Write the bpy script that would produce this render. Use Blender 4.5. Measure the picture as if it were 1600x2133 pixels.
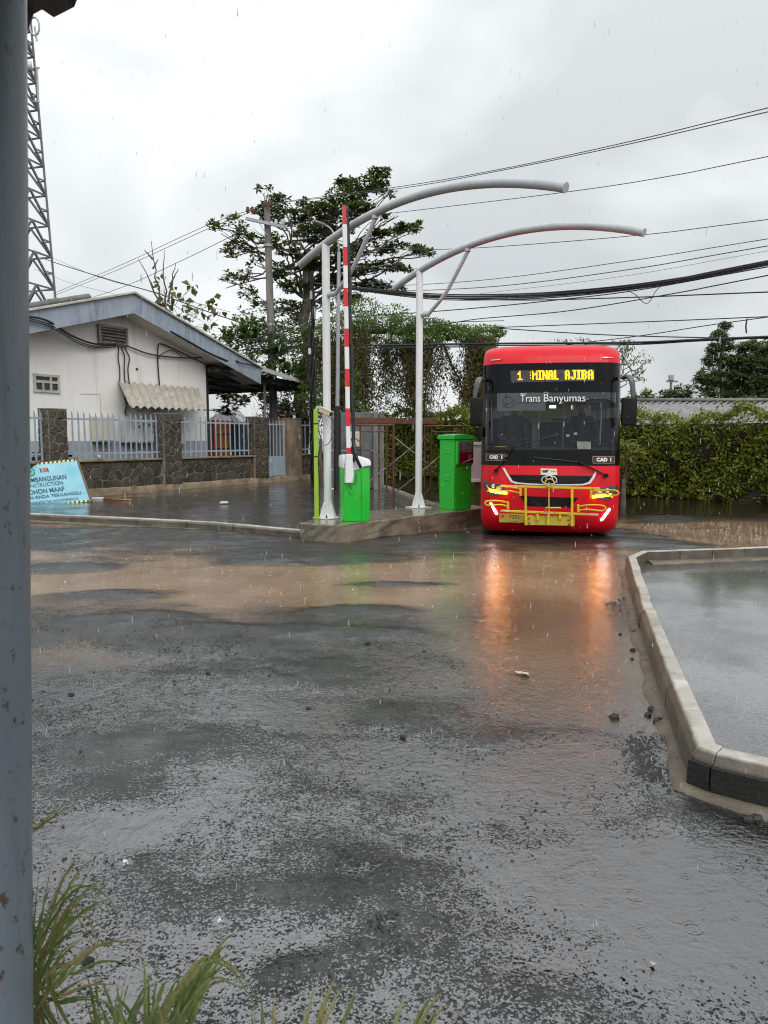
import bpy, bmesh, math, random
import numpy as np
from mathutils import Vector, Matrix

# ------------------------------------------------------------------ camera, sky, sun, exposure
S = bpy.context.scene
for o in list(bpy.data.objects):
    bpy.data.objects.remove(o)
COL = S.collection
F, CX, CY, HOR, CAMZ = 1500.0, 800.0, 1066.5, 915.0, 1.6
PITCH = math.atan((CY - HOR) / F)
cam_d = bpy.data.cameras.new('camera')
cam_d.sensor_fit = 'VERTICAL'
cam_d.sensor_height = 36.0
cam_d.sensor_width = 27.0
cam_d.lens = F / 2133.0 * 36.0
cam_d.clip_start = 0.05
cam_d.clip_end = 900.0
cam_d.dof.use_dof = True
cam_d.dof.focus_distance = 10.0
cam_d.dof.aperture_fstop = 8.0
cam = bpy.data.objects.new('camera', cam_d)
COL.objects.link(cam)
cam.location = (0, 0, CAMZ)
cam.rotation_euler = (math.pi / 2 - PITCH, 0, 0)
S.camera = cam

SUN_EL, SUN_AZ = math.radians(46), math.radians(160)   # azimuth clockwise from +Y
world = bpy.data.worlds.new('World')
S.world = world
world.use_nodes = True
wn, wl = world.node_tree.nodes, world.node_tree.links
wn.clear()
w_out = wn.new('ShaderNodeOutputWorld')
w_bg = wn.new('ShaderNodeBackground')
w_bg.inputs['Strength'].default_value = 0.12
sky = wn.new('ShaderNodeTexSky')
sky.sky_type = 'NISHITA'
sky.sun_disc = False
sky.sun_elevation = SUN_EL
sky.sun_rotation = SUN_AZ
tc = wn.new('ShaderNodeTexCoord')
# overcast deck: cloud luminance rising gently from horizon to zenith, broken by broad soft cloud noise
sep = wn.new('ShaderNodeSeparateXYZ')
wl.new(tc.outputs['Generated'], sep.inputs[0])
grad = wn.new('ShaderNodeMapRange')
grad.inputs['From Min'].default_value = -0.05
grad.inputs['From Max'].default_value = 1.0
grad.inputs['To Min'].default_value = 6.6
grad.inputs['To Max'].default_value = 12.5
wl.new(sep.outputs['Z'], grad.inputs['Value'])
mp = wn.new('ShaderNodeMapping')
mp.inputs['Location'].default_value = (0.62, 0.35, 0.2)
mp.inputs['Scale'].default_value = (1.0, 1.0, 1.9)
wl.new(tc.outputs['Generated'], mp.inputs['Vector'])
n1 = wn.new('ShaderNodeTexNoise')
n1.inputs['Scale'].default_value = 1.55
n1.inputs['Detail'].default_value = 4.0
n1.inputs['Roughness'].default_value = 0.5
n1.inputs['Distortion'].default_value = 0.5
wl.new(mp.outputs['Vector'], n1.inputs['Vector'])
cr = wn.new('ShaderNodeValToRGB')
cr.color_ramp.elements[0].position = 0.38
cr.color_ramp.elements[0].color = (0.64, 0.67, 0.68, 1)
cr.color_ramp.elements[1].position = 0.60
cr.color_ramp.elements[1].color = (1.0, 1.03, 1.03, 1)
wl.new(n1.outputs['Fac'], cr.inputs['Fac'])
mul = wn.new('ShaderNodeMix')
mul.data_type = 'RGBA'; mul.blend_type = 'MULTIPLY'; mul.inputs['Factor'].default_value = 1.0
wl.new(cr.outputs['Color'], mul.inputs['A'])
wl.new(grad.outputs['Result'], mul.inputs['B'])
mixs = wn.new('ShaderNodeMix')
mixs.data_type = 'RGBA'; mixs.inputs['Factor'].default_value = 0.94
wl.new(sky.outputs['Color'], mixs.inputs['A'])
wl.new(mul.outputs['Result'], mixs.inputs['B'])
wl.new(mixs.outputs['Result'], w_bg.inputs['Color'])
wl.new(w_bg.outputs[0], w_out.inputs['Surface'])

sun_d = bpy.data.lights.new('sun', 'SUN')
sun_d.energy = 1.5
sun_d.angle = math.radians(50)
sun_d.color = (1.0, 0.98, 0.95)
sun = bpy.data.objects.new('sun', sun_d)
COL.objects.link(sun)
sd = Vector((math.sin(SUN_AZ) * math.cos(SUN_EL), math.cos(SUN_AZ) * math.cos(SUN_EL), math.sin(SUN_EL)))
sun.rotation_euler = sd.to_track_quat('Z', 'Y').to_euler()
sun.location = (0, -5, 30)
S.view_settings.view_transform = 'Standard'
S.view_settings.look = 'None'
S.view_settings.exposure = 0.1
S.view_settings.gamma = 1.0
S.view_settings.use_curve_mapping = False
S.cycles.use_denoising = True
S.cycles.filter_width = 1.1
S.cycles.use_adaptive_sampling = True
S.cycles.adaptive_threshold = 0.03
S.cycles.max_bounces = 5
S.cycles.transparent_max_bounces = 16
S.cycles.sample_clamp_indirect = 3.0
S.cycles.caustics_reflective = False
S.cycles.caustics_refractive = False

# ------------------------------------------------------------------ measuring: pixels of the photograph -> points of the place
_fw = np.array([0, math.cos(PITCH), -math.sin(PITCH)])
_up = np.array([0, math.sin(PITCH), math.cos(PITCH)])
_rt = np.array([1.0, 0, 0])
def ray(px, py):
    return _fw + (px - CX) / F * _rt + (CY - py) / F * _up
def at(px, py, Y):
    d = ray(px, py); t = Y / d[1]
    return Vector((d[0] * t, Y, CAMZ + d[2] * t))
def gz(px, py, z=0.0):
    d = ray(px, py); t = (z - CAMZ) / d[2]
    return Vector((d[0] * t, d[1] * t, z))
def ppm(Y):
    return F / Y

# ------------------------------------------------------------------ helpers
R = random.Random(7)
ROOT = {}
def tag(o, label=None, cat=None, group=None, kind=None):
    if label: o['label'] = label
    if cat: o['category'] = cat
    if group: o['group'] = group
    if kind: o['kind'] = kind
    return o
def thing(name, label, cat, loc, rz=0.0, group=None, kind=None):
    o = bpy.data.objects.new(name, None)
    o.empty_display_size = 0.2
    COL.objects.link(o)
    o.location = loc
    o.rotation_euler = (0, 0, rz)
    ROOT[o.name] = (Vector(loc), rz)
    return tag(o, label, cat, group, kind)

class MB:
    def __init__(s):
        s.v = []; s.f = []
    def add(s, vs, fs):
        b = len(s.v)
        s.v += [tuple(map(float, p)) for p in vs]
        s.f += [tuple(i + b for i in f) for f in fs]
        return s
    def box(s, c, d, rz=0.0, M=None):
        x, y, z = d[0] / 2, d[1] / 2, d[2] / 2
        vs = [Vector((a, b, e)) for a in (-x, x) for b in (-y, y) for e in (-z, z)]
        m = M if M is not None else Matrix.Rotation(rz, 3, 'Z')
        vs = [m @ p + Vector(c) for p in vs]
        return s.add(vs, [(0, 1, 3, 2), (4, 6, 7, 5), (0, 4, 5, 1), (2, 3, 7, 6), (0, 2, 6, 4), (1, 5, 7, 3)])
    def bar(s, p0, p1, w, h, up=(0, 0, 1)):
        p0 = Vector(p0); p1 = Vector(p1); d = p1 - p0; L = d.length; d.normalize()
        u = Vector(up); sx = d.cross(u)
        if sx.length < 1e-4: sx = d.cross(Vector((1, 0, 0)))
        sx.normalize(); uz = sx.cross(d)
        M = Matrix((sx, d, uz)).transposed()
        return s.box((p0 + p1) / 2, (w, L, h), M=M)
    def tube(s, pts, r, n=8, caps=True, flat=1.0):
        pts = [Vector(p) for p in pts]; m = len(pts)
        rr = r if hasattr(r, '__len__') else [r] * m
        ref = None; b = len(s.v); vs = []
        for i, p in enumerate(pts):
            d = (pts[min(i + 1, m - 1)] - pts[max(i - 1, 0)])
            if d.length < 1e-9: d = Vector((0, 0, 1))
            d.normalize()
            if ref is None:
                ref = d.cross(Vector((0, 0, 1)))
                if ref.length < 1e-3: ref = Vector((1, 0, 0))
            ref = ref - d * ref.dot(d)
            if ref.length < 1e-6: ref = d.orthogonal()
            ref.normalize(); u = d.cross(ref)
            for k in range(n):
                a = 2 * math.pi * k / n
                vs.append(p + ref * (math.cos(a) * rr[i]) + u * (math.sin(a) * rr[i] * flat))
        fs = []
        for i in range(m - 1):
            for k in range(n):
                k2 = (k + 1) % n
                fs.append((i * n + k, i * n + k2, (i + 1) * n + k2, (i + 1) * n + k))
        if caps:
            fs.append(tuple(range(n - 1, -1, -1)))
            fs.append(tuple((m - 1) * n + k for k in range(n)))
        return s.add(vs, fs)
    def cyl(s, p0, p1, r0, r1=None, n=16):
        return s.tube([p0, p1], [r0, r0 if r1 is None else r1], n)
    def prism(s, poly, fn, t0, t1):
        """poly: 2-D points; fn(a,b,t)->3-D; extruded between t0 and t1"""
        n = len(poly)
        vs = [fn(a, b, t0) for a, b in poly] + [fn(a, b, t1) for a, b in poly]
        fs = [tuple(range(n - 1, -1, -1)), tuple(range(n, 2 * n))]
        fs += [(i, (i + 1) % n, n + (i + 1) % n, n + i) for i in range(n)]
        return s.add(vs, fs)
    def build(s, name, mat, parent=None, local=False, smooth=False, bevel=0.0, seg=1, label=None):
        me = bpy.data.meshes.new(name)
        vs = s.v
        if parent is not None and not local:
            p = parent
            while p.parent is not None: p = p.parent
            loc, rz = ROOT.get(p.name, (Vector((0, 0, 0)), 0.0))
            m = Matrix.Rotation(-rz, 3, 'Z')
            vs = [tuple(m @ (Vector(q) - loc)) for q in vs]
        me.from_pydata(vs, [], s.f)
        bm = bmesh.new(); bm.from_mesh(me)
        bmesh.ops.recalc_face_normals(bm, faces=bm.faces)
        if bevel > 0:
            ed = [e for e in bm.edges if len(e.link_faces) == 2 and e.calc_face_angle(0) > 0.6]
            bmesh.ops.bevel(bm, geom=ed, offset=bevel, segments=seg, affect='EDGES', profile=0.6, clamp_overlap=True)
        bm.to_mesh(me); bm.free()
        if smooth:
            me.polygons.foreach_set('use_smooth', [True] * len(me.polygons))
            if smooth is not True:
                me.set_sharp_from_angle(angle=math.radians(smooth))
        if mat is not None: me.materials.append(mat)
        o = bpy.data.objects.new(name, me)
        COL.objects.link(o)
        if parent is not None: o.parent = parent
        if label: o['label'] = label
        return o

def np_mesh(name, V, Fq, mat, parent=None, smooth=False):
    """fast mesh from numpy arrays; faces all of the same size"""
    me = bpy.data.meshes.new(name)
    V = np.asarray(V, dtype=np.float32); Fq = np.asarray(Fq, dtype=np.int32)
    k = Fq.shape[1]
    if parent is not None:
        p = parent
        while p.parent is not None: p = p.parent
        loc, rz = ROOT.get(p.name, (Vector((0, 0, 0)), 0.0))
        V = V - np.array(loc, dtype=np.float32)
        if rz:
            c, s_ = math.cos(-rz), math.sin(-rz)
            V = V @ np.array([[c, s_, 0], [-s_, c, 0], [0, 0, 1]], dtype=np.float32)
    me.vertices.add(len(V)); me.vertices.foreach_set('co', V.ravel())
    me.loops.add(Fq.size); me.loops.foreach_set('vertex_index', Fq.ravel())
    me.polygons.add(len(Fq)); me.polygons.foreach_set('loop_start', np.arange(0, Fq.size, k, dtype=np.int32))
    me.update(calc_edges=True)
    if smooth: me.polygons.foreach_set('use_smooth', np.ones(len(Fq), dtype=bool))
    if mat is not None: me.materials.append(mat)
    o = bpy.data.objects.new(name, me)
    COL.objects.link(o)
    if parent is not None: o.parent = parent
    return o

def sag(p0, p1, d, n=24):
    p0 = Vector(p0); p1 = Vector(p1)
    return [p0.lerp(p1, i / n) - Vector((0, 0, d * 4 * (i / n) * (1 - i / n))) for i in range(n + 1)]
def bez(p, n=16):
    """smooth Catmull-Rom path through points"""
    p = [Vector(q) for q in p]; q = [p[0] * 2 - p[1]] + p + [p[-1] * 2 - p[-2]]; out = []
    for i in range(1, len(q) - 2):
        for k in range(n):
            t = k / n
            out.append(0.5 * ((2 * q[i]) + (q[i + 1] - q[i - 1]) * t + (2 * q[i - 1] - 5 * q[i] + 4 * q[i + 1] - q[i + 2]) * t * t
                              + (3 * q[i] - q[i - 1] - 3 * q[i + 1] + q[i + 2]) * t ** 3))
    out.append(p[-1])
    return out

# value noise for terrain
def vnoise(x, y, seed):
    rs = np.random.RandomState(seed); T = rs.rand(256, 256)
    xi = np.floor(x).astype(int); yi = np.floor(y).astype(int)
    fx = x - xi; fy = y - yi
    fx = fx * fx * (3 - 2 * fx); fy = fy * fy * (3 - 2 * fy)
    g = lambda a, b: T[a % 256, b % 256]
    return (g(xi, yi) * (1 - fx) + g(xi + 1, yi) * fx) * (1 - fy) + (g(xi, yi + 1) * (1 - fx) + g(xi + 1, yi + 1) * fx) * fy
def fbm(x, y, seed, oct=4, rough=0.5):
    a, s_, t = 1.0, 0.0, 0.0
    for i in range(oct):
        s_ = s_ + a * (vnoise(x * 2 ** i, y * 2 ** i, seed + i) - 0.5); t += a; a *= rough
    return s_ / t * 2

# ------------------------------------------------------------------ materials
class NT:
    def __init__(s, name):
        s.m = bpy.data.materials.new(name); s.m.use_nodes = True
        s.n = s.m.node_tree.nodes; s.l = s.m.node_tree.links; s.n.clear()
        s.out = s.n.new('ShaderNodeOutputMaterial')
    def new(s, t, **kw):
        nd = s.n.new('ShaderNode' + t)
        for k, v in kw.items():
            if k.startswith('_'): setattr(nd, k[1:], v)
            else: s.set(nd.inputs[k.replace('__', ' ')], v)
        return nd
    def set(s, inp, v):
        if isinstance(v, bpy.types.NodeSocket): s.l.new(v, inp)
        elif isinstance(v, tuple) and len(v) == 3 and inp.type == 'RGBA': inp.default_value = (*v, 1)
        else: inp.default_value = v
    def coord(s, scale=(1, 1, 1), kind='Object'):
        t = s.n.new('ShaderNodeTexCoord')
        m = s.new('Mapping'); m.inputs['Scale'].default_value = scale
        s.l.new(t.outputs[kind], m.inputs['Vector'])
        return m.outputs['Vector']
    def noise(s, vec, scale, detail=4, rough=0.55, dist=0.0):
        nd = s.new('TexNoise', Vector=vec, Scale=scale, Detail=detail, Roughness=rough, Distortion=dist)
        return nd.outputs['Fac']
    def ramp(s, fac, stops):
        r = s.n.new('ShaderNodeValToRGB'); s.l.new(fac, r.inputs['Fac'])
        e = r.color_ramp.elements
        while len(e) < len(stops): e.new(0.5)
        for i, (p, c) in enumerate(stops):
            e[i].position = p
            c = (c, c, c) if not hasattr(c, '__len__') else c
            e[i].color = (*c, 1)
        return r.outputs['Color']
    def mix(s, fac, a, b, mode='MIX'):
        m = s.n.new('ShaderNodeMix'); m.data_type = 'RGBA'; m.blend_type = mode
        s.set(m.inputs['Factor'], fac)
        for k, v in (('A', a), ('B', b)):
            i = [q for q in m.inputs if q.name == k and q.type == 'RGBA'][0]; s.set(i, v)
        return [q for q in m.outputs if q.type == 'RGBA'][0]
    def math(s, op, a, b=None, c=None, clamp=False):
        m = s.n.new('ShaderNodeMath'); m.operation = op; m.use_clamp = clamp
        for i, v in enumerate((a, b, c)):
            if v is not None: s.set(m.inputs[i], v)
        return m.outputs[0]
    def mapr(s, v, a, b, c, d):
        m = s.n.new('ShaderNodeMapRange'); s.set(m.inputs['Value'], v)
        for k, q in zip(('From Min', 'From Max', 'To Min', 'To Max'), (a, b, c, d)): m.inputs[k].default_value = q
        return m.outputs['Result']
    def bump(s, h, strength=0.3, dist=0.01, normal=None):
        b = s.n.new('ShaderNodeBump'); s.set(b.inputs['Height'], h)
        s.set(b.inputs['Strength'], strength); b.inputs['Distance'].default_value = dist
        if normal is not None: s.l.new(normal, b.inputs['Normal'])
        return b.outputs['Normal']
    def attr(s, name):
        a = s.n.new('ShaderNodeAttribute'); a.attribute_name = name
        return a.outputs['Fac']
    def bsdf(s, **kw):
        p = s.n.new('ShaderNodeBsdfPrincipled')
        for k, v in kw.items(): s.set(p.inputs[k.replace('__', ' ')], v)
        return p.outputs[0]
    def done(s, sh):
        s.l.new(sh, s.out.inputs['Surface']); return s.m

def surf(name, c1, c2=None, scale=4.0, rough=0.5, rvar=0.15, bump=0.0, bscale=40.0, metallic=0.0, coat=0.0,
         dirt=None, dirt_amt=0.5, streak=0.0, stretch=(1, 1, 1), detail=5, bdist=0.01):
    t = NT(name)
    v = t.coord(stretch)
    n = t.noise(v, scale, detail, 0.6)
    col = t.ramp(n, [(0.3, c1), (0.7, c2 if c2 else tuple(min(1, q * 1.15) for q in c1))])
    if dirt:
        vv = t.coord((1, 1, 0.12 if streak else 1))
        d = t.ramp(t.noise(vv, streak if streak else scale * 0.7, 6, 0.65), [(0.62 - 0.25 * dirt_amt, 0.0), (0.8 - 0.2 * dirt_amt, 1.0)])
        d = t.math('MULTIPLY', d, min(1.0, dirt_amt + 0.3))
        col = t.mix(d, col, dirt)
    kw = dict(Base__Color=col, Metallic=metallic, Coat__Weight=coat, Coat__Roughness=0.08)
    kw['Roughness'] = t.mapr(t.noise(v, scale * 2.3, 4), 0.3, 0.7, max(0.02, rough - rvar), min(1, rough + rvar))
    if bump:
        kw['Normal'] = t.bump(t.noise(t.coord(), bscale, 6, 0.6), bump, bdist)
    return t.done(t.bsdf(**kw))
def emit(name, col, strength):
    t = NT(name)
    if strength < 10: t.m.cycles.emission_sampling = 'NONE'
    return t.done(t.new('Emission', Color=col, Strength=strength).outputs[0])
def leafmat(name, cols, rough=0.35, trans=0.25):
    t = NT(name)
    g = t.n.new('ShaderNodeNewGeometry')
    k = len(cols)
    c = t.ramp(g.outputs['Random Per Island'], [(i / max(1, k - 1), q) for i, q in enumerate(cols)])
    p = t.bsdf(Base__Color=c, Roughness=rough, Specular__IOR__Level=0.35)
    tr = t.new('BsdfTranslucent', Color=t.mix(0.5, c, (0.30, 0.38, 0.05), 'MIX'))
    m = t.n.new('ShaderNodeMixShader'); m.inputs[0].default_value = trans
    t.l.new(p, m.inputs[1]); t.l.new(tr.outputs[0], m.inputs[2])
    return t.done(m.outputs[0])

M = {}
def kerbmat(KZ0=0.184, KZ1=0.199):
    t = NT('kerb_concrete'); v = t.coord()
    n = t.noise(v, 4.0, 6, 0.6)
    col = t.ramp(n, [(0.3, (0.36, 0.335, 0.285)), (0.7, (0.58, 0.555, 0.50))])
    # rain-washed mud stain creeping up from the foot
    sp = t.n.new('ShaderNodeSeparateXYZ'); tcn = t.n.new('ShaderNodeTexCoord'); t.l.new(tcn.outputs['Object'], sp.inputs[0])
    up = t.math('ADD', sp.outputs['Z'], t.math('MULTIPLY', t.math('SUBTRACT', t.noise(t.coord((1, 1, 0.3)), 9, 5), 0.5), 0.022))
    st = t.mapr(up, KZ0, KZ1, 1.0, 0.0)
    mud = t.ramp(t.noise(t.coord((1, 1, 0.2)), 7, 6), [(0.35, (0.026, 0.019, 0.011)), (0.7, (0.085, 0.065, 0.04))])
    col = t.mix(t.math('MULTIPLY', st, 0.9), col, mud)
    blot = t.ramp(t.noise(v, 2.3, 7, 0.7), [(0.50, 0.0), (0.66, 0.7)])
    col = t.mix(blot, col, (0.20, 0.17, 0.125))
    return t.done(t.bsdf(Base__Color=col, Roughness=0.3, Normal=t.bump(t.noise(v, 55, 6, 0.65), 0.5, 0.01)))
M['concrete'] = surf('wet_concrete', (0.16, 0.145, 0.115), (0.27, 0.245, 0.20), 3.0, 0.35, 0.15, 0.5, 60, dirt=(0.06, 0.048, 0.033), dirt_amt=0.45, streak=7)
M['kerbtop'] = surf('kerb_concrete', (0.30, 0.27, 0.21), (0.46, 0.43, 0.36), 4.0, 0.38, 0.15, 0.4, 70, dirt=(0.12, 0.09, 0.055), dirt_amt=0.4, streak=9)
M['kerbdark'] = surf('kerb_black_paint', (0.006, 0.006, 0.0055), (0.014, 0.0135, 0.012), 6, 0.55, 0.1, 0.8, 40, dirt=(0.05, 0.045, 0.035), dirt_amt=0.12)
M['haunch'] = surf('rough_cement', (0.085, 0.07, 0.048), (0.18, 0.155, 0.115), 6.0, 0.45, 0.15, 0.8, 45, dirt=(0.10, 0.08, 0.06), dirt_amt=0.4)
M['plinth'] = surf('plinth_concrete', (0.15, 0.125, 0.09), (0.25, 0.215, 0.16), 2.5, 0.22, 0.12, 0.35, 30, dirt=(0.05, 0.045, 0.03), dirt_amt=0.5, coat=0.4)
M['footing'] = surf('raw_footing', (0.16, 0.115, 0.07), (0.29, 0.23, 0.15), 3.0, 0.6, 0.1, 1.0, 14, dirt=(0.07, 0.05, 0.03), dirt_amt=0.5)
M['mortar'] = surf('mortar', (0.17, 0.155, 0.12), (0.32, 0.29, 0.23), 6, 0.7, 0.1, 0.5, 50, dirt=(0.07, 0.06, 0.05), dirt_amt=0.5)
def stonemat():
    t = NT('andesite_stone')
    oi = t.n.new('ShaderNodeObjectInfo')
    base = t.ramp(oi.outputs['Random'], [(0.0, (0.022, 0.019, 0.016)), (0.4, (0.042, 0.036, 0.029)), (0.7, (0.07, 0.058, 0.042)), (1.0, (0.05, 0.04, 0.028))])
    n = t.noise(t.coord(), 7, 6)
    col = t.mix(t.ramp(n, [(0.35, 0.0), (0.75, 0.8)]), base, (0.10, 0.085, 0.06))
    return t.done(t.bsdf(Base__Color=col, Roughness=0.4, Normal=t.bump(t.noise(t.coord(), 22, 6), 0.7, 0.02)))
M['stone'] = stonemat()
M['fence'] = surf('fence_blue_grey_paint', (0.27, 0.33, 0.40), (0.36, 0.42, 0.49), 5, 0.35, 0.1, 0.1, 40, dirt=(0.13, 0.13, 0.13), dirt_amt=0.3, streak=8)
M['plaster'] = surf('white_plaster', (0.76, 0.74, 0.70), (0.84, 0.83, 0.80), 0.7, 0.75, 0.1, 0.15, 30, dirt=(0.46, 0.43, 0.38), dirt_amt=0.32, streak=2.2)
M['dado'] = surf('grey_dado', (0.27, 0.30, 0.33), (0.36, 0.38, 0.40), 2, 0.7, 0.1, dirt=(0.12, 0.12, 0.12), dirt_amt=0.3, streak=3)
M['soffit'] = surf('soffit_board', (0.50, 0.46, 0.41), (0.60, 0.57, 0.52), 1.5, 0.8, 0.1, dirt=(0.28, 0.25, 0.2), dirt_amt=0.35)
M['fascia'] = surf('fascia_zinc', (0.24, 0.29, 0.36), (0.36, 0.41, 0.47), 2.2, 0.42, 0.12, 0.12, 20, dirt=(0.11, 0.12, 0.13), dirt_amt=0.4, streak=5)
M['verge'] = surf('verge_cement', (0.38, 0.37, 0.32), (0.55, 0.54, 0.49), 2, 0.6, 0.1, 0.3, 20, dirt=(0.20, 0.18, 0.12), dirt_amt=0.4)
M['rooftile'] = surf('old_roof_sheet', (0.09, 0.09, 0.09), (0.17, 0.165, 0.155), 2, 0.5, 0.15, 0.3, 20)
M['asbestos'] = surf('asbestos_roof', (0.20, 0.195, 0.20), (0.33, 0.32, 0.325), 1.6, 0.42, 0.12, 0.2, 30, dirt=(0.07, 0.065, 0.06), dirt_amt=0.4)
M['awning'] = surf('awning_asbestos', (0.33, 0.30, 0.25), (0.47, 0.44, 0.38), 3, 0.6, 0.1, 0.2, 30, dirt=(0.15, 0.13, 0.10), dirt_amt=0.4, streak=5)
M['kerbtop'] = kerbmat(); M['kerblow'] = kerbmat(0.138, 0.153)
M['black'] = surf('black_rubber', (0.012, 0.012, 0.013), (0.025, 0.025, 0.026), 8, 0.4, 0.1)
M['cable'] = surf('cable_black', (0.013, 0.013, 0.014), (0.022, 0.022, 0.023), 8, 0.45, 0.1)
M['wire'] = surf('wire_grey', (0.05, 0.05, 0.052), (0.08, 0.08, 0.08), 8, 0.5, 0.1)
M['whitepaint'] = surf('white_paint', (0.74, 0.75, 0.76), (0.82, 0.83, 0.83), 3, 0.32, 0.1, 0.08, 30, dirt=(0.45, 0.45, 0.43), dirt_amt=0.18, streak=9)
M['beam'] = surf('grey_paint_tube', (0.40, 0.43, 0.45), (0.50, 0.53, 0.55), 3, 0.35, 0.1, 0.1, 30, dirt=(0.2, 0.2, 0.2), dirt_amt=0.2)
M['green'] = surf('green_powder_coat', (0.008, 0.46, 0.022), (0.012, 0.54, 0.032), 2, 0.34, 0.1, 0.05, 60, coat=0.15, dirt=(0.02, 0.20, 0.02), dirt_amt=0.16, streak=12)
M['lime'] = surf('lime_paint', (0.28, 0.47, 0.03), (0.35, 0.55, 0.05), 4, 0.4, 0.1, 0.1, 30, dirt=(0.2, 0.25, 0.08), dirt_amt=0.3)
M['redpaint'] = surf('red_band', (0.62, 0.012, 0.022), (0.7, 0.02, 0.03), 3, 0.35, 0.1)
M['rust'] = surf('rusty_steel', (0.085, 0.030, 0.016), (0.16, 0.065, 0.035), 6, 0.6, 0.15, 0.5, 50, dirt=(0.05, 0.025, 0.018), dirt_amt=0.5)
M['steel'] = surf('dull_steel', (0.16, 0.15, 0.14), (0.26, 0.24, 0.22), 5, 0.45, 0.15, 0.2, 40, metallic=0.4, dirt=(0.13, 0.06, 0.03), dirt_amt=0.4)
M['galv'] = surf('galvanised_steel', (0.30, 0.31, 0.32), (0.40, 0.41, 0.42), 5, 0.5, 0.1, metallic=0.3)
M['tower'] = surf('tower_steel', (0.13, 0.135, 0.14), (0.19, 0.19, 0.195), 3, 0.6, 0.1)
M['poleconc'] = surf('pole_concrete', (0.15, 0.14, 0.125), (0.24, 0.225, 0.20), 2, 0.65, 0.1, 0.4, 30, dirt=(0.07, 0.06, 0.05), dirt_amt=0.5, streak=5)
M['greywall'] = surf('grey_panel_concrete', (0.10, 0.105, 0.11), (0.16, 0.165, 0.17), 2, 0.6, 0.1, 0.3, 25, dirt=(0.05, 0.05, 0.048), dirt_amt=0.4, streak=3)
def postmat():
    t = NT('blue_grey_post'); v = t.coord((1, 1, 0.5))
    col = t.ramp(t.noise(t.coord((1, 1, .15)), 9, 6), [(.3, (0.15, 0.185, 0.215)), (.7, (0.215, 0.25, 0.28))])
    spot = t.ramp(t.noise(v, 46, 5, .62), [(.60, 0.), (.65, 1.)]); spot2 = t.ramp(t.noise(v, 7, 4), [(.42, 0.), (.52, 1.)])
    col = t.mix(t.math('MULTIPLY', spot, spot2), col, (0.075, 0.05, 0.032))
    drip = t.ramp(t.noise(t.coord((1, 1, .03)), 40, 4), [(.58, 0.), (.72, .5)]); col = t.mix(drip, col, (0.10, 0.12, 0.13))
    return t.done(t.bsdf(Base__Color=col, Roughness=.34, Normal=t.bump(t.noise(v, 60, 5), .25, .004)))
M['porchpost'] = postmat()
M['eave'] = surf('brown_eave_sheet', (0.075, 0.06, 0.05), (0.12, 0.10, 0.085), 4, 0.5, 0.1, 0.1, 40)
M['bark'] = surf('bark', (0.07, 0.055, 0.042), (0.14, 0.115, 0.09), 6, 0.8, 0.1, 0.8, 18)
M['vine'] = surf('dry_vine', (0.085, 0.045, 0.022), (0.17, 0.10, 0.055), 3, 0.8, 0.1)
M['glassdark'] = surf('dark_window', (0.02, 0.022, 0.025), (0.035, 0.036, 0.04), 4, 0.1, 0.04)
M['ivory'] = surf('ivory_plastic', (0.55, 0.50, 0.36), (0.62, 0.57, 0.43), 4, 0.4, 0.1)
M['cream'] = surf('cream_metal', (0.52, 0.48, 0.38), (0.6, 0.56, 0.46), 3, 0.5, 0.1, dirt=(0.3, 0.24, 0.16), dirt_amt=0.3, streak=6)
M['boxgrey'] = surf('light_grey_metal', (0.48, 0.49, 0.48), (0.56, 0.57, 0.56), 3, 0.45, 0.1, dirt=(0.3, 0.28, 0.25), dirt_amt=0.25, streak=6)
M['orange'] = surf('orange_plastic', (0.30, 0.09, 0.02), (0.40, 0.13, 0.03), 3, 0.4, 0.1)
M['paper'] = surf('wet_paper', (0.36, 0.34, 0.30), (0.50, 0.48, 0.43), 8, 0.5, 0.1)
M['terracotta'] = surf('terracotta_roof', (0.30, 0.12, 0.08), (0.40, 0.19, 0.13), 4, 0.7, 0.1)
# ------------------------------------------------------------------ ground layout
YZ = 0.10                                   # level of the raised yard on the left
LZ = 0.06                                   # level of the lot inside the right kerb
# right kerb, outer foot line (far right -> far corner -> near corner -> near right)
_fc, _nc = gz(1301, 1192), gz(1434, 1643)
_mid = gz(1330, 1320)
K_RIGHT = [Vector((9.5, 10.4, 0)), gz(1600, 1168), gz(1330, 1178), _fc, _fc.lerp(_nc, 0.5) + Vector((-0.03, 0, 0)), _nc, gz(1480, 1662), gz(1600, 1694), Vector((3.6, 2.35, 0)), Vector((7.2, 0.75, 0))]
K_LEFT = [gz(59, 1086) + (gz(59, 1086) - gz(440, 1106)).normalized() * 6.0, gz(59, 1086), gz(440, 1106), gz(628, 1125)]
# plinth carrying the barrier
PA, PB = gz(702, 1135), gz(625, 1128)
PC = gz(1004, 1091)
pdir = (PC - PA).normalized(); pnor = Vector((-pdir.y, pdir.x, 0))
PH = 0.30
PC2 = PA + pdir * 4.15
PD = PC2 + pnor * 1.15
PE = PB + pdir * 0.75 + pnor * 0.35
PLINTH = [PA, PC2, PD, PA + pdir * 1.0 + pnor * 1.25, PB]

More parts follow.
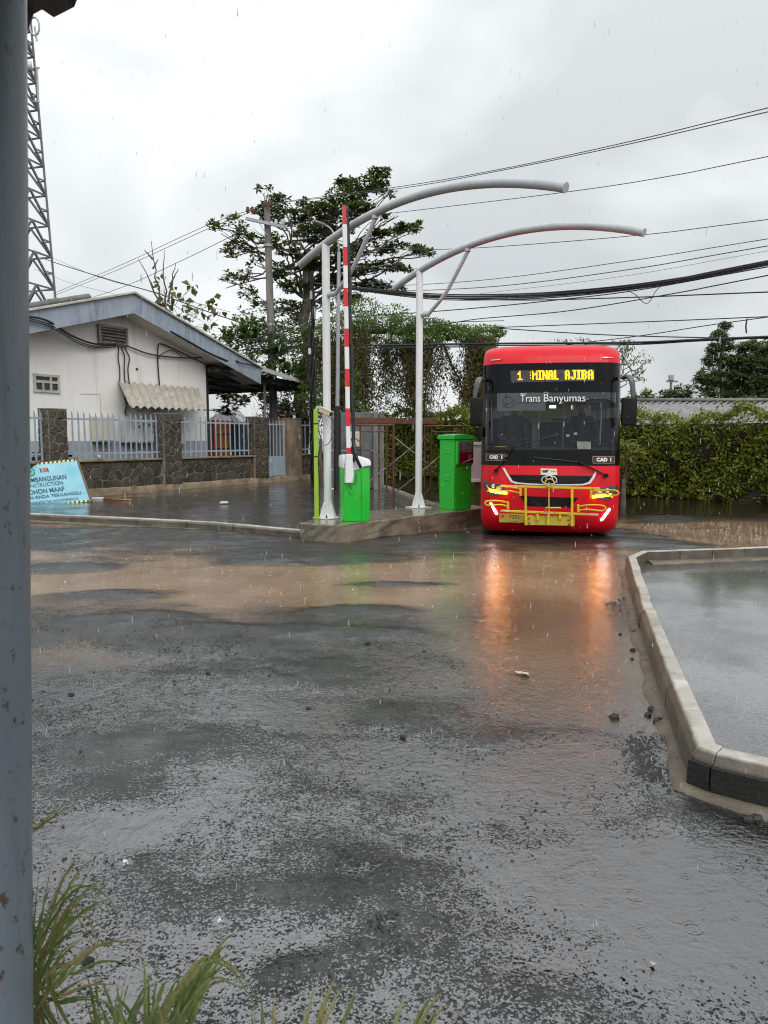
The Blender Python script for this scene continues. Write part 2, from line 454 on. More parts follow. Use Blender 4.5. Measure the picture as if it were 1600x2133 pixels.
# ground height field: one sheet, finer near the camera
xs = np.concatenate([-np.geomspace(6.0, 400, 46)[::-1], np.arange(-5.95, 6.6, 0.035), np.geomspace(6.65, 400, 46)])
ys = np.concatenate([-np.geomspace(0.6, 60, 8)[::-1], np.arange(0.5, 6.0, 0.032), np.arange(6.0, 15.0, 0.045), np.arange(15.0, 30.0, 0.2), np.geomspace(30.2, 700, 30)])
GX, GY = np.meshgrid(xs, ys)
def inside(poly, X, Y):
    r = np.zeros(X.shape, bool); n = len(poly)
    for i in range(n):
        a, b = poly[i], poly[(i + 1) % n]
        if a[1] == b[1]: continue
        c = ((a[1] > Y) != (b[1] > Y)) & (X < (b[0] - a[0]) * (Y - a[1]) / (b[1] - a[1]) + a[0])
        r ^= c
    return r
lot_poly = [tuple(p[:2]) for p in K_RIGHT] + [(9.5, 0.75)]
yard_poly = [tuple(p[:2]) for p in K_LEFT] + [tuple(PA[:2]), tuple(PC2[:2]), (1.75, 13.9), (1.25, 14.4), (0.05, 21.5), (0.0, 26.0), (-1.5, 40.0), (-15, 40)]
def smooth(a, b, x):
    t = np.clip((x - a) / (b - a), 0, 1); return t * t * (3 - 2 * t)
def bump2(px, py, rx, ry, h, z=0):
    c = gz(px, py); kx = c.y / F; ky = (c.y ** 2) / (CAMZ * F)
    return (c.x, c.y, rx * kx, ry * ky, h)
MOUNDS = [bump2(*a) for a in [
    # asphalt islands standing out of the brown water (centre, half size in the photograph, height)
    (250, 1237, 150, 17, 0.0500), (300, 1292, 125, 20, 0.0540), (90, 1330, 70, 22, 0.0400), (150, 1185, 110, 12, 0.0480), (330, 1120, 330, 22, 0.0470), (560, 1165, 130, 16, 0.0320), (640, 1150, 130, 22, 0.0370),
    (860, 1218, 190, 9, 0.0540), (770, 1268, 130, 14, 0.0560), (560, 1320, 330, 16, 0.0500), (420, 1345, 220, 26, 0.0540),
    (1010, 1245, 60, 12, 0.0400), (930, 1130, 170, 16, 0.0360), (1130, 1130, 150, 14, 0.0320), (1310, 1120, 110, 20, 0.0420), (1430, 1085, 160, 14, 0.0320),
    (560, 1400, 180, 35, 0.0168), (320, 1560, 150, 45, 0.0180), (700, 1420, 120, 30, 0.0132), (880, 1500, 110, 40, 0.0132), (1060, 1540, 90, 30, 0.0144), (1200, 1520, 80, 24, 0.0120),
    (620, 1640, 120, 60, 0.0132), (830, 1670, 110, 55, 0.0132), (1080, 1750, 140, 45, 0.0156), (240, 1650, 120, 40, 0.0144), (700, 1830, 320, 110, 0.0180), (420, 1880, 200, 60, 0.0144),
    (330, 1800, 90, 40, 0.0120), (900, 1960, 220, 90, 0.0120), (1300, 1730, 70, 50, 0.0120), (640, 2030, 140, 50, 0.0132), (1130, 2080, 120, 60, 0.0132), (1420, 1700, 80, 45, 0.0150)]]
HOLES = [bump2(*a) for a in [
    (600, 1215, 800, 34, -.030), (150, 1370, 260, 50, -.018), (1130, 1330, 190, 120, -.050), (850, 1260, 240, 22, -.03), (1060, 1195, 260, 30, -.025), (1500, 1104, 230, 26, -.055), (1350, 1052, 330, 12, -.05), (1560, 1058, 200, 12, -.05), (1150, 1600, 180, 60, -.016), (560, 1470, 120, 34, -.012), (1380, 1880, 200, 160, -.018), (200, 1730, 140, 60, -.014), (1230, 1430, 130, 60, -.03)]]
def height(X, Y):
    h = 0.0015 + fbm(X / 1.9 + 11, Y / 1.3 + 3, 21, 5, 0.55) * 0.020
    h = h + fbm(X / 0.5, Y / 0.36, 57, 4, 0.6) * 0.010
    h = h + fbm(X / 1.3 + 5, Y / 0.55 + 9, 140, 4, 0.6) * 0.024 * smooth(6.0, 7.5, Y) * (1 - smooth(13.5, 15.0, Y))
    h = h - 0.008 * smooth(6.2, 7.2, Y) * (1 - smooth(10.2, 11.2, Y))
    warp = [0.38 * fbm(X / 0.7 + 7 * q, Y / 0.6 + 3 * q, 91 + q, 3) for q in range(4)]
    for im, (cx, cy, rx, ry, a) in enumerate(MOUNDS + HOLES):
        w = warp[im % 4]
        d = ((X - cx) / rx) ** 2 + ((Y - cy) / ry) ** 2
        h = h + a * np.exp(-np.clip(d * (1 + w), 0, 20) ** 1.3)
    far = smooth(24, 32, Y) + smooth(13, 18, np.abs(X))
    h = h * np.clip(1 - far, 0, 1) + 0.004 * np.clip(far, 0, 1)
    h = h + 0.012 * fbm(X / 0.16, Y / 0.14, 33, 2) * smooth(0.0, 0.025, h)
    return h
H = height(GX, GY)
in_lot = inside(lot_poly, GX, GY); in_yard = inside(yard_poly, GX, GY)
H = np.where(in_lot, np.minimum(H, -0.03), H)
H = np.where(in_yard, np.minimum(H, -0.03), H)
H = np.clip(H, -0.06, 0.050)
ny, nx = GX.shape
Vg = np.stack([GX, GY, H], -1).reshape(-1, 3)
idx = np.arange(ny * nx).reshape(ny, nx)
Fg = np.stack([idx[:-1, :-1], idx[:-1, 1:], idx[1:, 1:], idx[1:, :-1]], -1).reshape(-1, 4)

def asphalt(name, dark, light, FILM0=0.42, FILM1=0.62, rough=0.30, ior=1.62, grain=1.0):
    t = NT(name)
    v = t.coord()
    agg = t.new('TexVoronoi', Vector=v, Scale=85.0, _feature='F1')
    agg2 = t.new('TexVoronoi', Vector=v, Scale=38.0, _feature='F1')
    fine = t.noise(v, 160, 4, 0.7)
    big = t.noise(v, 0.9, 5, 0.6)
    patch = t.noise(v, 3.4, 6, 0.65)
    col = t.ramp(patch, [(0.3, dark), (0.7, light)])
    gc = t.new('TexVoronoi', Vector=v, Scale=75.0, _feature='F1'); gcs = t.n.new('ShaderNodeSeparateColor'); t.l.new(gc.outputs['Color'], gcs.inputs[0])
    col = t.mix(t.ramp(gcs.outputs['Red'], [(0.55, 0.0), (1.0, 0.85)]), col, (0.055, 0.053, 0.050))
    col = t.mix(t.ramp(gcs.outputs['Green'], [(0.6, 0.0), (0.8, 0.9)]), col, (0.004, 0.004, 0.004))
    mud = t.ramp(t.noise(v, 0.45, 6, 0.6), [(0.50, 0.0), (0.70, 0.4)])
    col = t.mix(mud, col, (0.07, 0.058, 0.044))
    h = t.math('ADD', t.math('MULTIPLY', t.math('SUBTRACT', 1.0, agg.outputs['Distance']), 0.8), t.math('MULTIPLY', fine, 0.5))
    h = t.math('ADD', h, t.math('MULTIPLY', agg2.outputs['Distance'], -0.9))
    # a film of rain fills the texture: more film = smoother
    film = t.ramp(t.noise(v, 1.7, 7, 0.66), [(FILM0, 0.0), (FILM1, 1.0)])
    stren = t.mapr(film, 0.0, 1.0, 1.0 * grain, 0.45 * grain)
    nrm = t.bump(h, stren, 0.012)
    # ripples of the film
    rp = t.noise(t.coord((1, 1, 1)), 26, 3, 0.6, 0.6)
    cn = t.bump(t.math('ADD', t.math('MULTIPLY', rp, 0.4), t.math('MULTIPLY', h, 0.35)), t.mapr(film, 0, 1, 0.5 * grain, 0.15 * grain), 0.012)
    return t.done(t.bsdf(Base__Color=col, Roughness=t.mapr(film, 0, 1, 0.5, rough), Normal=nrm, IOR=1.4,
                         Coat__Weight=t.mapr(film, 0, 1, 0.6, 1.0), Coat__Roughness=t.mapr(film, 0, 1, 0.14, 0.05), Coat__IOR=ior, Coat__Normal=cn))
M['asphalt'] = asphalt('wet_asphalt', (0.005, 0.005, 0.005), (0.016, 0.0157, 0.0153), 0.46, 0.70, 0.34, 1.6)
M['asphalt2'] = asphalt('wet_lot_asphalt', (0.06, 0.057, 0.057), (0.10, 0.096, 0.096), 0.2, 0.55, 0.26, 3.2, 0.2)
M['asphalt3'] = asphalt('wet_yard_asphalt', (0.018, 0.018, 0.018), (0.035, 0.034, 0.033), 0.36, 0.58, 0.3, 2.2, 0.6)
ground = np_mesh('ground', Vg, Fg, M['asphalt'], smooth=True)
tag(ground, 'wet broken black asphalt ground with potholes', None, kind='structure')

# standing water: a level sheet wherever the ground dips below the water line
def water_mat():
    t = NT('rain_water')
    v = t.coord()
    mud = t.attr('mud'); depth = t.attr('depth')
    sgn = depth; vd = t.n.new('ShaderNodeVectorMath'); vd.operation = 'ADD'; t.l.new(v, vd.inputs[0])
    wn_ = t.new('TexNoise', Vector=v, Scale=6.0, Detail=2.0); sc2 = t.n.new('ShaderNodeVectorMath'); sc2.operation = 'SCALE'; sc2.inputs['Scale'].default_value = 0.03; t.l.new(wn_.outputs['Color'], sc2.inputs[0]); t.l.new(sc2.outputs[0], vd.inputs[1])
    def rings(scale, freq, seed):
        m = t.n.new('ShaderNodeMapping'); m.inputs['Location'].default_value = (seed, seed * 1.7, 0)
        t.l.new(vd.outputs[0], m.inputs['Vector'])
        vo = t.new('TexVoronoi', Vector=m.outputs['Vector'], Scale=scale, Randomness=1.0, _feature='F1', _voronoi_dimensions='2D')
        d = vo.outputs['Distance']
        s_ = t.n.new('ShaderNodeSeparateColor'); t.l.new(vo.outputs['Color'], s_.inputs[0])
        rad = t.mapr(s_.outputs['Red'], 0, 1, 0.03, 0.26)
        k = t.math('DIVIDE', t.math('SUBTRACT', d, rad), 0.10)
        env = t.math('POWER', 2.718, t.math('MULTIPLY', t.math('MULTIPLY', k, k), -1.0))
        w = t.math('SINE', t.math('MULTIPLY', d, freq))
        return t.math('MULTIPLY', t.math('MULTIPLY', w, env), t.math('GREATER_THAN', s_.outputs['Green'], 0.55))
    h = t.math('ADD', rings(6.5, 62, 0.3), t.math('MULTIPLY', rings(12.0, 50, 4.1), 0.6))
    wob = t.noise(v, 11, 4, 0.65, 0.8)
    wob2 = t.noise(t.coord((1, 1.6, 1)), 34, 3, 0.6, 0.3)
    h = t.math('ADD', t.math('MULTIPLY', h, 0.16), t.math('ADD', t.math('MULTIPLY', wob, 1.5), t.math('MULTIPLY', wob2, 0.6)))
    n = t.bump(h, t.mapr(mud, 0.1, 0.8, 0.6, 0.5), 0.007)
    fr = t.new('Fresnel', IOR=t.mapr(mud, 0.05, 0.8, 3.1, 1.42), Normal=n)
    gl = t.new('BsdfGlossy', Color=(1, 1, 1), Roughness=0.03, Normal=n)
    brown = t.ramp(t.noise(v, 1.1, 4), [(0.3, (0.20, 0.125, 0.073)), (0.7, (0.31, 0.21, 0.135))])
    df = t.new('BsdfDiffuse', Color=brown, Roughness=0.0)
    tr = t.new('BsdfTransparent', Color=(0.96, 0.95, 0.93))
    turb = t.math('MULTIPLY', mud, t.mapr(depth, -0.004, 0.018, 0.12, 1.0), clamp=True)
    m1 = t.n.new('ShaderNodeMixShader'); t.l.new(turb, m1.inputs[0]); t.l.new(tr.outputs[0], m1.inputs[1]); t.l.new(df.outputs[0], m1.inputs[2])
    m2 = t.n.new('ShaderNodeMixShader'); t.l.new(fr.outputs[0], m2.inputs[0]); t.l.new(m1.outputs[0], m2.inputs[1]); t.l.new(gl.outputs[0], m2.inputs[2])
    # the film breaks up between the stones of the surface
    gr = t.new('TexVoronoi', Vector=v, Scale=170.0, _feature='F1'); gs = t.n.new('ShaderNodeSeparateColor'); t.l.new(gr.outputs['Color'], gs.inputs[0])
    gr2 = t.new('TexVoronoi', Vector=v, Scale=90.0, _feature='F1'); gs2 = t.n.new('ShaderNodeSeparateColor'); t.l.new(gr2.outputs['Color'], gs2.inputs[0])
    cov = t.math('ADD', t.math('DIVIDE', depth, 0.014), t.math('MULTIPLY', t.math('SUBTRACT', gs.outputs['Red'], 0.42), 1.3))
    cov = t.math('ADD', cov, t.math('MULTIPLY', t.math('SUBTRACT', gs2.outputs['Red'], 0.45), 0.9))
    cov = t.math('ADD', cov, t.math('MULTIPLY', t.math('SUBTRACT', t.noise(v, 9, 6, 0.7), 0.5), 3.0))
    mask = t.mapr(cov, -0.1, 0.2, 0.0, 1.0)
    tr2 = t.new('BsdfTransparent', Color=(1, 1, 1))
    m3 = t.n.new('ShaderNodeMixShader'); t.l.new(mask, m3.inputs[0]); t.l.new(tr2.outputs[0], m3.inputs[1]); t.l.new(m2.outputs[0], m3.inputs[2])
    return t.done(m3.outputs[0])
M['water'] = water_mat()
WL = 0.006
MARG = 0.030
wet = (H < WL + MARG) & ~in_lot & ~in_yard & (GY > 0.4) & (GY < 30) & (np.abs(GX) < 17)
fw_ = wet.reshape(-1)[Fg].any(axis=1) & ~(in_lot.reshape(-1)[Fg].all(axis=1)) & (Vg[Fg][:, :, 1].max(axis=1) < 30) & (np.abs(Vg[Fg][:, :, 0]).max(axis=1) < 17)
Fw = Fg[fw_]
used = np.unique(Fw); remap = -np.ones(len(Vg), int); remap[used] = np.arange(len(used))
Vw = Vg[used].copy(); dep = np.clip(WL - Vw[:, 2], -0.04, 0.05); Vw[:, 2] = np.maximum(WL, Vw[:, 2] + 0.0015)
water = np_mesh('puddle_water', Vw, remap[Fw], M['water'], smooth=True)
tag(water, 'muddy brown rain puddles spread over the yard', None, kind='structure')
mudv = smooth(5.6, 7.4, Vw[:, 1] + 0.5 * fbm(Vw[:, 0] / 1.2, Vw[:, 1] / 1.2, 5, 3)) * (1 - 0.92 * smooth(13.8, 15.5, Vw[:, 1]))
c_ = gz(1130, 1340)
mudv = np.maximum(mudv, 0.62 * np.exp(-((Vw[:, 0] - c_.x) / 1.2) ** 2 - ((Vw[:, 1] - c_.y) / 1.6) ** 2))
mudv = np.maximum(mudv, smooth(4.6, 6.0, Vw[:, 1]) * smooth(0.2, 1.6, -Vw[:, 0]) * 0.9 * (1 - smooth(13.8, 15.5, Vw[:, 1])))
mudv = np.maximum(mudv, 0.03)
for nm, arr in (('mud', mudv), ('depth', dep)):
    a = water.data.attributes.new(nm, 'FLOAT', 'POINT'); a.data.foreach_set('value', np.asarray(arr, np.float32))

def sheet(name, poly, z, mat, label, res=0.25, amp=0.0, kind='structure'):
    bm = bmesh.new()
    f = bm.faces.new([bm.verts.new((p[0], p[1], z)) for p in poly])
    me = bpy.data.meshes.new(name)
    bmesh.ops.triangulate(bm, faces=[f])
    bm.to_mesh(me); bm.free(); me.materials.append(mat)
    o = bpy.data.objects.new(name, me); COL.objects.link(o)
    return tag(o, label, None, kind=kind)

# ------------------------------------------------------------------ kerbs
def offset_path(path, closed=False):
    """for each node the mitred inward normal (to the right of travel)"""
    out = []
    for i, p in enumerate(path):
        ns = []
        for a, b in ((i - 1, i), (i, i + 1)):
            if 0 <= a and b < len(path):
                d = (path[b] - path[a]).normalized(); ns.append(Vector((d.y, -d.x, 0)))
        n = sum(ns, Vector((0, 0, 0))); n.normalize()
        n = n / max(0.5, n.dot(ns[0]))
        out.append(n)
    return out
def kerb(path, side, name, label, h, w, L, mats, jitter=0.008, hw=0.075):
    root = thing(name, label, None, path[0], kind='structure')
    nor = [n * side for n in offset_path(path)]
    rr = random.Random(3)
    for i in range(len(path) - 1):
        a, b = path[i], path[i + 1]; k = max(1, round((b - a).length / L))
        for j in range(k):
            t0, t1 = j / k, (j + 1) / k
            g = 0.0025 / max(0.05, (b - a).length)
            q0 = a.lerp(b, t0 + (g if j else 0)); q1 = a.lerp(b, t1 - (g if j < k - 1 else 0))
            n0 = nor[i].lerp(nor[i + 1], t0); n1 = nor[i].lerp(nor[i + 1], t1)
            dj = rr.uniform(-jitter, jitter); dz = rr.uniform(-jitter, jitter) * 0.6
            prof = [(0.0, -0.05), (0.004, h * 0.76), (0.042, h), (w + 0.016, h), (w + 0.016, -0.05)]
            vs = [q + n * (o + dj) + Vector((0, 0, z + (dz if z > 0 else 0))) for q, n in ((q0, n0), (q1, n1)) for o, z in prof]
            m = MB(); fs = [(0, 1, 2, 3, 4), (9, 8, 7, 6, 5)] + [(c, 5 + c, 5 + (c + 1) % 5, (c + 1) % 5) for c in range(5)]
            m.add(vs, fs)
            m.build('kerb_stone', mats(i), root, bevel=0.006)
    # cement haunch along the outer foot
    m = MB(); st = []
    for i in range(len(path) - 1):
        k = max(2, int((path[i + 1] - path[i]).length / 0.07))
        for j in range(k + (i == len(path) - 2)):
            t = j / k; st.append((path[i].lerp(path[i + 1], t), nor[i].lerp(nor[i + 1], t)))
    vs = []
    for q, n in st:
        e = hw * (0.95 + 0.22 * math.sin(len(vs) * 0.071) + 0.16 * math.sin(len(vs) * 0.19) + 0.08 * rr.random())
        vs += [q + n * 0.01 + Vector((0, 0, 0.034)), q - n * 0.02 + Vector((0, 0, 0.030)), q - n * e * 0.85 + Vector((0, 0, 0.014 + 0.012 * rr.random())), q - n * e * 1.05 + Vector((0, 0, -0.03))]
    fs = [(i * 4 + c, i * 4 + 4 + c, i * 4 + 5 + c, i * 4 + 1 + c) for i in range(len(st) - 1) for c in range(3)]
    m.add(vs, fs); m.build('cement_haunch', M['haunch'], root, smooth=True)
    return root
kr = kerb(K_RIGHT, -1, 'kerb', 'angular concrete kerb ring around the wet lot, black-painted near side', 0.20, 0.104, 0.5, lambda i: M['kerbtop'], jitter=0.006)
_n = [n * -1 for n in offset_path(K_RIGHT)]
for i in range(5, 9):
    m = MB()
    q = []
    for z, o in ((0.03, -0.003), (0.146, 0.000), (0.146, 0.02), (0.03, 0.02)):
        q.append(K_RIGHT[i] + _n[i] * o + Vector((0, 0, z)))
    for z, o in ((0.03, -0.003), (0.146, 0.000), (0.146, 0.02), (0.03, 0.02)):
        q.append(K_RIGHT[i + 1] + _n[i + 1] * o + Vector((0, 0, z)))
    q = [p - _n[i] * 0.011 for p in q]
    m.add(q, [(0, 1, 2, 3), (7, 6, 5, 4), (0, 4, 5, 1), (1, 5, 6, 2), (2, 6, 7, 3), (3, 7, 4, 0)])
    m.build('bitumen_coat', M['kerbdark'], kr, bevel=0.003)
kerb(K_LEFT, -1, 'kerb', 'straight low concrete kerb in front of the yard, ending at the barrier plinth', 0.155, 0.115, 0.55, lambda i: M['kerblow'])
K_IN = [PC2 + pnor * 1.15 + pdir * -0.35, gz(788, 1010, 0.25) * 1.0]
K_IN = [Vector((1.15, 14.3, 0.05)), Vector((0.55, 17.6, 0.05)), Vector((-0.05, 21.2, 0.05))]
kerb(K_IN, 1, 'kerb', 'kerb row running back beside the rusty scaffold frame to the concrete post', 0.20, 0.13, 0.5, lambda i: M['concrete'], hw=0.05)

# ------------------------------------------------------------------ raised surfaces
sheet('yard_ground', yard_poly, YZ, M['asphalt3'], 'raised wet asphalt yard behind the left kerb')
sheet('lot_ground', [tuple((p + n * 0.05)[:2]) for p, n in zip(K_RIGHT, _n)] + [(9.5, 0.75)], LZ, M['asphalt2'], 'smooth wet asphalt lot inside the kerb ring')
# cement margin and black wet seam along the inner side of the far lot kerb
m = MB(); a, b = K_RIGHT[2] + _n[2] * 0.13, K_RIGHT[0] + _n[0] * 0.13
for (o0, o1, z0, z1) in ((0.0, 0.17, 0.085, 0.068),):
    k = 40; vs = []
    for i in range(k + 1):
        q = a.lerp(b, i / k); e = R.uniform(0.8, 1.25)
        vs += [q + Vector((0, -o0, z0)), q + Vector((0, -o1 * e, z1)), q + Vector((0, -o1 * e - 0.01, 0.03))]
    m.add(vs, [(i * 3 + c, i * 3 + c + 1, i * 3 + c + 4, i * 3 + c + 3) for i in range(k) for c in range(2)])
m.build('cement_margin', M['haunch'], kr, smooth=True)

# the plinth: a worn concrete block, edges chipped
bm = bmesh.new()
top = [bm.verts.new((p.x, p.y, PH)) for p in PLINTH]
f = bm.faces.new(top)
r_ = bmesh.ops.extrude_face_region(bm, geom=[f])
for v in [g for g in r_['geom'] if isinstance(g, bmesh.types.BMVert)]: v.co.z = -0.08
bmesh.ops.recalc_face_normals(bm, faces=bm.faces)
ed = [e for e in bm.edges if len(e.link_faces) == 2 and e.calc_face_angle(0) > 0.5]
bmesh.ops.bevel(bm, geom=ed, offset=0.018, segments=2, affect='EDGES', profile=0.5)
for _ in range(4):
    bmesh.ops.subdivide_edges(bm, edges=[e for e in bm.edges if e.calc_length() > 0.16], cuts=1, use_grid_fill=True)
bmesh.ops.triangulate(bm, faces=bm.faces)
for v in bm.verts:
    if v.co.z < PH - 0.002:
        v.co.x += R.uniform(-0.009, 0.009); v.co.y += R.uniform(-0.009, 0.009)
    if v.co.z > PH - 0.03: v.co.z += R.uniform(-0.004, 0.001)
me = bpy.data.meshes.new('concrete_plinth'); bm.to_mesh(me); bm.free(); me.materials.append(M['plinth'])
plinth = bpy.data.objects.new('concrete_plinth', me); COL.objects.link(plinth)
tag(plinth, 'raised wet concrete plinth carrying the green barrier and white posts', 'plinth')
# ------------------------------------------------------------------ gate equipment on the plinth
def lathe(m, c, prof, n=20):
    vs = []; k = len(prof)
    for i in range(n):
        a = 2 * math.pi * i / n
        for r, z in prof: vs.append((c[0] + r * math.cos(a), c[1] + r * math.sin(a), c[2] + z))
    fs = [(i * k + j, ((i + 1) % n) * k + j, ((i + 1) % n) * k + j + 1, i * k + j + 1) for i in range(n) for j in range(k - 1)]
    m.add(vs, fs)

BD = Vector((math.cos(0.777), -math.sin(0.777), 0))
def arch_post(base, label, ztop, k=0.0776, tc_=1.932, z0=5.0):
    t = thing('canopy_post', label, 'post', base, group='white posts with curved canopy arms')
    b = Vector(base)
    m = MB(); m.tube([b + Vector((0, 0, 0.0)), b + Vector((0, 0, ztop - PH))], 0.064, 24); m.build('column', M['whitepaint'], t, smooth=40)
    m = MB(); m.box(b + Vector((0, 0, 0.008)), (0.36, 0.36, 0.016), rz=0.76); m.build('base_plate', M['whitepaint'], t, bevel=0.003)
    for i in range(4):
        a = 0.76 + i * math.pi / 2; d = Vector((math.cos(a), math.sin(a), 0)); n = Vector((-d.y, d.x, 0))
        m = MB(); m.prism([(0.06, 0.016), (0.165, 0.016), (0.165, 0.05), (0.085, 0.27), (0.06, 0.27)], lambda p, q, s_: b + d * p + Vector((0, 0, q)) + n * s_, -0.006, 0.006)
        m.build('gusset', M['whitepaint'], t)
        a2 = a + math.pi / 4; q = b + Vector((math.cos(a2), math.sin(a2), 0)) * 0.205
        m = MB(); m.cyl(q + Vector((0, 0, 0.016)), q + Vector((0, 0, 0.075)), 0.009, n=8); m.cyl(q + Vector((0, 0, 0.016)), q + Vector((0, 0, 0.034)), 0.018, n=6)
        m.build('anchor_bolt', M['rust'], t)
    zt = lambda s_: z0 - k * (s_ - tc_) ** 2
    pts = [b + BD * s_ + Vector((0, 0, zt(s_) - PH)) for s_ in np.linspace(-0.65, 4.31, 40)]
    m = MB(); m.tube(pts, 0.060, 20); m.build('canopy_arm', M['beam'], t, smooth=40)
    e = pts[-1]; d = (pts[-1] - pts[-2]).normalized()
    m = MB(); m.cyl(e - d * 0.01, e + d * 0.012, 0.063, n=20); m.build('end_cap', M['beam'], t)
    # curved brace from column to arm
    p0 = b + BD * 0.07 + Vector((0, 0, 3.90 - PH)); p1 = b + BD * 1.12 + Vector((0, 0, zt(1.12) - PH - 0.09))
    mid = p0.lerp(p1, 0.42) + BD * 0.10 + Vector((0, 0, -0.10)); mid2 = p0.lerp(p1, 0.75) + BD * 0.05 + Vector((0, 0, -0.05))
    m = MB(); m.tube(bez([p0 + BD * 0.16, mid, mid2, p1], 8), 0.034, 14); m.build('brace', M['beam'], t, smooth=40)
    m = MB(); m.tube([p0, p0 + BD * 0.16], 0.044, 14); m.build('brace_joint', M['beam'], t, smooth=40)
    m = MB(); m.tube([p1, p1 + Vector((0, 0, 0.10))], 0.05, 14); m.build('brace_joint', M['beam'], t, smooth=40)
    return t
P1, P2 = gz(683, 1079, PH), gz(872, 1057, PH)
arch_post(P1, 'tall white post with grey arched arm standing between lime pole and green barrier', 4.70)
arch_post(P2, 'tall white post with grey arched arm standing by rusty scaffold and ticket cabinet', 4.70)

# boom barrier
bc = gz(738, 1086, PH); bc = bc + Vector((0, 0.17, 0))
brz = math.radians(16)
t = thing('boom_barrier', 'green boom barrier cabinet with white cap and raised striped red-white arm', 'barrier', bc, brz)
m = MB()
m.prism([(-0.215, -0.16), (0.06, -0.19), (0.215, -0.15), (0.215, 0.16), (-0.215, 0.16)], lambda a, b, s_: (a, b, s_), 0.0, 0.86)
m.build('cabinet', M['green'], t, local=True, bevel=0.012, seg=2, smooth=40)
m = MB(); m.box((0.062, -0.192, 0.43), (0.006, 0.004, 0.84)); m.build('seam', M['black'], t, local=True)
m = MB(); vs = []
N = 14
for i in range(N + 1):
    x = -0.222 + 0.444 * i / N
    zt = 1.07 - 0.09 * (i / N) ** 2.0 - 0.02 * (1 - i / N) ** 3
    zb = 0.86 - 0.06 * math.exp(-((x + 0.05) / 0.12) ** 2) + 0.03 * (i / N)
    vs += [(x, -0.20, zb), (x, -0.20, zt - 0.03), (x, -0.12, zt), (x, 0.12, zt), (x, 0.17, zt - 0.03), (x, 0.17, zb)]
fs = [(i * 6 + c, i * 6 + 6 + c, i * 6 + 7 + c, i * 6 + 1 + c) for i in range(N) for c in range(5)] + [tuple(range(6)), tuple(N * 6 + c for c in range(5, -1, -1))]
m.add(vs, fs); m.build('cap', M['whitepaint'], t, local=True, bevel=0.008, smooth=50)
# arm holder and boom
hx, hy = -0.155, -0.26
m = MB(); m.prism([(-0.06, 0.62), (0.055, 0.62), (0.075, 0.75), (0.05, 1.07), (-0.05, 1.07)], lambda a, b, s_: (hx + a, hy + s_, b), -0.045, 0.05)
m.build('arm_clamp', M['whitepaint'], t, local=True, bevel=0.008)
m = MB(); m.cyl((hx, -0.21, 0.9), (hx, -0.16, 0.9), 0.06, n=16); m.build('drive_shaft', M['galv'], t, local=True)
z = 0.78; k = 0; seg = [0.27, 0.31] 
lean = lambda z: hx - 0.012 * (z - 0.8)
# alternating bands measured from the photograph (z of the band limits above the plinth)
edges = [0.85, 1.36, 1.60, 2.10, 2.35, 2.84, 3.10, 3.34, 3.58, 3.84, 4.10, 4.36, 4.62, 4.98]
edges = [4.80]
while edges[-1] > 1.0: edges.append(edges[-1] - (0.275 if len(edges) % 2 else 0.33))
edges = edges[::-1]
for i in range(len(edges) - 1):
    z0, z1 = edges[i], edges[i + 1]
    m = MB()
    m.prism([(lean(z0) - 0.031, z0), (lean(z0) + 0.031, z0), (lean(z1) + 0.031, z1), (lean(z1) - 0.031, z1)], lambda a, b, s_: (a, hy + s_, b), -0.022, 0.022)
    m.build('boom_band', M['redpaint'] if (len(edges) - 2 - i) % 2 == 0 else M['whitepaint'], t, local=True)
top = edges[-1]
m = MB(); pts = []
for i in range(60):
    z = 0.95 + (top + 0.0 - 0.95) * i / 59
    pts.append((lean(z) + 0.052 + 0.012 * math.sin(z * 2.3) + 0.006 * math.sin(z * 9) + (0.035 if 1.0 < z < 2.75 else 0.0), hy + 0.0, z))
m.tube(pts, 0.028, 8); m.tube([(hx + 0.07, hy, 1.3), (hx + 0.12, hy - 0.02, 1.0), (hx + 0.19, hy - 0.01, 0.86)], [0.03, 0.028, 0.024], 8)
m.build('rubber_edge', M['black'], t, local=True, smooth=True)
m = MB(); m.cyl((-0.10, -0.19, 0.47), (-0.10, -0.215, 0.47), 0.028, n=14); m.build('lock', M['green'], t, local=True)
m = MB(); m.tube(bez([(-0.10, -0.20, 0.50), (-0.11, -0.20, 0.62), (-0.03, -0.205, 0.60), (-0.02, -0.205, 0.76)], 6), 0.004, 6); m.build('key_cord', M['black'], t, local=True)

# ticket cabinet
tcb = gz(948, 1062, PH) + Vector((0.02, 0.2, 0))
trz = math.radians(38)
t = thing('ticket_cabinet', 'green ticket dispenser cabinet with dark red screen beside the bus', 'cabinet', tcb, trz)
m = MB(); m.box((0, 0, 0.65), (0.44, 0.40, 1.30)); m.build('body', M['green'], t, local=True, bevel=0.01, seg=2)
m = MB(); m.prism([(-0.25, 1.30), (0.25, 1.30), (0.25, 1.36), (0.0, 1.40), (-0.25, 1.375)], lambda a, b, s_: (a, s_, b), -0.235, 0.235); m.build('roof_cap', M['green'], t, local=True, bevel=0.006)
# louvres on the left face (x = -0.22)
for zc in (1.05, 0.55):
    for i in range(3):
        m = MB(); m.prism([(0, 0), (0.016, 0.004), (0.002, 0.026)], lambda a, b, s_: (-0.22 - a, s_, zc + b + i * 0.034), -0.075, 0.055); m.build('louvre', M['green'], t, local=True, bevel=0.002)
M['screen'] = surf('dark_red_screen', (0.055, 0.006, 0.014), (0.10, 0.012, 0.028), 3, 0.1, 0.04, coat=0.6)
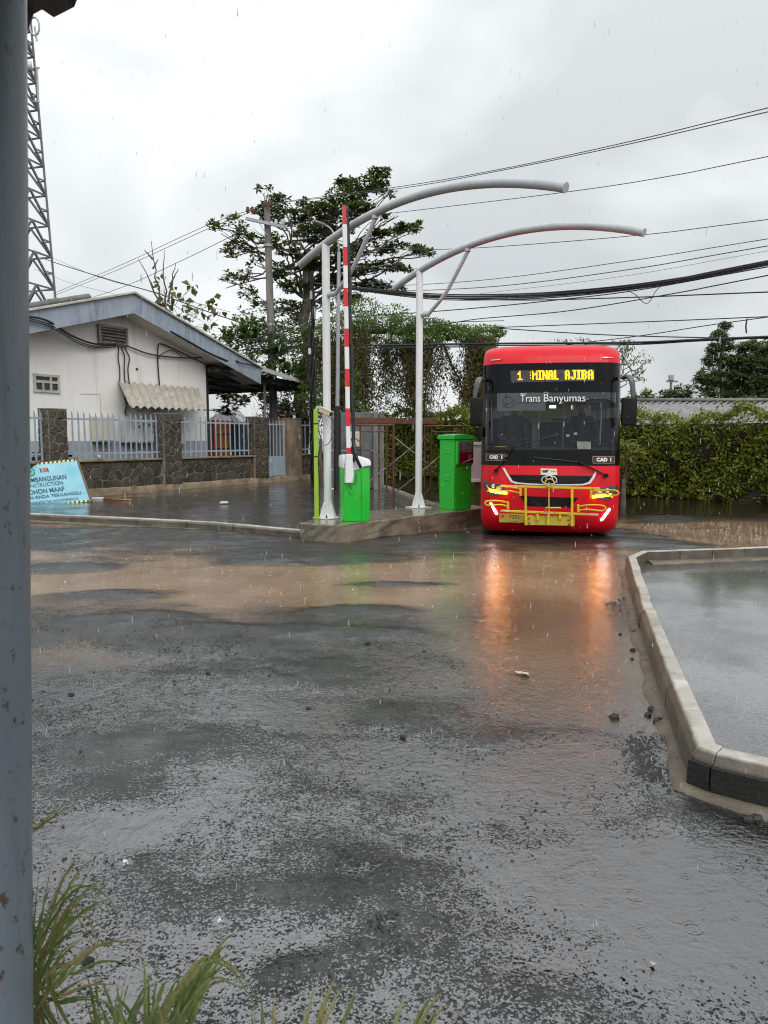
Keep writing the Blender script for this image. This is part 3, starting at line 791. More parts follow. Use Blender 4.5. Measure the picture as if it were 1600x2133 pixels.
# screen hood on the front face (y = -0.2)
m = MB(); m.prism([(-0.20, 0.80), (-0.255, 0.86), (-0.255, 1.27), (-0.20, 1.27)], lambda a, b, s_: (s_, a, b), -0.20, 0.216); m.build('hood', M['green'], t, local=True, bevel=0.005)
m = MB(); m.box((0.02, -0.258, 1.06), (0.36, 0.012, 0.40)); sc_ = m.build('screen', M['screen'], t, local=True, bevel=0.003)
for (x, z, w, h) in ((-0.09, 1.22, 0.08, 0.012), (0.12, 1.22, 0.08, 0.018), (0.02, 1.08, 0.30, 0.008), (0.11, 0.985, 0.07, 0.07)):
    m = MB(); m.box((x, -0.2655, z), (w, 0.002, h)); m.build('screen_mark', surf('pale_screen_print', (0.30, 0.05, 0.09), (0.34, 0.07, 0.11), 3, 0.3), sc_, local=True)
m = MB(); m.prism([(-0.10, 0.865), (0.19, 0.94), (0.19, 0.955), (-0.06, 0.885)], lambda a, b, s_: (a, s_, b), -0.268, -0.264); m.build('screen_mark', M['boxgrey'], sc_, local=True)

# lime pole with camera
lp = gz(660, 1081, PH)
t = thing('camera_pole', 'thin lime green pole with small ivory camera beside white post', 'pole', lp)
m = MB(); m.box(lp + Vector((0, 0, 0.89)), (0.075, 0.05, 1.78), rz=0.1); m.build('pole', M['lime'], t, bevel=0.004)
tz = lp + Vector((0, 0, 1.78))
c0 = tz + Vector((0.09, -0.03, -0.01)); cd = Vector((0.9, -0.42, -0.40)).normalized()
m = MB(); m.bar(c0 - cd * 0.02, c0 + cd * 0.19, 0.085, 0.075); cmb = m.build('camera_body', M['ivory'], t, bevel=0.012, seg=2)
m = MB(); m.bar(c0 - cd * 0.03 + Vector((0, 0, 0.045)), c0 + cd * 0.22 + Vector((0, 0, 0.045)), 0.10, 0.012); m.build('sun_shield', M['ivory'], cmb, bevel=0.003)
m = MB(); m.cyl(c0 + cd * 0.185, c0 + cd * 0.20, 0.034, n=16); m.build('lens', M['black'], cmb)
m = MB(); m.tube(bez([tz + Vector((0, 0, -0.03)), tz + Vector((0.03, 0, 0.03)), c0], 6), 0.022, 10); m.build('bracket', M['ivory'], t, smooth=True)
m = MB(); m.tube(bez([c0 - cd * 0.02, lp + Vector((0.30, -0.03, 1.55)), lp + Vector((0.22, -0.03, 1.25)), lp + Vector((0.05, -0.03, 1.12)), lp + Vector((0.045, -0.03, 0.6)), lp + Vector((0.045, -0.03, 0.05))], 8), 0.006, 6); m.build('camera_cable', M['cable'], t, smooth=True)
for zz in (1.55, 1.02): 
    m = MB(); m.box(lp + Vector((0, 0, zz)), (0.082, 0.057, 0.02), rz=0.1); m.build('cable_tie', M['black'], t)

# ------------------------------------------------------------------ rusty scaffold
AR = Vector((0.20, 15.05, YZ)); w_ = Vector((0.82, -0.95, 0)); L_ = Vector((1.52, 1.15, 0))
AL = AR - Vector((0.84, -0.15, 0))
w_ = AR - AL
t = thing('scaffold', 'rusty steel scaffold frame with cross braces behind the white post', 'scaffold', AR)
BLp = AL + Vector((1.55, 0.9, 0)); BRp = AR + Vector((1.55, 0.9, 0))
H_ = 1.82
def sframe(a, b):
    m = MB(); z = Vector((0, 0, 1)); d = (b - a)
    for q in (a, b): m.tube([q, q + z * H_], 0.022, 10)
    m.tube([a + z * (H_ - 0.03), b + z * (H_ - 0.03)], 0.02, 10)
    for f0 in (0.17, 0.83):
        q = a.lerp(b, f0); e = a if f0 < 0.5 else b
        m.tube([q + z * (H_ - 0.05), q + z * 0.45, q.lerp(e, 0.5) + z * 0.33, e + z * 0.28], 0.017, 8)
        for zz in (0.7, 1.0, 1.3): m.tube([e + z * zz, q + z * zz], 0.012, 6)
    m.tube([a.lerp(b, 0.17) + z * (H_ - 0.16), a.lerp(b, 0.83) + z * (H_ - 0.16)], 0.014, 8)
    m.build('end_frame', M['rust'], t, smooth=40)
sframe(AL, AR); sframe(BLp, BRp)
for a, b in ((AL, BLp), (AR, BRp)):
    for z0, z1 in ((1.55, 0.35), (0.35, 1.55)):
        m = MB(); m.tube([a + Vector((0, 0, z0)), b + Vector((0, 0, z1))], 0.014, 8); m.build('cross_brace', M['steel'], t, smooth=True)
e = (BLp - AL).normalized()
m = MB(); m.bar(AL - e * 0.05 + Vector((-0.1, -0.05, H_ + 0.07)), AL + Vector((1.78, 0.55, H_ + 0.07)), 0.10, 0.13); m.build('top_beam', M['rust'], t, bevel=0.006)

# ------------------------------------------------------------------ grey panel wall with concrete posts and meter box
t = thing('panel_wall', 'dark grey concrete panel wall between slim posts behind the scaffold', 'wall', (-0.9, 22.0, YZ))
yy = 22.0
x0, x1 = at(690, 900, yy).x, at(783, 900, yy).x
for i in range(4):
    m = MB(); m.box(((x0 + x1) / 2, yy, YZ + 0.02 + 0.28 + i * 0.575), (x1 - x0, 0.06, 0.565)); m.build('panel', M['greywall'], t, bevel=0.01)
for px in (783, 795):
    m = MB(); c = at(px, 900, yy); m.box((c.x, yy - 0.1 + (0.25 if px > 790 else 0), YZ + 1.16), (0.15, 0.15, 2.36)); m.build('concrete_post', M['poleconc'], t, bevel=0.012)
c = at(740, 915, yy - 0.3)
t = thing('meter_box', 'small pale grey meter box on a post by the panel wall', 'electric box', (c.x, yy - 0.3, YZ))
m = MB(); m.box((c.x, yy - 0.3, 1.6), (0.36, 0.16, 0.46)); m.build('box', M['cream'], t, bevel=0.01)
m = MB(); m.box((c.x, yy - 0.386, 1.6), (0.31, 0.008, 0.40)); d_ = m.build('door', M['cream'], t, bevel=0.003)
m = MB(); m.box((c.x - 0.11, yy - 0.394, 1.6), (0.02, 0.012, 0.07)); m.build('latch', M['black'], d_)
m = MB(); m.tube([(c.x, yy - 0.25, YZ), (c.x, yy - 0.25, 1.5)], 0.03, 8); m.build('stand', M['rust'], t)

# white hoarding panel seen between ticket cabinet and bus
c = at(992, 960, 17.5)
t = thing('white_gate_leaf', 'white metal gate leaf peeking out between ticket cabinet and bus', 'gate', (c.x, 17.5, 0))
m = MB(); m.box((c.x + 0.35, 17.5, 1.05), (1.1, 0.05, 0.95)); m.build('sheet', M['boxgrey'], t, bevel=0.005)
for z in (1.5, 0.6): 
    m = MB(); m.box((c.x + 0.35, 17.46, z), (1.14, 0.05, 0.07)); m.build('rail', M['whitepaint'], t, bevel=0.005)
m = MB(); m.box((c.x + 0.7, 17.5, 0.3), (0.08, 0.05, 0.62)); m.build('leg', M['whitepaint'], t)
# ------------------------------------------------------------------ stone fence along the yard
f0, f1 = gz(170, 1035, YZ), gz(640, 998, YZ)
U = (f1 - f0).normalized(); Nn = Vector((U.y, -U.x, 0))       # Nn faces the camera
def fs_(px):
    """distance along the fence line for a photo column"""
    k = (px - CX) / F / math.cos(PITCH)
    # solve (f0+U s).x = k*depth, depth ~ y*cos+... (height of eye: z=CAMZ)
    k = (px - CX) / F * math.cos(PITCH)
    return (k * f0.y / 1.0 - f0.x) / (U.x - k * U.y) if True else 0
FP = lambda s_, o, z: f0 + U * s_ + Nn * o + Vector((0, 0, z))
def clip_poly(poly, a, b):
    """keep the side of the bisector nearer a"""
    mx, my = (a[0] + b[0]) / 2, (a[1] + b[1]) / 2; dx, dy = b[0] - a[0], b[1] - a[1]
    out = []; n = len(poly)
    for i in range(n):
        p, q = poly[i], poly[(i + 1) % n]
        sp = (p[0] - mx) * dx + (p[1] - my) * dy; sq = (q[0] - mx) * dx + (q[1] - my) * dy
        if sp <= 0: out.append(p)
        if (sp < 0 < sq) or (sq < 0 < sp):
            t = sp / (sp - sq); out.append((p[0] + (q[0] - p[0]) * t, p[1] + (q[1] - p[1]) * t))
    return out
def stones(parent, rect, fn, cell, rnd, gap=0.013):
    """crazy paving: every stone is its own block, proud of the mortar"""
    a0, a1, b0, b1 = rect
    na, nb = max(1, round((a1 - a0) / cell)), max(1, round((b1 - b0) / cell))
    pts = []
    for i in range(na):
        for j in range(nb):
            off = 0.5 if j % 2 else 0.0
            pts.append((a0 + (i + 0.5 + off * 0.5 + rnd.uniform(-.42, .42)) * (a1 - a0) / na, b0 + (j + 0.5 + rnd.uniform(-.38, .38)) * (b1 - b0) / nb))
    for p in pts:
        poly = [(a0, b0), (a1, b0), (a1, b1), (a0, b1)]
        for q in pts:
            if q is not p and abs(q[0] - p[0]) < cell * 3 and abs(q[1] - p[1]) < cell * 3:
                poly = clip_poly(poly, p, q)
                if len(poly) < 3: break
        if len(poly) < 3: continue
        cx = sum(q[0] for q in poly) / len(poly); cy = sum(q[1] for q in poly) / len(poly)
        sz = min(max(abs(q[0] - cx) for q in poly), max(abs(q[1] - cy) for q in poly))
        if sz < 0.03: continue
        def shrink(g): 
            return [(cx + (q[0] - cx) * max(0.2, 1 - g / max(0.03, math.hypot(q[0] - cx, q[1] - cy))), cy + (q[1] - cy) * max(0.2, 1 - g / max(0.03, math.hypot(q[0] - cx, q[1] - cy)))) for q in poly]
        d = rnd.uniform(0.018, 0.04); tx, ty = rnd.uniform(-.06, .06), rnd.uniform(-.06, .06)
        r0, r1, r2 = shrink(gap), shrink(gap + 0.004), shrink(gap + 0.022)
        n = len(poly); m = MB()
        hh = lambda q, e: max(0.006, d * e + (q[0] - cx) * tx + (q[1] - cy) * ty)
        vs = [fn(a, b, -0.01) for a, b in r0] + [fn(a, b, hh((a, b), 0.6)) for a, b in r1] + [fn(a, b, hh((a, b), 1.0)) for a, b in r2]
        fs = [(i, (i + 1) % n, n + (i + 1) % n, n + i) for i in range(n)] + [(n + i, n + (i + 1) % n, 2 * n + (i + 1) % n, 2 * n + i) for i in range(n)] + [tuple(2 * n + i for i in range(n))]
        m.add(vs, fs); m.build('stone', M['stone'], parent)
RS = random.Random(11)
WZ, FH, FZ = 1.00, 0.27, 2.34          # wall top, footing top, fence top above ground (z)
fence = thing('stone_fence', 'dark crazy stone boundary wall with pillars and grey-blue steel pickets', 'fence', f0)
s_start, s_end = fs_(-120), fs_(684)
# wall core, cap and footing
def pillar_s(pa, pb): return fs_(pa), fs_(pb)
pillars = [(99, 138), (338, 375), (528, 556), (601, 626)]
gate_s = (fs_(557), fs_(600))
for (a, b) in ((s_start, gate_s[0] - 0.05), (fs_(612), s_end)):
    m = MB(); m.prism([(-0.10, -0.1), (0.0, -0.1), (0.0, WZ), (-0.10, WZ)], lambda o, z, s_: FP(s_, o - 0.06, z - YZ), a, b); m.build('wall_core', M['mortar'], fence)
    m = MB(); m.prism([(-0.22, WZ), (0.035, WZ), (0.035, WZ + 0.055), (-0.22, WZ + 0.055)], lambda o, z, s_: FP(s_, o, z - YZ), a, b); m.build('wall_cap', M['footing'], fence, bevel=0.008)
    stones(fence, (a, b, FH, WZ), lambda s_, z, d: FP(s_, -0.06 + d, z - YZ), 0.28, RS, 0.016)
# rough cement footing with ragged edge
m = MB(); k = 120; vs = []
for i in range(k + 1):
    s_ = s_start + (s_end - s_start) * i / k; j = RS.uniform(-.02, .02)
    vs += [FP(s_, 0.0, FH + 0.02 + j * 0.6 - YZ), FP(s_, 0.06 + j, FH - 0.01 + j - YZ), FP(s_, 0.09 + j, 0.10 - YZ), FP(s_, 0.10 + j * 1.5, 0.0 - YZ)]
m.add(vs, [(i * 4 + c, i * 4 + c + 1, i * 4 + c + 5, i * 4 + c + 4) for i in range(k) for c in range(3)])
m.build('footing', M['footing'], fence, smooth=50)
for i, (pa, pb) in enumerate(pillars):
    a, b = pillar_s(pa, pb)
    dth = 0.34
    # front face narrower: part of the measured width is the near side face
    wdt = (b - a)
    pl = MB(); pl.prism([(a, 0.06), (b, 0.06), (b, -dth), (a, -dth)], lambda s_, o, z: FP(s_, o, z - YZ), 0.0, FZ - (0.0 if i < 3 else 0.02))
    pil = pl.build('pillar', M['mortar'] if i < 2 else M['footing'], fence, bevel=0.01)
    if i < 3:
        stones(pil, (a, b, FH if i else 0.3, FZ), lambda s_, z, d: FP(s_, 0.06 + d, z - YZ), 0.20, RS, 0.016)
        stones(pil, (-dth, 0.06, WZ + 0.06, FZ), lambda o, z, d: FP(a - d, o, z - YZ), 0.20, RS, 0.016)
    m = MB(); m.prism([(a - 0.01, 0.075), (b + 0.01, 0.075), (b + 0.01, -dth - 0.01), (a - 0.01, -dth - 0.01)], lambda s_, o, z: FP(s_, o, z - YZ), FZ + 0.002, FZ + 0.03); m.build('pillar_cap', M['poleconc'], pil)
def picket(parent, s_, z0, z1, w=0.052, lean=0.0):
    m = MB(); m.prism([(-w / 2, z0), (w / 2, z0), (w / 2 + lean, z1 - 0.10), (-w / 2 + 0.006 + lean, z1), (-w / 2 + lean, z1 - 0.015)], lambda q, z, o: FP(s_ + q, o - 0.13, z - YZ), 0.0, 0.006)
    m.build('picket', M['fence'], parent)
def rails(parent, a, b, zs):
    for z in zs:
        m = MB(); m.prism([(-0.002, z), (-0.024, z), (-0.024, z + 0.05), (-0.002, z + 0.05)], lambda o, zz, s_: FP(s_, o - 0.13, zz - YZ), a, b); m.build('rail', M['fence'], parent)
panels = [(-120, 99, 16), (138, 338, 17), (375, 528, 15), (626, 684, 6)]
for pa, pb, k in panels:
    a, b = fs_(pa), fs_(pb)
    rails(fence, a, b, (WZ + 0.20, FZ - 0.24))
    for i in range(k):
        s_ = a + (b - a) * (i + 0.5) / k
        picket(fence, s_, WZ + 0.06, FZ - 0.01 + RS.uniform(-.015, .01), lean=RS.uniform(-.012, .012))
gt = thing('picket_gate', 'narrow grey-blue picket gate with solid lower panel in the stone fence', 'gate', FP(gate_s[0], -0.13, 0))
for i in range(6):
    picket(gt, gate_s[0] + (gate_s[1] - gate_s[0]) * (i + 0.6) / 6.2, 0.95, FZ - 0.03)
rails(gt, gate_s[0] + 0.02, gate_s[1] - 0.02, (0.95, FZ - 0.24, 0.30))
m = MB(); m.prism([(gate_s[0] + 0.03, 0.30), (gate_s[1] - 0.03, 0.30), (gate_s[1] - 0.03, 0.98), (gate_s[0] + 0.03, 0.98)], lambda s_, z, o: FP(s_, o, z - YZ), -0.14, -0.125); m.build('lower_panel', M['fence'], gt, bevel=0.003)
m = MB(); m.prism([(gate_s[1] - 0.06, 0.25), (gate_s[1] - 0.02, 0.25), (gate_s[1] - 0.02, FZ - 0.1), (gate_s[1] - 0.06, FZ - 0.1)], lambda s_, z, o: FP(s_, o, z - YZ), -0.15, -0.115); m.build('stile', M['fence'], gt)
m = MB(); m.prism([(gate_s[0] - 0.1, 0.0), (gate_s[1] + 0.1, 0.0), (gate_s[1] + 0.1, 0.27), (gate_s[0] - 0.1, 0.27)], lambda s_, z, o: FP(s_, o, z - YZ), -0.45, 0.02); m.build('step', M['footing'], gt, bevel=0.01)

# ------------------------------------------------------------------ white gabled building behind the fence
BO = -2.4                                      # offset of the gable wall from the fence line
b0 = f0 + Nn * BO
def bs_(px, o=0.0):
    q = b0 + Nn * o; k = (px - CX) / F * math.cos(PITCH)
    return (k * q.y - q.x) / (U.x - k * U.y)
BP = lambda s_, o, z: b0 + U * s_ + Nn * o + Vector((0, 0, z - YZ))
def zat(py, s_, o=0.0):
    q = BP(s_, o, 0); return at(CX, py, q.y).z
OV = 0.75                                      # overhang of the gable roof
sp = bs_(288, OV); zp = zat(612, sp, OV)
sr = bs_(546, OV); zr = zat(768, sr, OV)
slope = (zp - zr) / (sr - sp)
swr = bs_(432); swl = sp - (swr - sp) * 1.0
sl = sp - (sr - sp)
zroof = lambda s_: zp - abs(s_ - sp) * slope
zf = lambda px, py, o=0.0: zat(py, bs_(px, o), o)
bld = thing('building', 'white plastered building with low gable and blue-grey fascia behind the fence', 'building', BP(sp, 0, YZ))
DEPTH = 11.0
WT = 0.58                                     # fascia depth
wall_top = lambda s_: zroof(s_) - 0.30
m = MB(); m.prism([(swl, 1.55), (swr, 1.55), (swr, wall_top(swr)), (sp, wall_top(sp)), (swl, wall_top(swl))], lambda s_, z, o: BP(s_, o, z), 0.0, -0.2); m.build('gable_wall', M['plaster'], bld)
m = MB(); m.prism([(swl, YZ - .2), (swr, YZ - .2), (swr, 1.55), (swl, 1.55)], lambda s_, z, o: BP(s_, o, z), 0.012, -0.2); m.build('dado', M['dado'], bld)
m = MB(); m.prism([(-0.2, YZ), (-DEPTH, YZ), (-DEPTH, wall_top(swr)), (-0.2, wall_top(swr))], lambda o, z, s_: BP(s_, o, z), swr - 0.2, swr); m.build('side_wall', M['plaster'], bld)
def slab(nm, mat, s0, s1, dz0, dz1, o0, o1, bev=0.0):
    m = MB(); m.prism([(s0, zroof(s0) + dz0), (s1, zroof(s1) + dz0), (s1, zroof(s1) + dz1), (s0, zroof(s0) + dz1)], lambda s_, z, o: BP(s_, o, z), o0, o1)
    return m.build(nm, mat, bld, bevel=bev)
for (a, b) in ((sl, sp), (sp, sr)):
    slab('fascia', M['fascia'], a, b, -WT, 0.0, OV, OV - 0.03, 0.004)
    slab('soffit', M['soffit'], a, b, -WT + 0.05, -WT + 0.02, OV - 0.032, -0.15)
    slab('verge_cap', M['verge'], a - 0.03 * (a == sl), b + 0.03 * (b == sr), 0.004, 0.075, OV + 0.09, OV - 0.32, 0.01)
    # roof covering as corrugated sheet
    rs = slab('roof', M['rooftile'], a, b, -0.02, 0.03, OV - 0.32, -DEPTH)
m = MB(); m.tube([BP(sl, OV - 0.5, zroof(sl) + 0.12), BP(sp - 1.2, OV - 0.5, zroof(sp - 1.2) + 0.12)], 0.10, 12)
for q in (0.25, 0.5, 0.75):
    c = BP(sl, OV - 0.5, zroof(sl) + 0.12).lerp(BP(sp - 1.2, OV - 0.5, zroof(sp - 1.2) + 0.12), q); d = (BP(sp, 0, zroof(sp)) - BP(sl, 0, zroof(sl))).normalized()
    m.cyl(c - d * 0.15, c + d * 0.15, 0.115, n=12)
m.build('ridge_roll', M['rooftile'], bld, smooth=40)
# fascia joint straps
for px in (287, 480):
    s_ = bs_(px, OV + 0.0); m = MB(); m.prism([(s_ - 0.012, zroof(s_) - WT + 0.01), (s_ + 0.012, zroof(s_) - WT + 0.01), (s_ + 0.012, zroof(s_) - 0.01), (s_ - 0.012, zroof(s_) - 0.01)], lambda q, z, o: BP(q, o, z), OV + 0.004, OV + 0.001); m.build('fascia_joint', M['dado'], bld)
# box end of the eave
m = MB(); e0 = bs_(498, OV); m.prism([(e0, zat(757, e0, OV)), (sr + 0.0, zroof(sr) - 0.05), (sr, zat(772, sr, OV) - 0.18), (e0, zat(768, e0, OV) - 0.10)], lambda s_, z, o: BP(s_, o, z), OV + 0.006, OV - 0.05); m.build('eave_box', M['fascia'], bld, bevel=0.004)
# louvred vent
va, vb = bs_(212), bs_(268); zt_, zb_ = zf(240, 682), zf(240, 716)
m = MB(); m.prism([(va, zb_), (vb, zb_), (vb, zt_), (va, zt_)], lambda s_, z, o: BP(s_, o, z), 0.006, 0.02); vent = m.build('vent', M['black'], bld)
for i in range(5):
    z = zb_ + (zt_ - zb_) * (i + 0.5) / 5
    m = MB(); m.prism([(0.02, z + 0.05), (0.10, z - 0.04), (0.10, z - 0.02), (0.02, z + 0.07)], lambda o, zz, s_: BP(s_, o, zz), va + 0.05, vb - 0.05); m.build('slat', M['steel'], vent)
for (a, b, c, d) in ((va - 0.03, va + 0.05, zb_ - 0.04, zt_ + 0.04), (vb - 0.05, vb + 0.03, zb_ - 0.04, zt_ + 0.04), (va + 0.05, vb - 0.05, zb_ - 0.04, zb_ + 0.03), (va + 0.05, vb - 0.05, zt_ - 0.03, zt_ + 0.04)):
    m = MB(); m.prism([(a, c), (b, c), (b, d), (a, d)], lambda s_, z, o: BP(s_, o, z), 0.02, 0.115); m.build('vent_frame', M['steel'], vent)
# small window
wa, wb = bs_(77), bs_(126); zt_, zb_ = zf(100, 784), zf(100, 814)
m = MB(); m.prism([(wa, zb_), (wb, zb_), (wb, zt_), (wa, zt_)], lambda s_, z, o: BP(s_, o, z), 0.004, 0.008); win = m.build('window', M['glassdark'], bld)
frm = MB()
zm = zb_ + (zt_ - zb_) * 0.58
def wbar(a, b, c, d):
    m = MB(); m.prism([(a, c), (b, c), (b, d), (a, d)], lambda s_, z, o: BP(s_, o, z), 0.008, 0.05); m.build('frame_bar', M['verge'], win)
w3 = (wb - wa) / 3
wbar(wa - 0.04, wb + 0.04, zb_ - 0.05, zb_ + 0.02); wbar(wa - 0.04, wb + 0.04, zt_ - 0.01, zt_ + 0.06); wbar(wa - 0.04, wb + 0.04, zm - 0.02, zm + 0.05)
for q in range(4): 
    x = wa + w3 * q; wbar(x - 0.03, x + 0.03, zb_ + 0.02, zm - 0.02)
    if q in (0, 3) or q == 2: wbar(x - 0.03, x + 0.03, zm + 0.05, zt_ - 0.01)
# recessed panel outline on the wall and hole
for (a, b, c, d) in ((170, 212, 820, 821.5), (211, 212.3, 821, 868)):
    m = MB(); m.prism([(bs_(a), zf(a, d)), (bs_(b), zf(b, d)), (bs_(b), zf(b, c)), (bs_(a), zf(a, c))], lambda s_, z, o: BP(s_, o, z), 0.002, 0.006); m.build('wall_crack', M['verge'], bld)
m = MB(); q = BP(bs_(290), 0.004, zf(290, 769)); m.cyl(q, q + Nn * 0.01, 0.045, n=12); m.build('wall_hole', M['black'], bld)

# corrugated awning
aw = thing('awning', 'corrugated asbestos awning over electric boxes on the white wall', 'awning', BP(bs_(330), 0, 3.0))
a0, a1 = bs_(249), bs_(415)
AO = 1.15
a1f = bs_(428, AO); a0f = bs_(272, AO)
zt_, zb_ = zf(330, 802), zf(345, 850, AO)
k = 90; vs = []
for i in range(k + 1):
    t_ = i / k; ph = math.cos(t_ * 11 * 2 * math.pi) * 0.038
    p = BP(a0 + (a1 - a0) * t_, 0.03, zt_ + ph); q = BP(a0f + (a1f - a0f) * t_, AO, zb_ + ph)
    vs += [p, q, q - Vector((0, 0, 0.012)), p - Vector((0, 0, 0.012))]
m = MB(); m.add(vs, [(i * 4 + c, i * 4 + 4 + c, i * 4 + 4 + (c + 1) % 4, i * 4 + (c + 1) % 4) for i in range(k) for c in range(4)]); m.build('corrugated_sheet', M['awning'], aw, smooth=60)
for px in (275, 345, 405):
    s_ = bs_(px); m = MB(); m.tube([BP(s_, 0.0, zt_ - 0.75), BP(s_ + 0.1, AO * 0.8, zb_ + 0.02)], 0.02, 8); m.build('strut', M['rust'], aw)
# electric boxes on the wall below the awning
def wallbox(pxa, pxb, pya, pyb, mat, label, dth, marks=()):
    o = thing('electric_box', label, 'electric box', BP(bs_(pxa), 0, 1.5), group='electric boxes on the white wall')
    a, b = bs_(pxa, dth), bs_(pxb, dth); z1, z0 = zf((pxa + pxb) / 2, pya, dth), zf((pxa + pxb) / 2, pyb, dth)
    m = MB(); m.prism([(a, z0), (b, z0), (b, z1), (a, z1)], lambda s_, z, q: BP(s_, q, z), 0.02, dth); m.build('box', mat, o, bevel=0.01)
    m = MB(); m.prism([(a + 0.04, z0 + 0.04), (b - 0.04, z0 + 0.04), (b - 0.04, z1 - 0.04), (a + 0.04, z1 - 0.04)], lambda s_, z, q: BP(s_, q, z), dth + 0.002, dth + 0.014); d = m.build('door', mat, o, bevel=0.003)
    for (fx, fz, mt) in marks:
        q = BP(a + (b - a) * fx, dth + 0.015, z0 + (z1 - z0) * fz); m = MB(); m.cyl(q, q + Nn * 0.02, 0.04, n=10); m.build('indicator', mt, d)
wallbox(203, 240, 868, 920, M['cream'], 'plain cream electric box under the awning, beside the stone pillar', 0.35)
wallbox(264, 300, 868, 922, M['boxgrey'], 'grey electric box with a red lamp, middle of the row under the awning', 0.35, ((0.5, 0.6, M['redpaint']), (0.75, 0.6, M['black'])))
wallbox(302, 335, 870, 922, M['boxgrey'], 'grey electric box nearest the middle stone pillar, with red button', 0.35, ((0.45, 0.42, M['redpaint']), (0.3, 0.7, M['black'])))
wallbox(372, 386, 865, 925, M['boxgrey'], 'narrow pale electric box at the corner of the white wall', 0.25, ((0.5, 0.8, M['black']),))

# cables draped over the gable
def cable(name, label, pts, r, mat='cable', group='cables around the white building', n=10, cat='cable', k=6):
    m = MB(); m.tube(bez(pts, n) if len(pts) > 2 else pts, r, k); o = m.build(name, M[mat], smooth=True)
    return tag(o, label, cat, group)
W = lambda px, py, o=0.10: BP(bs_(px, o), o, zf(px, py, o))
o_ = OV + 0.08
cable('cable', 'thick black cable hung across the fascia from behind the grey post', [W(20, 640, o_), W(60, 656, o_), W(110, 668, o_), W(160, 700, 0.3), W(205, 716, 0.15), W(250, 717, 0.1)], 0.030)
for dy, lb in ((3, 'upper strand'), (7, 'lower strand')):
    cable('cable', f'{lb} of the thin cables looping below the gable vent', [W(40, 652 + dy, o_), W(112, 672 + dy, o_), W(165, 705 + dy, 0.3), W(205, 718 + dy * 0.8, 0.15), W(240, 716 + dy, 0.1), W(262, 715, 0.1)], 0.016)
cable('cable', 'black cable running from the vent along the wall to the eave end', [W(250, 716, 0.1), W(275, 722, 0.1), W(320, 738, 0.1), W(380, 745, 0.12), W(440, 745, 0.3), W(480, 748, 0.6), W(505, 756, o_), W(542, 763, o_)], 0.024)
cable('cable', 'black cable rising to a loop right of the vent drops', [W(336, 803, 0.05), W(334, 760, 0.05), W(335, 724, 0.06), W(342, 716, 0.08), W(370, 728, 0.1), W(420, 752, 0.12), W(445, 760, 0.2), W(475, 752, 0.5), W(500, 752, o_)], 0.022)
cable('cable', 'bent black cable forming the inner curve beside the loop', [W(335, 748, 0.06), W(342, 738, 0.08), W(362, 730, 0.1), W(385, 742, 0.1)], 0.013)
for px, lb, dx in ((256, 'first', -6), (263, 'second', 5), (270, 'third', 9)):
    cable('cable', f'{lb} of the three cables dropping from the vent to the awning', [W(px - 6, 714, 0.08), W(px - 2, 728, 0.07), W(px + dx * 0.6, 745, 0.06), W(px + dx * 0.2, 770, 0.06), W(px + dx * 0.4, 800, 0.06)], 0.020)
cable('cable', 'black cable hanging below the awning down to the boxes', [W(262, 812, 0.06), W(264, 830, 0.08), W(266, 845, 0.07), W(263, 858, 0.07), W(264, 880, 0.07)], 0.030)
for px, py, px2, py2 in ((430, 700, 505, 757),):
    cable('cable', 'black cable clipped along the lower edge of the sloping fascia', [W(362, 690, OV + 0.02), W(400, 712, OV + 0.02), W(440, 735, OV + 0.02), W(478, 752, OV + 0.03)], 0.028)

# ------------------------------------------------------------------ open carport beside the building
cp = thing('carport', 'dark open carport roof on thin steel posts joined to the building', 'carport', BP(sr, 0, YZ))
ce = bs_(668, OV); cz0 = zat(769, sr, OV) - 0.02; cz1 = zat(808, ce, OV)
CPZ = lambda s_: cz0 + (cz1 - cz0) * (s_ - sr) / (ce - sr)
M['darkroof'] = surf('carport_dark_sheet', (0.045, 0.043, 0.04), (0.075, 0.07, 0.066), 3, 0.6, 0.1)
m = MB(); kk = 40; vs = []
for i in range(kk + 1):
    o = OV - (DEPTH + OV) * i / kk; ph = 0.02 * (i % 2)
    vs += [BP(swr - 0.1, o, CPZ(swr) * 0 + cz0 + 0.04 - 0.28 + ph), BP(ce, o, cz1 + 0.03 + ph)]
s0c = swr - 0.1
vs = []
for i in range(kk + 1):
    o = OV - (7.0 + OV) * i / kk; ph = 0.03 * (i % 2)
    for s_ in (s0c, ce):
        vs.append(BP(s_, o, CPZ(s_) + 0.01 + ph - (0.35 if s_ == s0c else 0)))
    for s_ in (s0c, ce):
        vs.append(BP(s_, o, CPZ(s_) + 0.045 + ph - (0.35 if s_ == s0c else 0)))
m.add(vs, [f for i in range(kk) for f in ((i * 4, i * 4 + 1, i * 4 + 5, i * 4 + 4), (i * 4 + 2, i * 4 + 6, i * 4 + 7, i * 4 + 3))]); m.build('roof_sheet', M['darkroof'], cp)
m = MB(); m.prism([(sr - 0.02, cz0 - 0.04), (ce, cz1 - 0.06), (ce, cz1 + 0.09), (sr - 0.02, cz0 + 0.12)], lambda s_, z, o: BP(s_, o, z), OV + 0.03, OV); m.build('edge_trim', M['boxgrey'], cp, bevel=0.004)
for i in range(5):
    o = OV - 0.5 - i * 1.5
    m = MB(); m.bar(BP(s0c, o, CPZ(s0c) - 0.42), BP(ce - 0.1, o, cz1 - 0.06), 0.06, 0.10); m.build('rafter', M['darkroof'], cp)
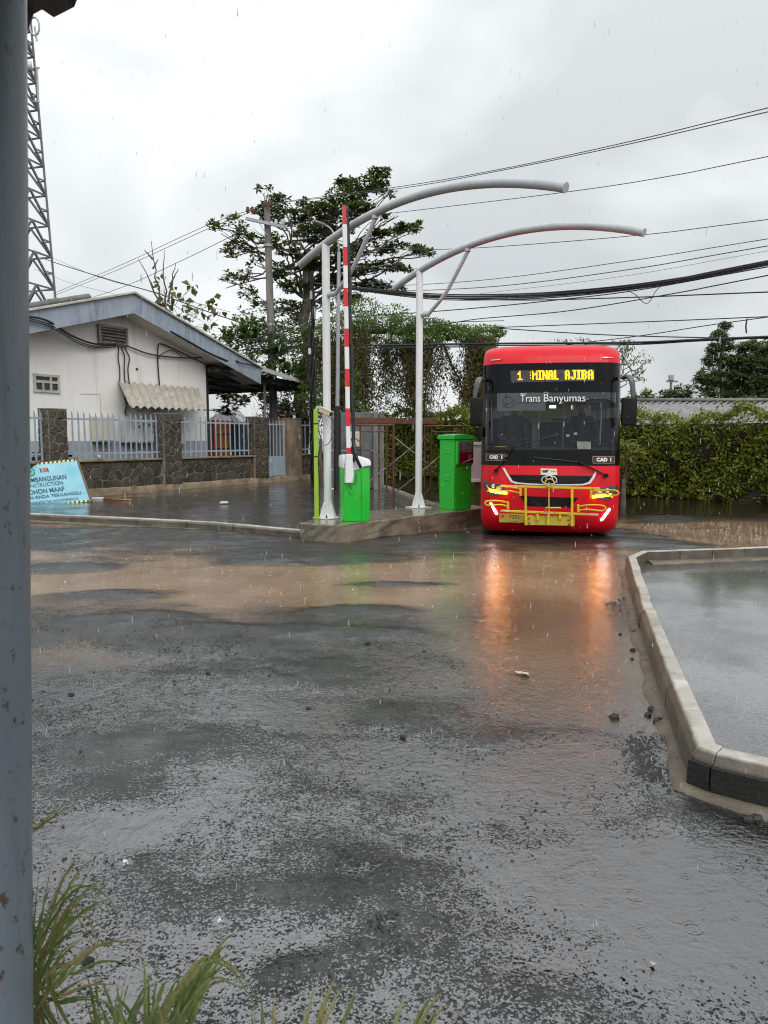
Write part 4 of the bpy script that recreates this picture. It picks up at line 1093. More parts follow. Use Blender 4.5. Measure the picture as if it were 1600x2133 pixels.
for s_, nm in ((s0c + 0.2, 0), ((s0c + ce) / 2, 1), (ce - 0.2, 2)):
    m = MB(); m.bar(BP(s_, OV - 0.2, CPZ(s_) - (0.4 if nm == 0 else 0.2 if nm == 1 else 0.05)), BP(s_, -7, CPZ(s_) - (0.4 if nm == 0 else 0.2 if nm == 1 else 0.05)), 0.07, 0.12); m.build('purlin', M['darkroof'], cp)
for px in (434, 553, 628):
    for o in ((-0.4,) if px != 553 else (-0.4, -5.5)):
        s_ = bs_(px, -0.4); m = MB(); m.bar(BP(s_, o, YZ - 0.1), BP(s_, o, CPZ(s_) - 0.15), 0.09, 0.09); m.build('post', M['galv'] if px == 553 else M['darkroof'], cp)
# rear beam of the carport
m = MB(); m.bar(BP(s0c, -6.9, CPZ(s0c) - 0.50), BP(ce, -6.9, cz1 - 0.10), 0.10, 0.22); m.build('rear_beam', M['darkroof'], cp)
# goods under the carport
def stand(px0, px1, py0, py1, o, mat, nm, lb, cat):
    a, b = bs_(px0, o), bs_(px1, o); z1, z0 = zf((px0 + px1) / 2, py0, o), YZ
    t = thing(nm, lb, cat, BP((a + b) / 2, o, YZ))
    m = MB(); m.prism([(a, z0), (b, z0), (b, z1), (a, z1)], lambda s_, z, q: BP(s_, q, z), o - 0.5, o); m.build('body', mat, t, bevel=0.02)
    for i in range(1, 4):
        z = z0 + (z1 - z0) * i / 4; m = MB(); m.prism([(a + 0.02, z - 0.02), (b - 0.02, z - 0.02), (b - 0.02, z + 0.02), (a + 0.02, z + 0.02)], lambda s_, zz, q: BP(s_, q, zz), o + 0.002, o + 0.02); m.build('shelf_edge', M['black'], t)
stand(447, 493, 876, 950, -1.6, M['orange'], 'display_cabinet', 'orange cabinet standing under the carport behind the pickets', 'cabinet')
stand(497, 524, 880, 950, -1.2, surf('teal_cloth', (0.02, 0.045, 0.055), (0.03, 0.06, 0.07), 3, 0.6), 'storage_rack', 'dark teal covered rack under the carport beside the orange cabinet', 'rack')
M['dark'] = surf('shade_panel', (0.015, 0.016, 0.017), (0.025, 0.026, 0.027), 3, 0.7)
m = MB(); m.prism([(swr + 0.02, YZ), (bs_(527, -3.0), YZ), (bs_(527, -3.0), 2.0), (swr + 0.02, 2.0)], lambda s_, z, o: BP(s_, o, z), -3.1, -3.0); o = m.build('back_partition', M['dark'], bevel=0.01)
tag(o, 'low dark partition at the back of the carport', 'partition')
# ------------------------------------------------------------------ the bus (local frame: x to its left-hand side as seen from the front, y backwards, z up)
BUS_Y = 11.3
_bl = at(1146, 1100, BUS_Y)
bus = thing('city_bus', 'red city bus with lit orange destination sign and yellow front bike rack', 'bus', (_bl.x, BUS_Y, 0.0), math.radians(-8.5))
bus.scale = (1.015, 1.0, 1.0)
def B(zx, zy):
    """coordinates of a x4 enlargement of the bus front in the photograph -> local x, z"""
    c = 764 - (zy - 300) * (46 / 1350)
    return ((zx - c) / 531.0, 1.6 + (940 - zy) / 531.0)
HWK = [(0.12, 1.02), (0.20, 1.06), (0.34, 1.078), (0.7, 1.085), (1.2, 1.085), (2.3, 1.08), (2.80, 1.078), (2.90, 1.07), (3.0, 1.06), (3.07, 1.03), (3.12, 0.97), (3.15, 0.86)]
YOK = [(0.12, 0.16), (0.20, 0.06), (0.34, 0.01), (0.7, 0.0), (0.95, 0.01), (1.19, 0.05), (1.5, 0.085), (2.0, 0.13), (2.4, 0.17), (2.80, 0.215), (2.90, 0.25), (3.0, 0.33), (3.07, 0.45), (3.12, 0.65), (3.15, 1.0)]
hw_ = lambda z: float(np.interp(z, [a for a, b in HWK], [b for a, b in HWK]))
yo_ = lambda z: float(np.interp(z, [a for a, b in YOK], [b for a, b in YOK]))
RC = 0.26
def front_y(x, z):
    h = hw_(z); ax = abs(x); y = yo_(z) + 0.07 * (min(ax, h - RC) / (h - RC)) ** 2
    if ax > h - RC:
        t = min(0.999, (ax - (h - RC)) / RC); y += 0.10 * t * 0.9 + RC * 0.95 * (1 - math.sqrt(1 - t * t))
    return y
BL = 7.6
def plan(z, n=28, side=14):
    """plan outline at height z: rear left ... corner ... front ... corner ... rear right"""
    h = hw_(z); xs_ = [-h * math.sin(math.pi / 2 * (1 - 2 * i / n)) for i in range(n + 1)]
    fr = [(x, front_y(x * 0.9995, z)) for x in xs_]
    yl = fr[0][1]
    L = [(-h, yl + (BL - yl) * (1 - i / side)) for i in range(side)]
    Rr = [(h, yl + (BL - yl) * (i + 1) / side) for i in range(side)]
    return L + fr + Rr
NS, NF = 14, 28
M['busred'] = None
def paint(name, c):
    t = NT(name)
    n = t.noise(t.coord((1, 1, 0.25)), 9, 5)
    col = t.mix(t.ramp(n, [(0.45, 0.0), (0.8, 0.35)]), c, tuple(q * 0.7 for q in c))
    dr = t.new('TexVoronoi', Vector=t.coord(), Scale=70.0)
    hgt = t.ramp(dr.outputs['Distance'], [(0.0, 1.0), (0.32, 0.0)])
    return t.done(t.bsdf(Base__Color=col, Roughness=0.4, Specular__IOR__Level=0.25, Coat__Weight=0.14, Coat__Roughness=0.06, Normal=t.bump(hgt, 0.12, 0.004)))
M['busred'] = paint('bus_red_paint', (0.66, 0.003, 0.013))
M['busblack'] = surf('bus_black_gloss', (0.004, 0.004, 0.0045), (0.007, 0.007, 0.0075), 4, 0.14, 0.05)
M['busblack'].node_tree.nodes['Principled BSDF'].inputs['Specular IOR Level'].default_value = 0.18
M['matblack'] = surf('bus_black_plastic', (0.006, 0.006, 0.006), (0.012, 0.012, 0.012), 6, 0.38, 0.1)
M['matblack'].node_tree.nodes['Principled BSDF'].inputs['Specular IOR Level'].default_value = 0.2
M['rackyellow'] = surf('rack_yellow_paint', (0.56, 0.42, 0.015), (0.66, 0.52, 0.03), 6, 0.4, 0.1, 0.1, 40, dirt=(0.33, 0.22, 0.03), dirt_amt=0.35)
M['plateyellow'] = surf('plate_yellow', (0.50, 0.36, 0.03), (0.58, 0.43, 0.05), 6, 0.5, 0.1, dirt=(0.2, 0.13, 0.03), dirt_amt=0.45)
M['chrome'] = surf('silver_trim', (0.62, 0.62, 0.61), (0.72, 0.72, 0.71), 3, 0.25, 0.08, metallic=0.3)
M['interior'] = surf('bus_interior_grey', (0.50, 0.50, 0.51), (0.6, 0.6, 0.61), 3, 0.6, 0.1)
M['dash'] = surf('dashboard', (0.03, 0.03, 0.032), (0.05, 0.05, 0.052), 5, 0.5, 0.1)
M['lampclear'] = surf('lamp_housing', (0.03, 0.028, 0.026), (0.06, 0.055, 0.05), 8, 0.08, 0.04, coat=0.8)
M['seat'] = surf('seat_fabric', (0.03, 0.04, 0.07), (0.05, 0.06, 0.10), 8, 0.8, 0.1)
M['white'] = surf('white_print', (0.78, 0.78, 0.77), (0.84, 0.84, 0.83), 5, 0.4, 0.1)
def glass(name, tint, refl=1.5, film=0.0, filmc=(0.3, 0.3, 0.3)):
    t = NT(name)
    dr = t.new('TexVoronoi', Vector=t.coord((1, 1, 0.35)), Scale=38.0)
    hgt = t.ramp(dr.outputs['Distance'], [(0.0, 1.0), (0.3, 0.0)])
    n = t.bump(t.math('ADD', hgt, t.math('MULTIPLY', t.noise(t.coord((3, 3, 0.5)), 7, 3), 1.5)), 0.10, 0.004)
    fr = t.new('Fresnel', IOR=refl, Normal=n)
    gl = t.new('BsdfGlossy', Color=(0.95, 0.97, 1), Roughness=0.03, Normal=n)
    tr = t.new('BsdfTransparent', Color=tint)
    s_ = tr.outputs[0]
    if film:
        d = t.new('BsdfDiffuse', Color=filmc); m = t.n.new('ShaderNodeMixShader'); m.inputs[0].default_value = film
        t.l.new(s_, m.inputs[1]); t.l.new(d.outputs[0], m.inputs[2]); s_ = m.outputs[0]
    m = t.n.new('ShaderNodeMixShader'); t.l.new(fr.outputs[0], m.inputs[0]); t.l.new(s_, m.inputs[1]); t.l.new(gl.outputs[0], m.inputs[2])
    return t.done(m.outputs[0])
M['windscreen'] = glass('windscreen_glass', (0.86, 0.89, 0.89), 1.32, 0.02, (0.35, 0.38, 0.38))
M['sideglass'] = glass('side_window_glass', (0.85, 0.88, 0.88), 1.4)

def strip(nm, mat, z0, z1, i0, i1, parent=bus, dz=0.07, inset=0.0, smooth_=50):
    """piece of the body skin between two heights and two stations of the plan outline"""
    k = max(1, int(math.ceil((z1 - z0) / dz))); m = MB(); vs = []
    for j in range(k + 1):
        z = z0 + (z1 - z0) * j / k; P = plan(z)
        for i in range(i0, i1 + 1):
            x, y = P[i]; vs.append((x * (1 - inset / 1.08), y + inset, z))
    n = i1 - i0 + 1
    m.add(vs, [(j * n + i, j * n + i + 1, (j + 1) * n + i + 1, (j + 1) * n + i) for j in range(k) for i in range(n - 1)])
    return m.build(nm, mat, parent, local=True, smooth=smooth_)
A, Z = 0, NS * 2 + NF                  # first and last station
FL, FR = NS, NS + NF                   # the two front corners
fa, fb = NS + 3, NS + NF - 3           # stations where the side pillars begin
zW0, zG0, zG1, zW1 = 1.185, 1.43, 2.335, 2.80
strip('front_panel', M['busred'], 0.12, zW0, FL - 1, FR + 1)
strip('side_skirt', M['busred'], 0.12, 1.20, A, FL - 1, dz=0.3); strip('side_skirt', M['busred'], 0.12, 1.20, FR + 1, Z, dz=0.3)
strip('windscreen_apron', M['busblack'], zW0, zG0, FL - 0, FR + 0)
strip('sign_header', M['busblack'], zG1, zW1, FL, FR)
strip('pillar', M['busblack'], zG0, zG1, FL, fa); strip('pillar', M['busblack'], zG0, zG1, fb, FR)
ws = strip('windscreen', M['windscreen'], zG0, zG1, fa, fb)
for (a, b) in ((A, FL), (FR, Z)):
    strip('side_band', M['busred'], 1.20, 1.35, a, b, dz=0.3); strip('side_window', M['sideglass'], 1.35, 2.45, a, b, dz=0.3); strip('side_roof_band', M['busred'], 2.45, zW1, a, b, dz=0.3)
    for q in range(1, 7):
        i = a + q * 2 + (1 if a else 0); x, y = plan(1.5)[min(i, Z)]
        m = MB(); m.box((x * 1.0015, y, 1.9), (0.012, 0.07, 1.1)); m.build('window_pillar', M['busblack'], bus, local=True)
# apron corner pieces close the sides
strip('windscreen_apron', M['busred'], zW0, 1.20, FL - 1, FL); strip('windscreen_apron', M['busred'], zW0, 1.20, FR, FR + 1)
# roof: front cap and crown
m = MB(); lv = [2.80, 2.84, 2.88, 2.92, 2.96, 3.0, 3.035, 3.07, 3.095, 3.12, 3.135, 3.15]; vs = []
for z in lv: vs += [(x, y, z) for x, y in plan(z)]
n = Z + 1
fs = [(j * n + i, j * n + i + 1, (j + 1) * n + i + 1, (j + 1) * n + i) for j in range(len(lv) - 1) for i in range(n - 1)]
b_ = (len(lv) - 1) * n
for i in range(n // 2):
    a, b = b_ + i, b_ + n - 1 - i
    if i < n // 2 - 1 or True:
        fs.append((a, a + 1, b - 1, b)) if a + 1 < b - 1 else None
m.add(vs, fs); m.build('roof', M['busred'], bus, local=True, smooth=50)
m = MB(); m.box((0, BL, 1.6), (2.1, 0.05, 3.0)); m.build('rear_panel', M['busred'], bus, local=True, bevel=0.01)
m = MB(); m.box((0, BL / 2 + 0.3, 0.34), (2.0, BL - 1.0, 0.12)); m.build('underbody', M['matblack'], bus, local=True)
m = MB(); m.box((0, 0.42, 0.22), (1.8, 0.2, 0.22)); m.build('front_valance', M['matblack'], bus, local=True)
# interior
m = MB(); m.box((0, BL / 2 + 0.5, 0.95), (2.08, BL - 1.4, 0.06)); m.build('floor', M['interior'], bus, local=True)
m = MB(); m.box((0, BL / 2 + 0.55, 2.74), (2.0, BL - 1.5, 0.04)); m.build('ceiling_liner', M['interior'], bus, local=True)
m = MB(); vs = []
for z, dy in ((1.0, 0.10), (1.38, 0.14), (1.44, 0.20), (1.47, 0.40), (1.40, 0.62), (1.0, 0.64)):
    for i in range(13):
        x = -0.98 + 1.96 * i / 12; vs.append((x, front_y(x * 0.93, 1.44) + dy, z + 0.02 * math.cos(i)))
m.add(vs, [(j * 13 + i, j * 13 + i + 1, (j + 1) * 13 + i + 1, (j + 1) * 13 + i) for j in range(5) for i in range(12)]); m.build('dashboard', M['dash'], bus, local=True, smooth=50)
m = MB(); m.box((0, BL - 0.10, 1.85), (2.06, 0.03, 1.8)); m.build('rear_lining', M['interior'], bus, local=True)
for s_ in (-1, 1):
    m = MB(); m.box((s_ * 1.045, BL / 2 + 0.4, 1.15), (0.02, BL - 1.2, 0.40)); m.build('side_lining', M['interior'], bus, local=True)
    m = MB(); m.box((s_ * 1.04, BL / 2 + 0.4, 2.60), (0.02, BL - 1.2, 0.28)); m.build('side_lining', M['interior'], bus, local=True)
def seat(x, y, z, w=0.44):
    m = MB(); m.box((x, y, z + 0.06), (w, 0.42, 0.12)); s_ = m.build('seat', M['seat'], bus, local=True, bevel=0.04, seg=2, smooth=50)
    m = MB(); m.prism([(-w / 2, 0.1), (w / 2, 0.1), (w / 2, 0.62), (w / 2 - 0.06, 0.72), (-w / 2 + 0.06, 0.72), (-w / 2, 0.62)], lambda a, b, q: (x + a, y + 0.2 + q + b * 0.12, z + b), -0.05, 0.05); m.build('backrest', M['seat'], s_, local=True, bevel=0.03, seg=2, smooth=50)
    m = MB(); m.prism([(-w / 3.4, 0.72), (w / 3.4, 0.72), (w / 3.4, 0.92), (-w / 3.4, 0.92)], lambda a, b, q: (x + a, y + 0.2 + q + b * 0.12, z + b), -0.035, 0.035); m.build('headrest', M['boxgrey'], s_, local=True, bevel=0.03, seg=2, smooth=50)
seat(-0.56, 1.15, 1.28, 0.5); seat(0.62, 1.20, 1.28, 0.46)
for y in (2.6, 3.5, 4.4, 5.3, 6.2):
    for x in (-0.80, -0.36, 0.36, 0.80): seat(x, y, 1.28, 0.40)
def pipe(pts, r=0.014, nm='handrail', mt='galv', k=8):
    m = MB(); m.tube(bez(pts, 6) if len(pts) > 2 else pts, r, k); return m.build(nm, M[mt], bus, local=True, smooth=True)
pipe([(-0.10, 1.7, 1.0), (-0.10, 1.7, 2.7)]); pipe([(0.32, 1.7, 1.0), (0.32, 1.7, 2.7)])
pipe([(-0.30, 1.65, 1.92), (0.30, 1.65, 1.92), (0.40, 1.65, 1.88), (0.42, 1.65, 1.75)])
pipe([(-0.92, 0.75, 2.3), (-0.92, 0.75, 1.55)]); pipe([(0.50, 0.9, 2.22), (0.78, 0.9, 2.22), (0.84, 0.9, 2.12), (0.84, 0.9, 1.5)])
m = MB(); m.prism([(-0.45, 2.05), (0.0, 1.97), (0.45, 2.05), (0.45, 2.13), (-0.45, 2.13)], lambda a, b, q: (a + 0.05, 2.0 + q, b), 0.0, 0.05); m.build('grab_valance', surf('yellow_green_trim', (0.24, 0.25, 0.09), (0.33, 0.34, 0.14), 5, 0.6), bus, local=True)
m = MB(); m.tube([(-0.56 + 0.22 * math.cos(a), 0.86 + 0.11 * math.sin(a), 1.52 + 0.17 * math.sin(a)) for a in np.linspace(0, 2 * math.pi, 25)], 0.016, 8, caps=False); sw = m.build('steering_wheel', M['black'], bus, local=True, smooth=True)
m = MB(); m.tube([(-0.56, 0.86, 1.52), (-0.56, 0.70, 1.30)], 0.03, 8); m.tube([(-0.77, 0.86, 1.52), (-0.35, 0.86, 1.52)], 0.014, 6); m.build('steering_column', M['black'], sw, local=True)
m = MB(); x, z = B(800, 645); m.box((x, 1.2, z), (0.11, 0.03, 0.05)); m.build('interior_light', emit('interior_tube', (0.9, 0.95, 1.0), 1.6), bus, local=True)
m = MB(); x, z = B(1102, 670); m.box((x, 1.6, z), (0.035, 0.03, 0.14)); m.build('interior_light', emit('interior_tube_dim', (0.85, 0.9, 0.95), 0.7), bus, local=True)
m = MB(); x, z = B(1007, 990); y = front_y(x, z) + 0.10; m.prism([(-0.10, -0.06), (0.105, -0.06), (0.105, 0.055), (-0.105, 0.06)], lambda a, b, q: (x + a, y + q + b * 0.3, z + b), 0, 0.004); m.build('dashboard_card', M['paper'], bus, local=True)
for zx, zy in ((888, 908), (952, 893)):
    x, z = B(zx, zy); m = MB(); m.box((x, front_y(x, z) + 0.3, z), (0.05, 0.02, 0.04)); m.build('ticket_reader', M['boxgrey'], bus, local=True)
x, z = B(325, 990); m = MB(); y = front_y(x, z) + 0.16
lathe(m, (x, y, z - 0.03), [(0.105, 0.0), (0.10, 0.02), (0.135, 0.05), (0.12, 0.075), (0.06, 0.09), (0.001, 0.093)], 20)
cap_ = m.build('peaked_cap', M['black'], bus, local=True, smooth=60)
m = MB(); m.prism([(-0.10, 0.0), (-0.07, -0.05), (0.07, -0.05), (0.10, 0.0)], lambda a, b, q: (x + a, y + b - 0.09, z - 0.03 + q), 0, 0.012); m.build('cap_peak', surf('cap_gold', (0.5, 0.35, 0.08), (0.55, 0.4, 0.1), 4, 0.4), cap_, local=True)

# people inside
def person(label, sx, sy, pose, cloth, hair_c):
    o0 = Vector((sx, sy, 0)); J = pose
    vs = [Vector(p) for p, r in J['v']]; rad = [r for p, r in J['v']]
    me = bpy.data.meshes.new('person'); me.from_pydata([tuple(v) for v in vs], J['e'], [])
    o = bpy.data.objects.new('person', me); COL.objects.link(o)
    md = o.modifiers.new('skin', 'SKIN'); md.use_smooth_shade = True
    for i, r in enumerate(rad): me.skin_vertices[0].data[i].radius = (r, r * J.get('flat', {}).get(i, 1.0))
    me.skin_vertices[0].data[0].use_root = True
    o.modifiers.new('sub', 'SUBSURF').levels = 1; o.modifiers['sub'].render_levels = 2
    t = NT('person_' + cloth[0]); 
    sp_ = t.n.new('ShaderNodeSeparateXYZ'); tcx = t.n.new('ShaderNodeTexCoord'); t.l.new(tcx.outputs['Object'], sp_.inputs[0])
    face = t.math('GREATER_THAN', sp_.outputs['Z'], 0.64)
    hand = t.math('LESS_THAN', sp_.outputs['Y'], -0.40)
    lowarm = t.math('MULTIPLY', hand, t.math('GREATER_THAN', sp_.outputs['Z'], 0.14))
    fac = t.math('MAXIMUM', face, lowarm)
    col = t.mix(fac, cloth[1], (0.26, 0.14, 0.085))
    me.materials.append(t.done(t.bsdf(Base__Color=col, Roughness=0.65)))
    mw = Matrix.Translation(bus.location) @ Matrix.Rotation(bus.rotation_euler.z, 4, 'Z') @ Matrix.Translation((sx, sy, 1.40))
    o.location = mw.to_translation(); o.rotation_euler = (0, 0, bus.rotation_euler.z)
    tag(o, label, 'person', 'people inside the bus')
    hp = J['v'][3][0]; top = J['v'][4][0]
    m = MB(); c = Vector(top)
    n_, k_ = 14, 7; vs = []
    for j in range(k_ + 1):
        ph = math.pi * 0.62 * j / k_
        for i in range(n_):
            a = 2 * math.pi * i / n_; rr_ = 0.092 * math.sin(ph)
            yb = 0.108 * math.sin(ph) * math.sin(a)
            vs.append((c.x + rr_ * math.cos(a) * 0.93, c.y + yb + 0.015, c.z + 0.012 + 0.095 * math.cos(ph) + (0.05 if (j >= 5 and math.sin(a) < -0.2) else 0)))
    m.add(vs, [(j * n_ + i, j * n_ + (i + 1) % n_, (j + 1) * n_ + (i + 1) % n_, (j + 1) * n_ + i) for j in range(k_) for i in range(n_)])
    h = m.build('hair', surf('hair_' + cloth[0], hair_c, hair_c, 5, 0.7), o, local=True, smooth=True)
    for s_ in (-1, 1):
        m = MB(); q = c + Vector((s_ * 0.034, -0.088, -0.02)); m.cyl(q, q + Vector((0, -0.006, 0)), 0.011, n=8); m.build('eye', M['black'], o, local=True)
        m = MB(); q = c + Vector((s_ * 0.083, 0.0, -0.03)); m.tube([q + Vector((0, 0, -0.028)), q + Vector((s_ * 0.012, 0.006, 0)), q + Vector((s_ * 0.004, 0.008, 0.028))], [0.008, 0.014, 0.009], 6); m.build('ear', surf('skin_tone', (0.26, 0.14, 0.085), (0.28, 0.155, 0.095), 5, 0.6), o, local=True)
    m = MB(); q = c + Vector((0, -0.088, -0.035)); m.tube([q + Vector((0, 0.004, 0.03)), q + Vector((0, -0.014, -0.008)), q + Vector((0, 0.002, -0.014))], [0.006, 0.012, 0.008], 6); m.build('nose', M['footing'], o, local=True)
    m = MB(); q = c + Vector((0, -0.082, -0.075)); m.tube([q + Vector((-0.024, 0.006, 0)), q, q + Vector((0.024, 0.006, 0))], 0.005, 6); m.build('mouth', M['rust'], o, local=True)
def pose(lh, rh, tilt=0.0):
    v = [((0, 0.05, 0.0), 0.135), ((0, 0.10, 0.24), 0.15), ((0, 0.10, 0.50), 0.125), ((0 + tilt * .3, 0.07, 0.62), 0.052), ((tilt, 0.05, 0.80), 0.088), ((tilt, 0.045, 0.73), 0.074),
         ((-0.19, 0.10, 0.50), 0.062), ((0.19, 0.10, 0.50), 0.062), ((-0.24, -0.02, 0.26), 0.047), ((0.24, -0.02, 0.26), 0.047), (lh, 0.033), (rh, 0.033),
         ((-0.10, -0.18, 0.01), 0.085), ((0.10, -0.18, 0.01), 0.085), ((-0.12, -0.42, 0.02), 0.062), ((0.12, -0.42, 0.02), 0.062), ((-0.12, -0.44, -0.36), 0.042), ((0.12, -0.44, -0.36), 0.042), ((-0.12, -0.58, -0.40), 0.038), ((0.12, -0.58, -0.40), 0.038)]
    e = [(0, 1), (1, 2), (2, 3), (3, 5), (5, 4), (2, 6), (2, 7), (6, 8), (7, 9), (8, 10), (9, 11), (0, 12), (0, 13), (12, 14), (13, 15), (14, 16), (15, 17), (16, 18), (17, 19)]
    # five fingers on each hand
    for w, s_ in ((10, -1), (11, 1)):
        b = Vector(v[w][0])
        for k in range(5):
            a = b + Vector(((k - 2) * 0.019 + (0.02 * -s_ if k == 0 else 0), -0.05, 0.02)); c = a + Vector((0, -0.04, -0.015 - 0.004 * k))
            v.append((tuple(a), 0.010)); v.append((tuple(c), 0.008)); e += [(w, len(v) - 2), (len(v) - 2, len(v) - 1)]
    return {'v': v, 'e': e, 'flat': {0: 0.75, 1: 0.62, 2: 0.55}}
person('driver in dark grey shirt behind the windscreen, on the camera-left seat', -0.56, 1.28, pose((-0.17, -0.33, 0.20), (0.17, -0.33, 0.20)), ('driver', (0.05, 0.055, 0.07)), (0.01, 0.009, 0.008))
person('passenger in black jacket seated behind the white dashboard card', 0.62, 1.32, pose((-0.13, -0.30, 0.10), (0.13, -0.30, 0.10), -0.03), ('passenger', (0.015, 0.015, 0.018)), (0.012, 0.010, 0.009))

# conformal plates on the front skin
def fpatch(nm, mat, pts, out=0.006, parent=bus, zoom=True, bev=0.0, back=0.004):
    P = [B(*p) for p in pts] if zoom else pts
    bm = bmesh.new(); f = bm.faces.new([bm.verts.new((x, 0, z)) for x, z in P])
    x0, x1 = min(p[0] for p in P), max(p[0] for p in P); z0, z1 = min(p[1] for p in P), max(p[1] for p in P)
    def cuts(a, b, d): 
        k = int((b - a) / d); return [a + (b - a) * (i + 1) / (k + 1) for i in range(k)]
    for x in cuts(x0, x1, 0.05): bmesh.ops.bisect_plane(bm, geom=bm.verts[:] + bm.edges[:] + bm.faces[:], plane_co=(x, 0, 0), plane_no=(1, 0, 0))
    for z in cuts(z0, z1, 0.07): bmesh.ops.bisect_plane(bm, geom=bm.verts[:] + bm.edges[:] + bm.faces[:], plane_co=(0, 0, z), plane_no=(0, 0, 1))
    bmesh.ops.triangulate(bm, faces=bm.faces)
    r_ = bmesh.ops.extrude_face_region(bm, geom=bm.faces[:])
    ex = {v for v in r_['geom'] if isinstance(v, bmesh.types.BMVert)}
    for v in bm.verts: v.co.y = front_y(v.co.x, v.co.z) + (-out if v in ex else back)
    bmesh.ops.recalc_face_normals(bm, faces=bm.faces)
    me = bpy.data.meshes.new(nm); bm.to_mesh(me); bm.free(); me.materials.append(mat)
    o = bpy.data.objects.new(nm, me); COL.objects.link(o); o.parent = parent
    return o
def text_obj(nm, s_, size, mat, parent, mtx, sx=1.0, align='CENTER', ext=0.0015, shear=0.0, bold=0.0, spacing=1.0, local=True):
    cu = bpy.data.curves.new(nm, 'FONT'); cu.body = s_; cu.size = size; cu.extrude = ext; cu.align_x = align; cu.align_y = 'CENTER'; cu.shear = shear; cu.offset = bold; cu.space_character = spacing; cu.resolution_u = 3
    tmp = bpy.data.objects.new('tmp_text', cu); COL.objects.link(tmp)
    dg = bpy.context.evaluated_depsgraph_get(); me = bpy.data.meshes.new_from_object(tmp.evaluated_get(dg)); me.name = nm
    bpy.data.objects.remove(tmp); bpy.data.curves.remove(cu)
    me.transform(mtx @ Matrix.Diagonal((sx, 1, 1, 1))); me.materials.clear(); me.materials.append(mat)
    o = bpy.data.objects.new(nm, me); COL.objects.link(o); o.parent = parent
    return o
def ftext(nm, s_, zx, zy, hpx, mat, parent=bus, wpx=None, out=0.010, **kw):
    x, z = B(zx, zy); y = front_y(x, z) - out
    sl_ = math.atan2(front_y(x, z + 0.05) - front_y(x, z - 0.05), 0.1); ya = math.atan2(front_y(x + 0.05, z) - front_y(x - 0.05, z), 0.1)
    mt = Matrix.Translation((x, y, z)) @ Matrix.Rotation(ya, 4, 'Z') @ Matrix.Rotation(math.pi / 2 - sl_, 4, 'X')
    o = text_obj(nm, s_, hpx / 531 / 0.7, mat, parent, Matrix.Identity(4), **kw)
    if wpx:
        xs_ = [v.co.x for v in o.data.vertices]; w = max(xs_) - min(xs_); o.data.transform(Matrix.Diagonal((wpx / 531 / w, 1, 1, 1)))
    o.data.transform(mt)
    return o
# destination display
dsp = fpatch('destination_display', surf('display_panel', (0.035, 0.035, 0.037), (0.05, 0.05, 0.052), 4, 0.25), [(418, 364), (1096, 360), (1096, 458), (424, 462)], 0.003)
LED = {'1': ['00100', '01100', '11100', '00100', '00100', '00100', '11111'], ':': ['0', '1', '0', '1', '0', '1', '0'],
       'M': ['1000001', '1100011', '1110111', '1101011', '1100011', '1100011', '1100011'], 'I': ['1111', '0110', '0110', '0110', '0110', '0110', '1111'],
       'N': ['110011', '111011', '111011', '111111', '110111', '110111', '110011'], 'A': ['01110', '11011', '11011', '11111', '11011', '11011', '11011'],
       'L': ['1100', '1100', '1100', '1100', '1100', '1100', '1111'], 'J': ['00111', '00011', '00011', '00011', '00011', '11011', '01110'], 'B': ['11110', '11011', '11011', '11110', '11011', '11011', '11110']}
led_m = emit('amber_led', (1.0, 0.42, 0.012), 3.4)
def led(ch, zx0, zx1):
    rows = LED[ch]; nc = len(rows[0]); m = MB()
    for r in range(14):
        for c in range(nc * 2):
            if rows[r // 2][c // 2] == '1':
                x, z = B(zx0 + (zx1 - zx0) * (c + 0.5) / (nc * 2), 366 + (444 - 366) * (r + 0.5) / 14); y = front_y(x, z) - 0.006
                w = (zx1 - zx0) / (nc * 2) / 531 * 0.43; h = 78 / 14 / 531 * 0.43
                m.add([(x - w, y, z - h), (x + w, y, z - h), (x + w, y, z + h), (x - w, y, z + h)], [(0, 1, 2, 3)])
    m.build('display_letter', led_m, dsp, local=True)
for ch, a, b in (('1', 476, 516), (':', 578, 584), ('M', 595, 637), ('I', 642, 672), ('N', 677, 720), ('A', 724, 766), ('L', 771, 806), ('A', 858, 898), ('J', 903, 946), ('I', 952, 986), ('B', 991, 1036), ('A', 1042, 1088)): led(ch, a, b)
# film band with the operator's name
M['film'] = glass('grey_window_film', (0.55, 0.57, 0.58), 1.4, 0.35, (0.12, 0.13, 0.14))
M['film2'] = glass('pale_window_film', (0.5, 0.52, 0.53), 1.4, 0.45, (0.16, 0.17, 0.18))
fpatch('window_film', M['film2'], [(303, 552), (700, 552), (697, 700), (303, 702)], 0.004, back=-0.002)
fpatch('window_film', M['film'], [(704, 552), (1275, 552), (1270, 640), (1190, 606), (704, 612)], 0.004, back=-0.002)
ftext('operator_lettering', 'Trans', 576, 600, 62, M['white'], wpx=162, out=0.012)
ftext('operator_lettering', 'Banyumas', 850, 600, 62, M['white'], wpx=334, out=0.012)
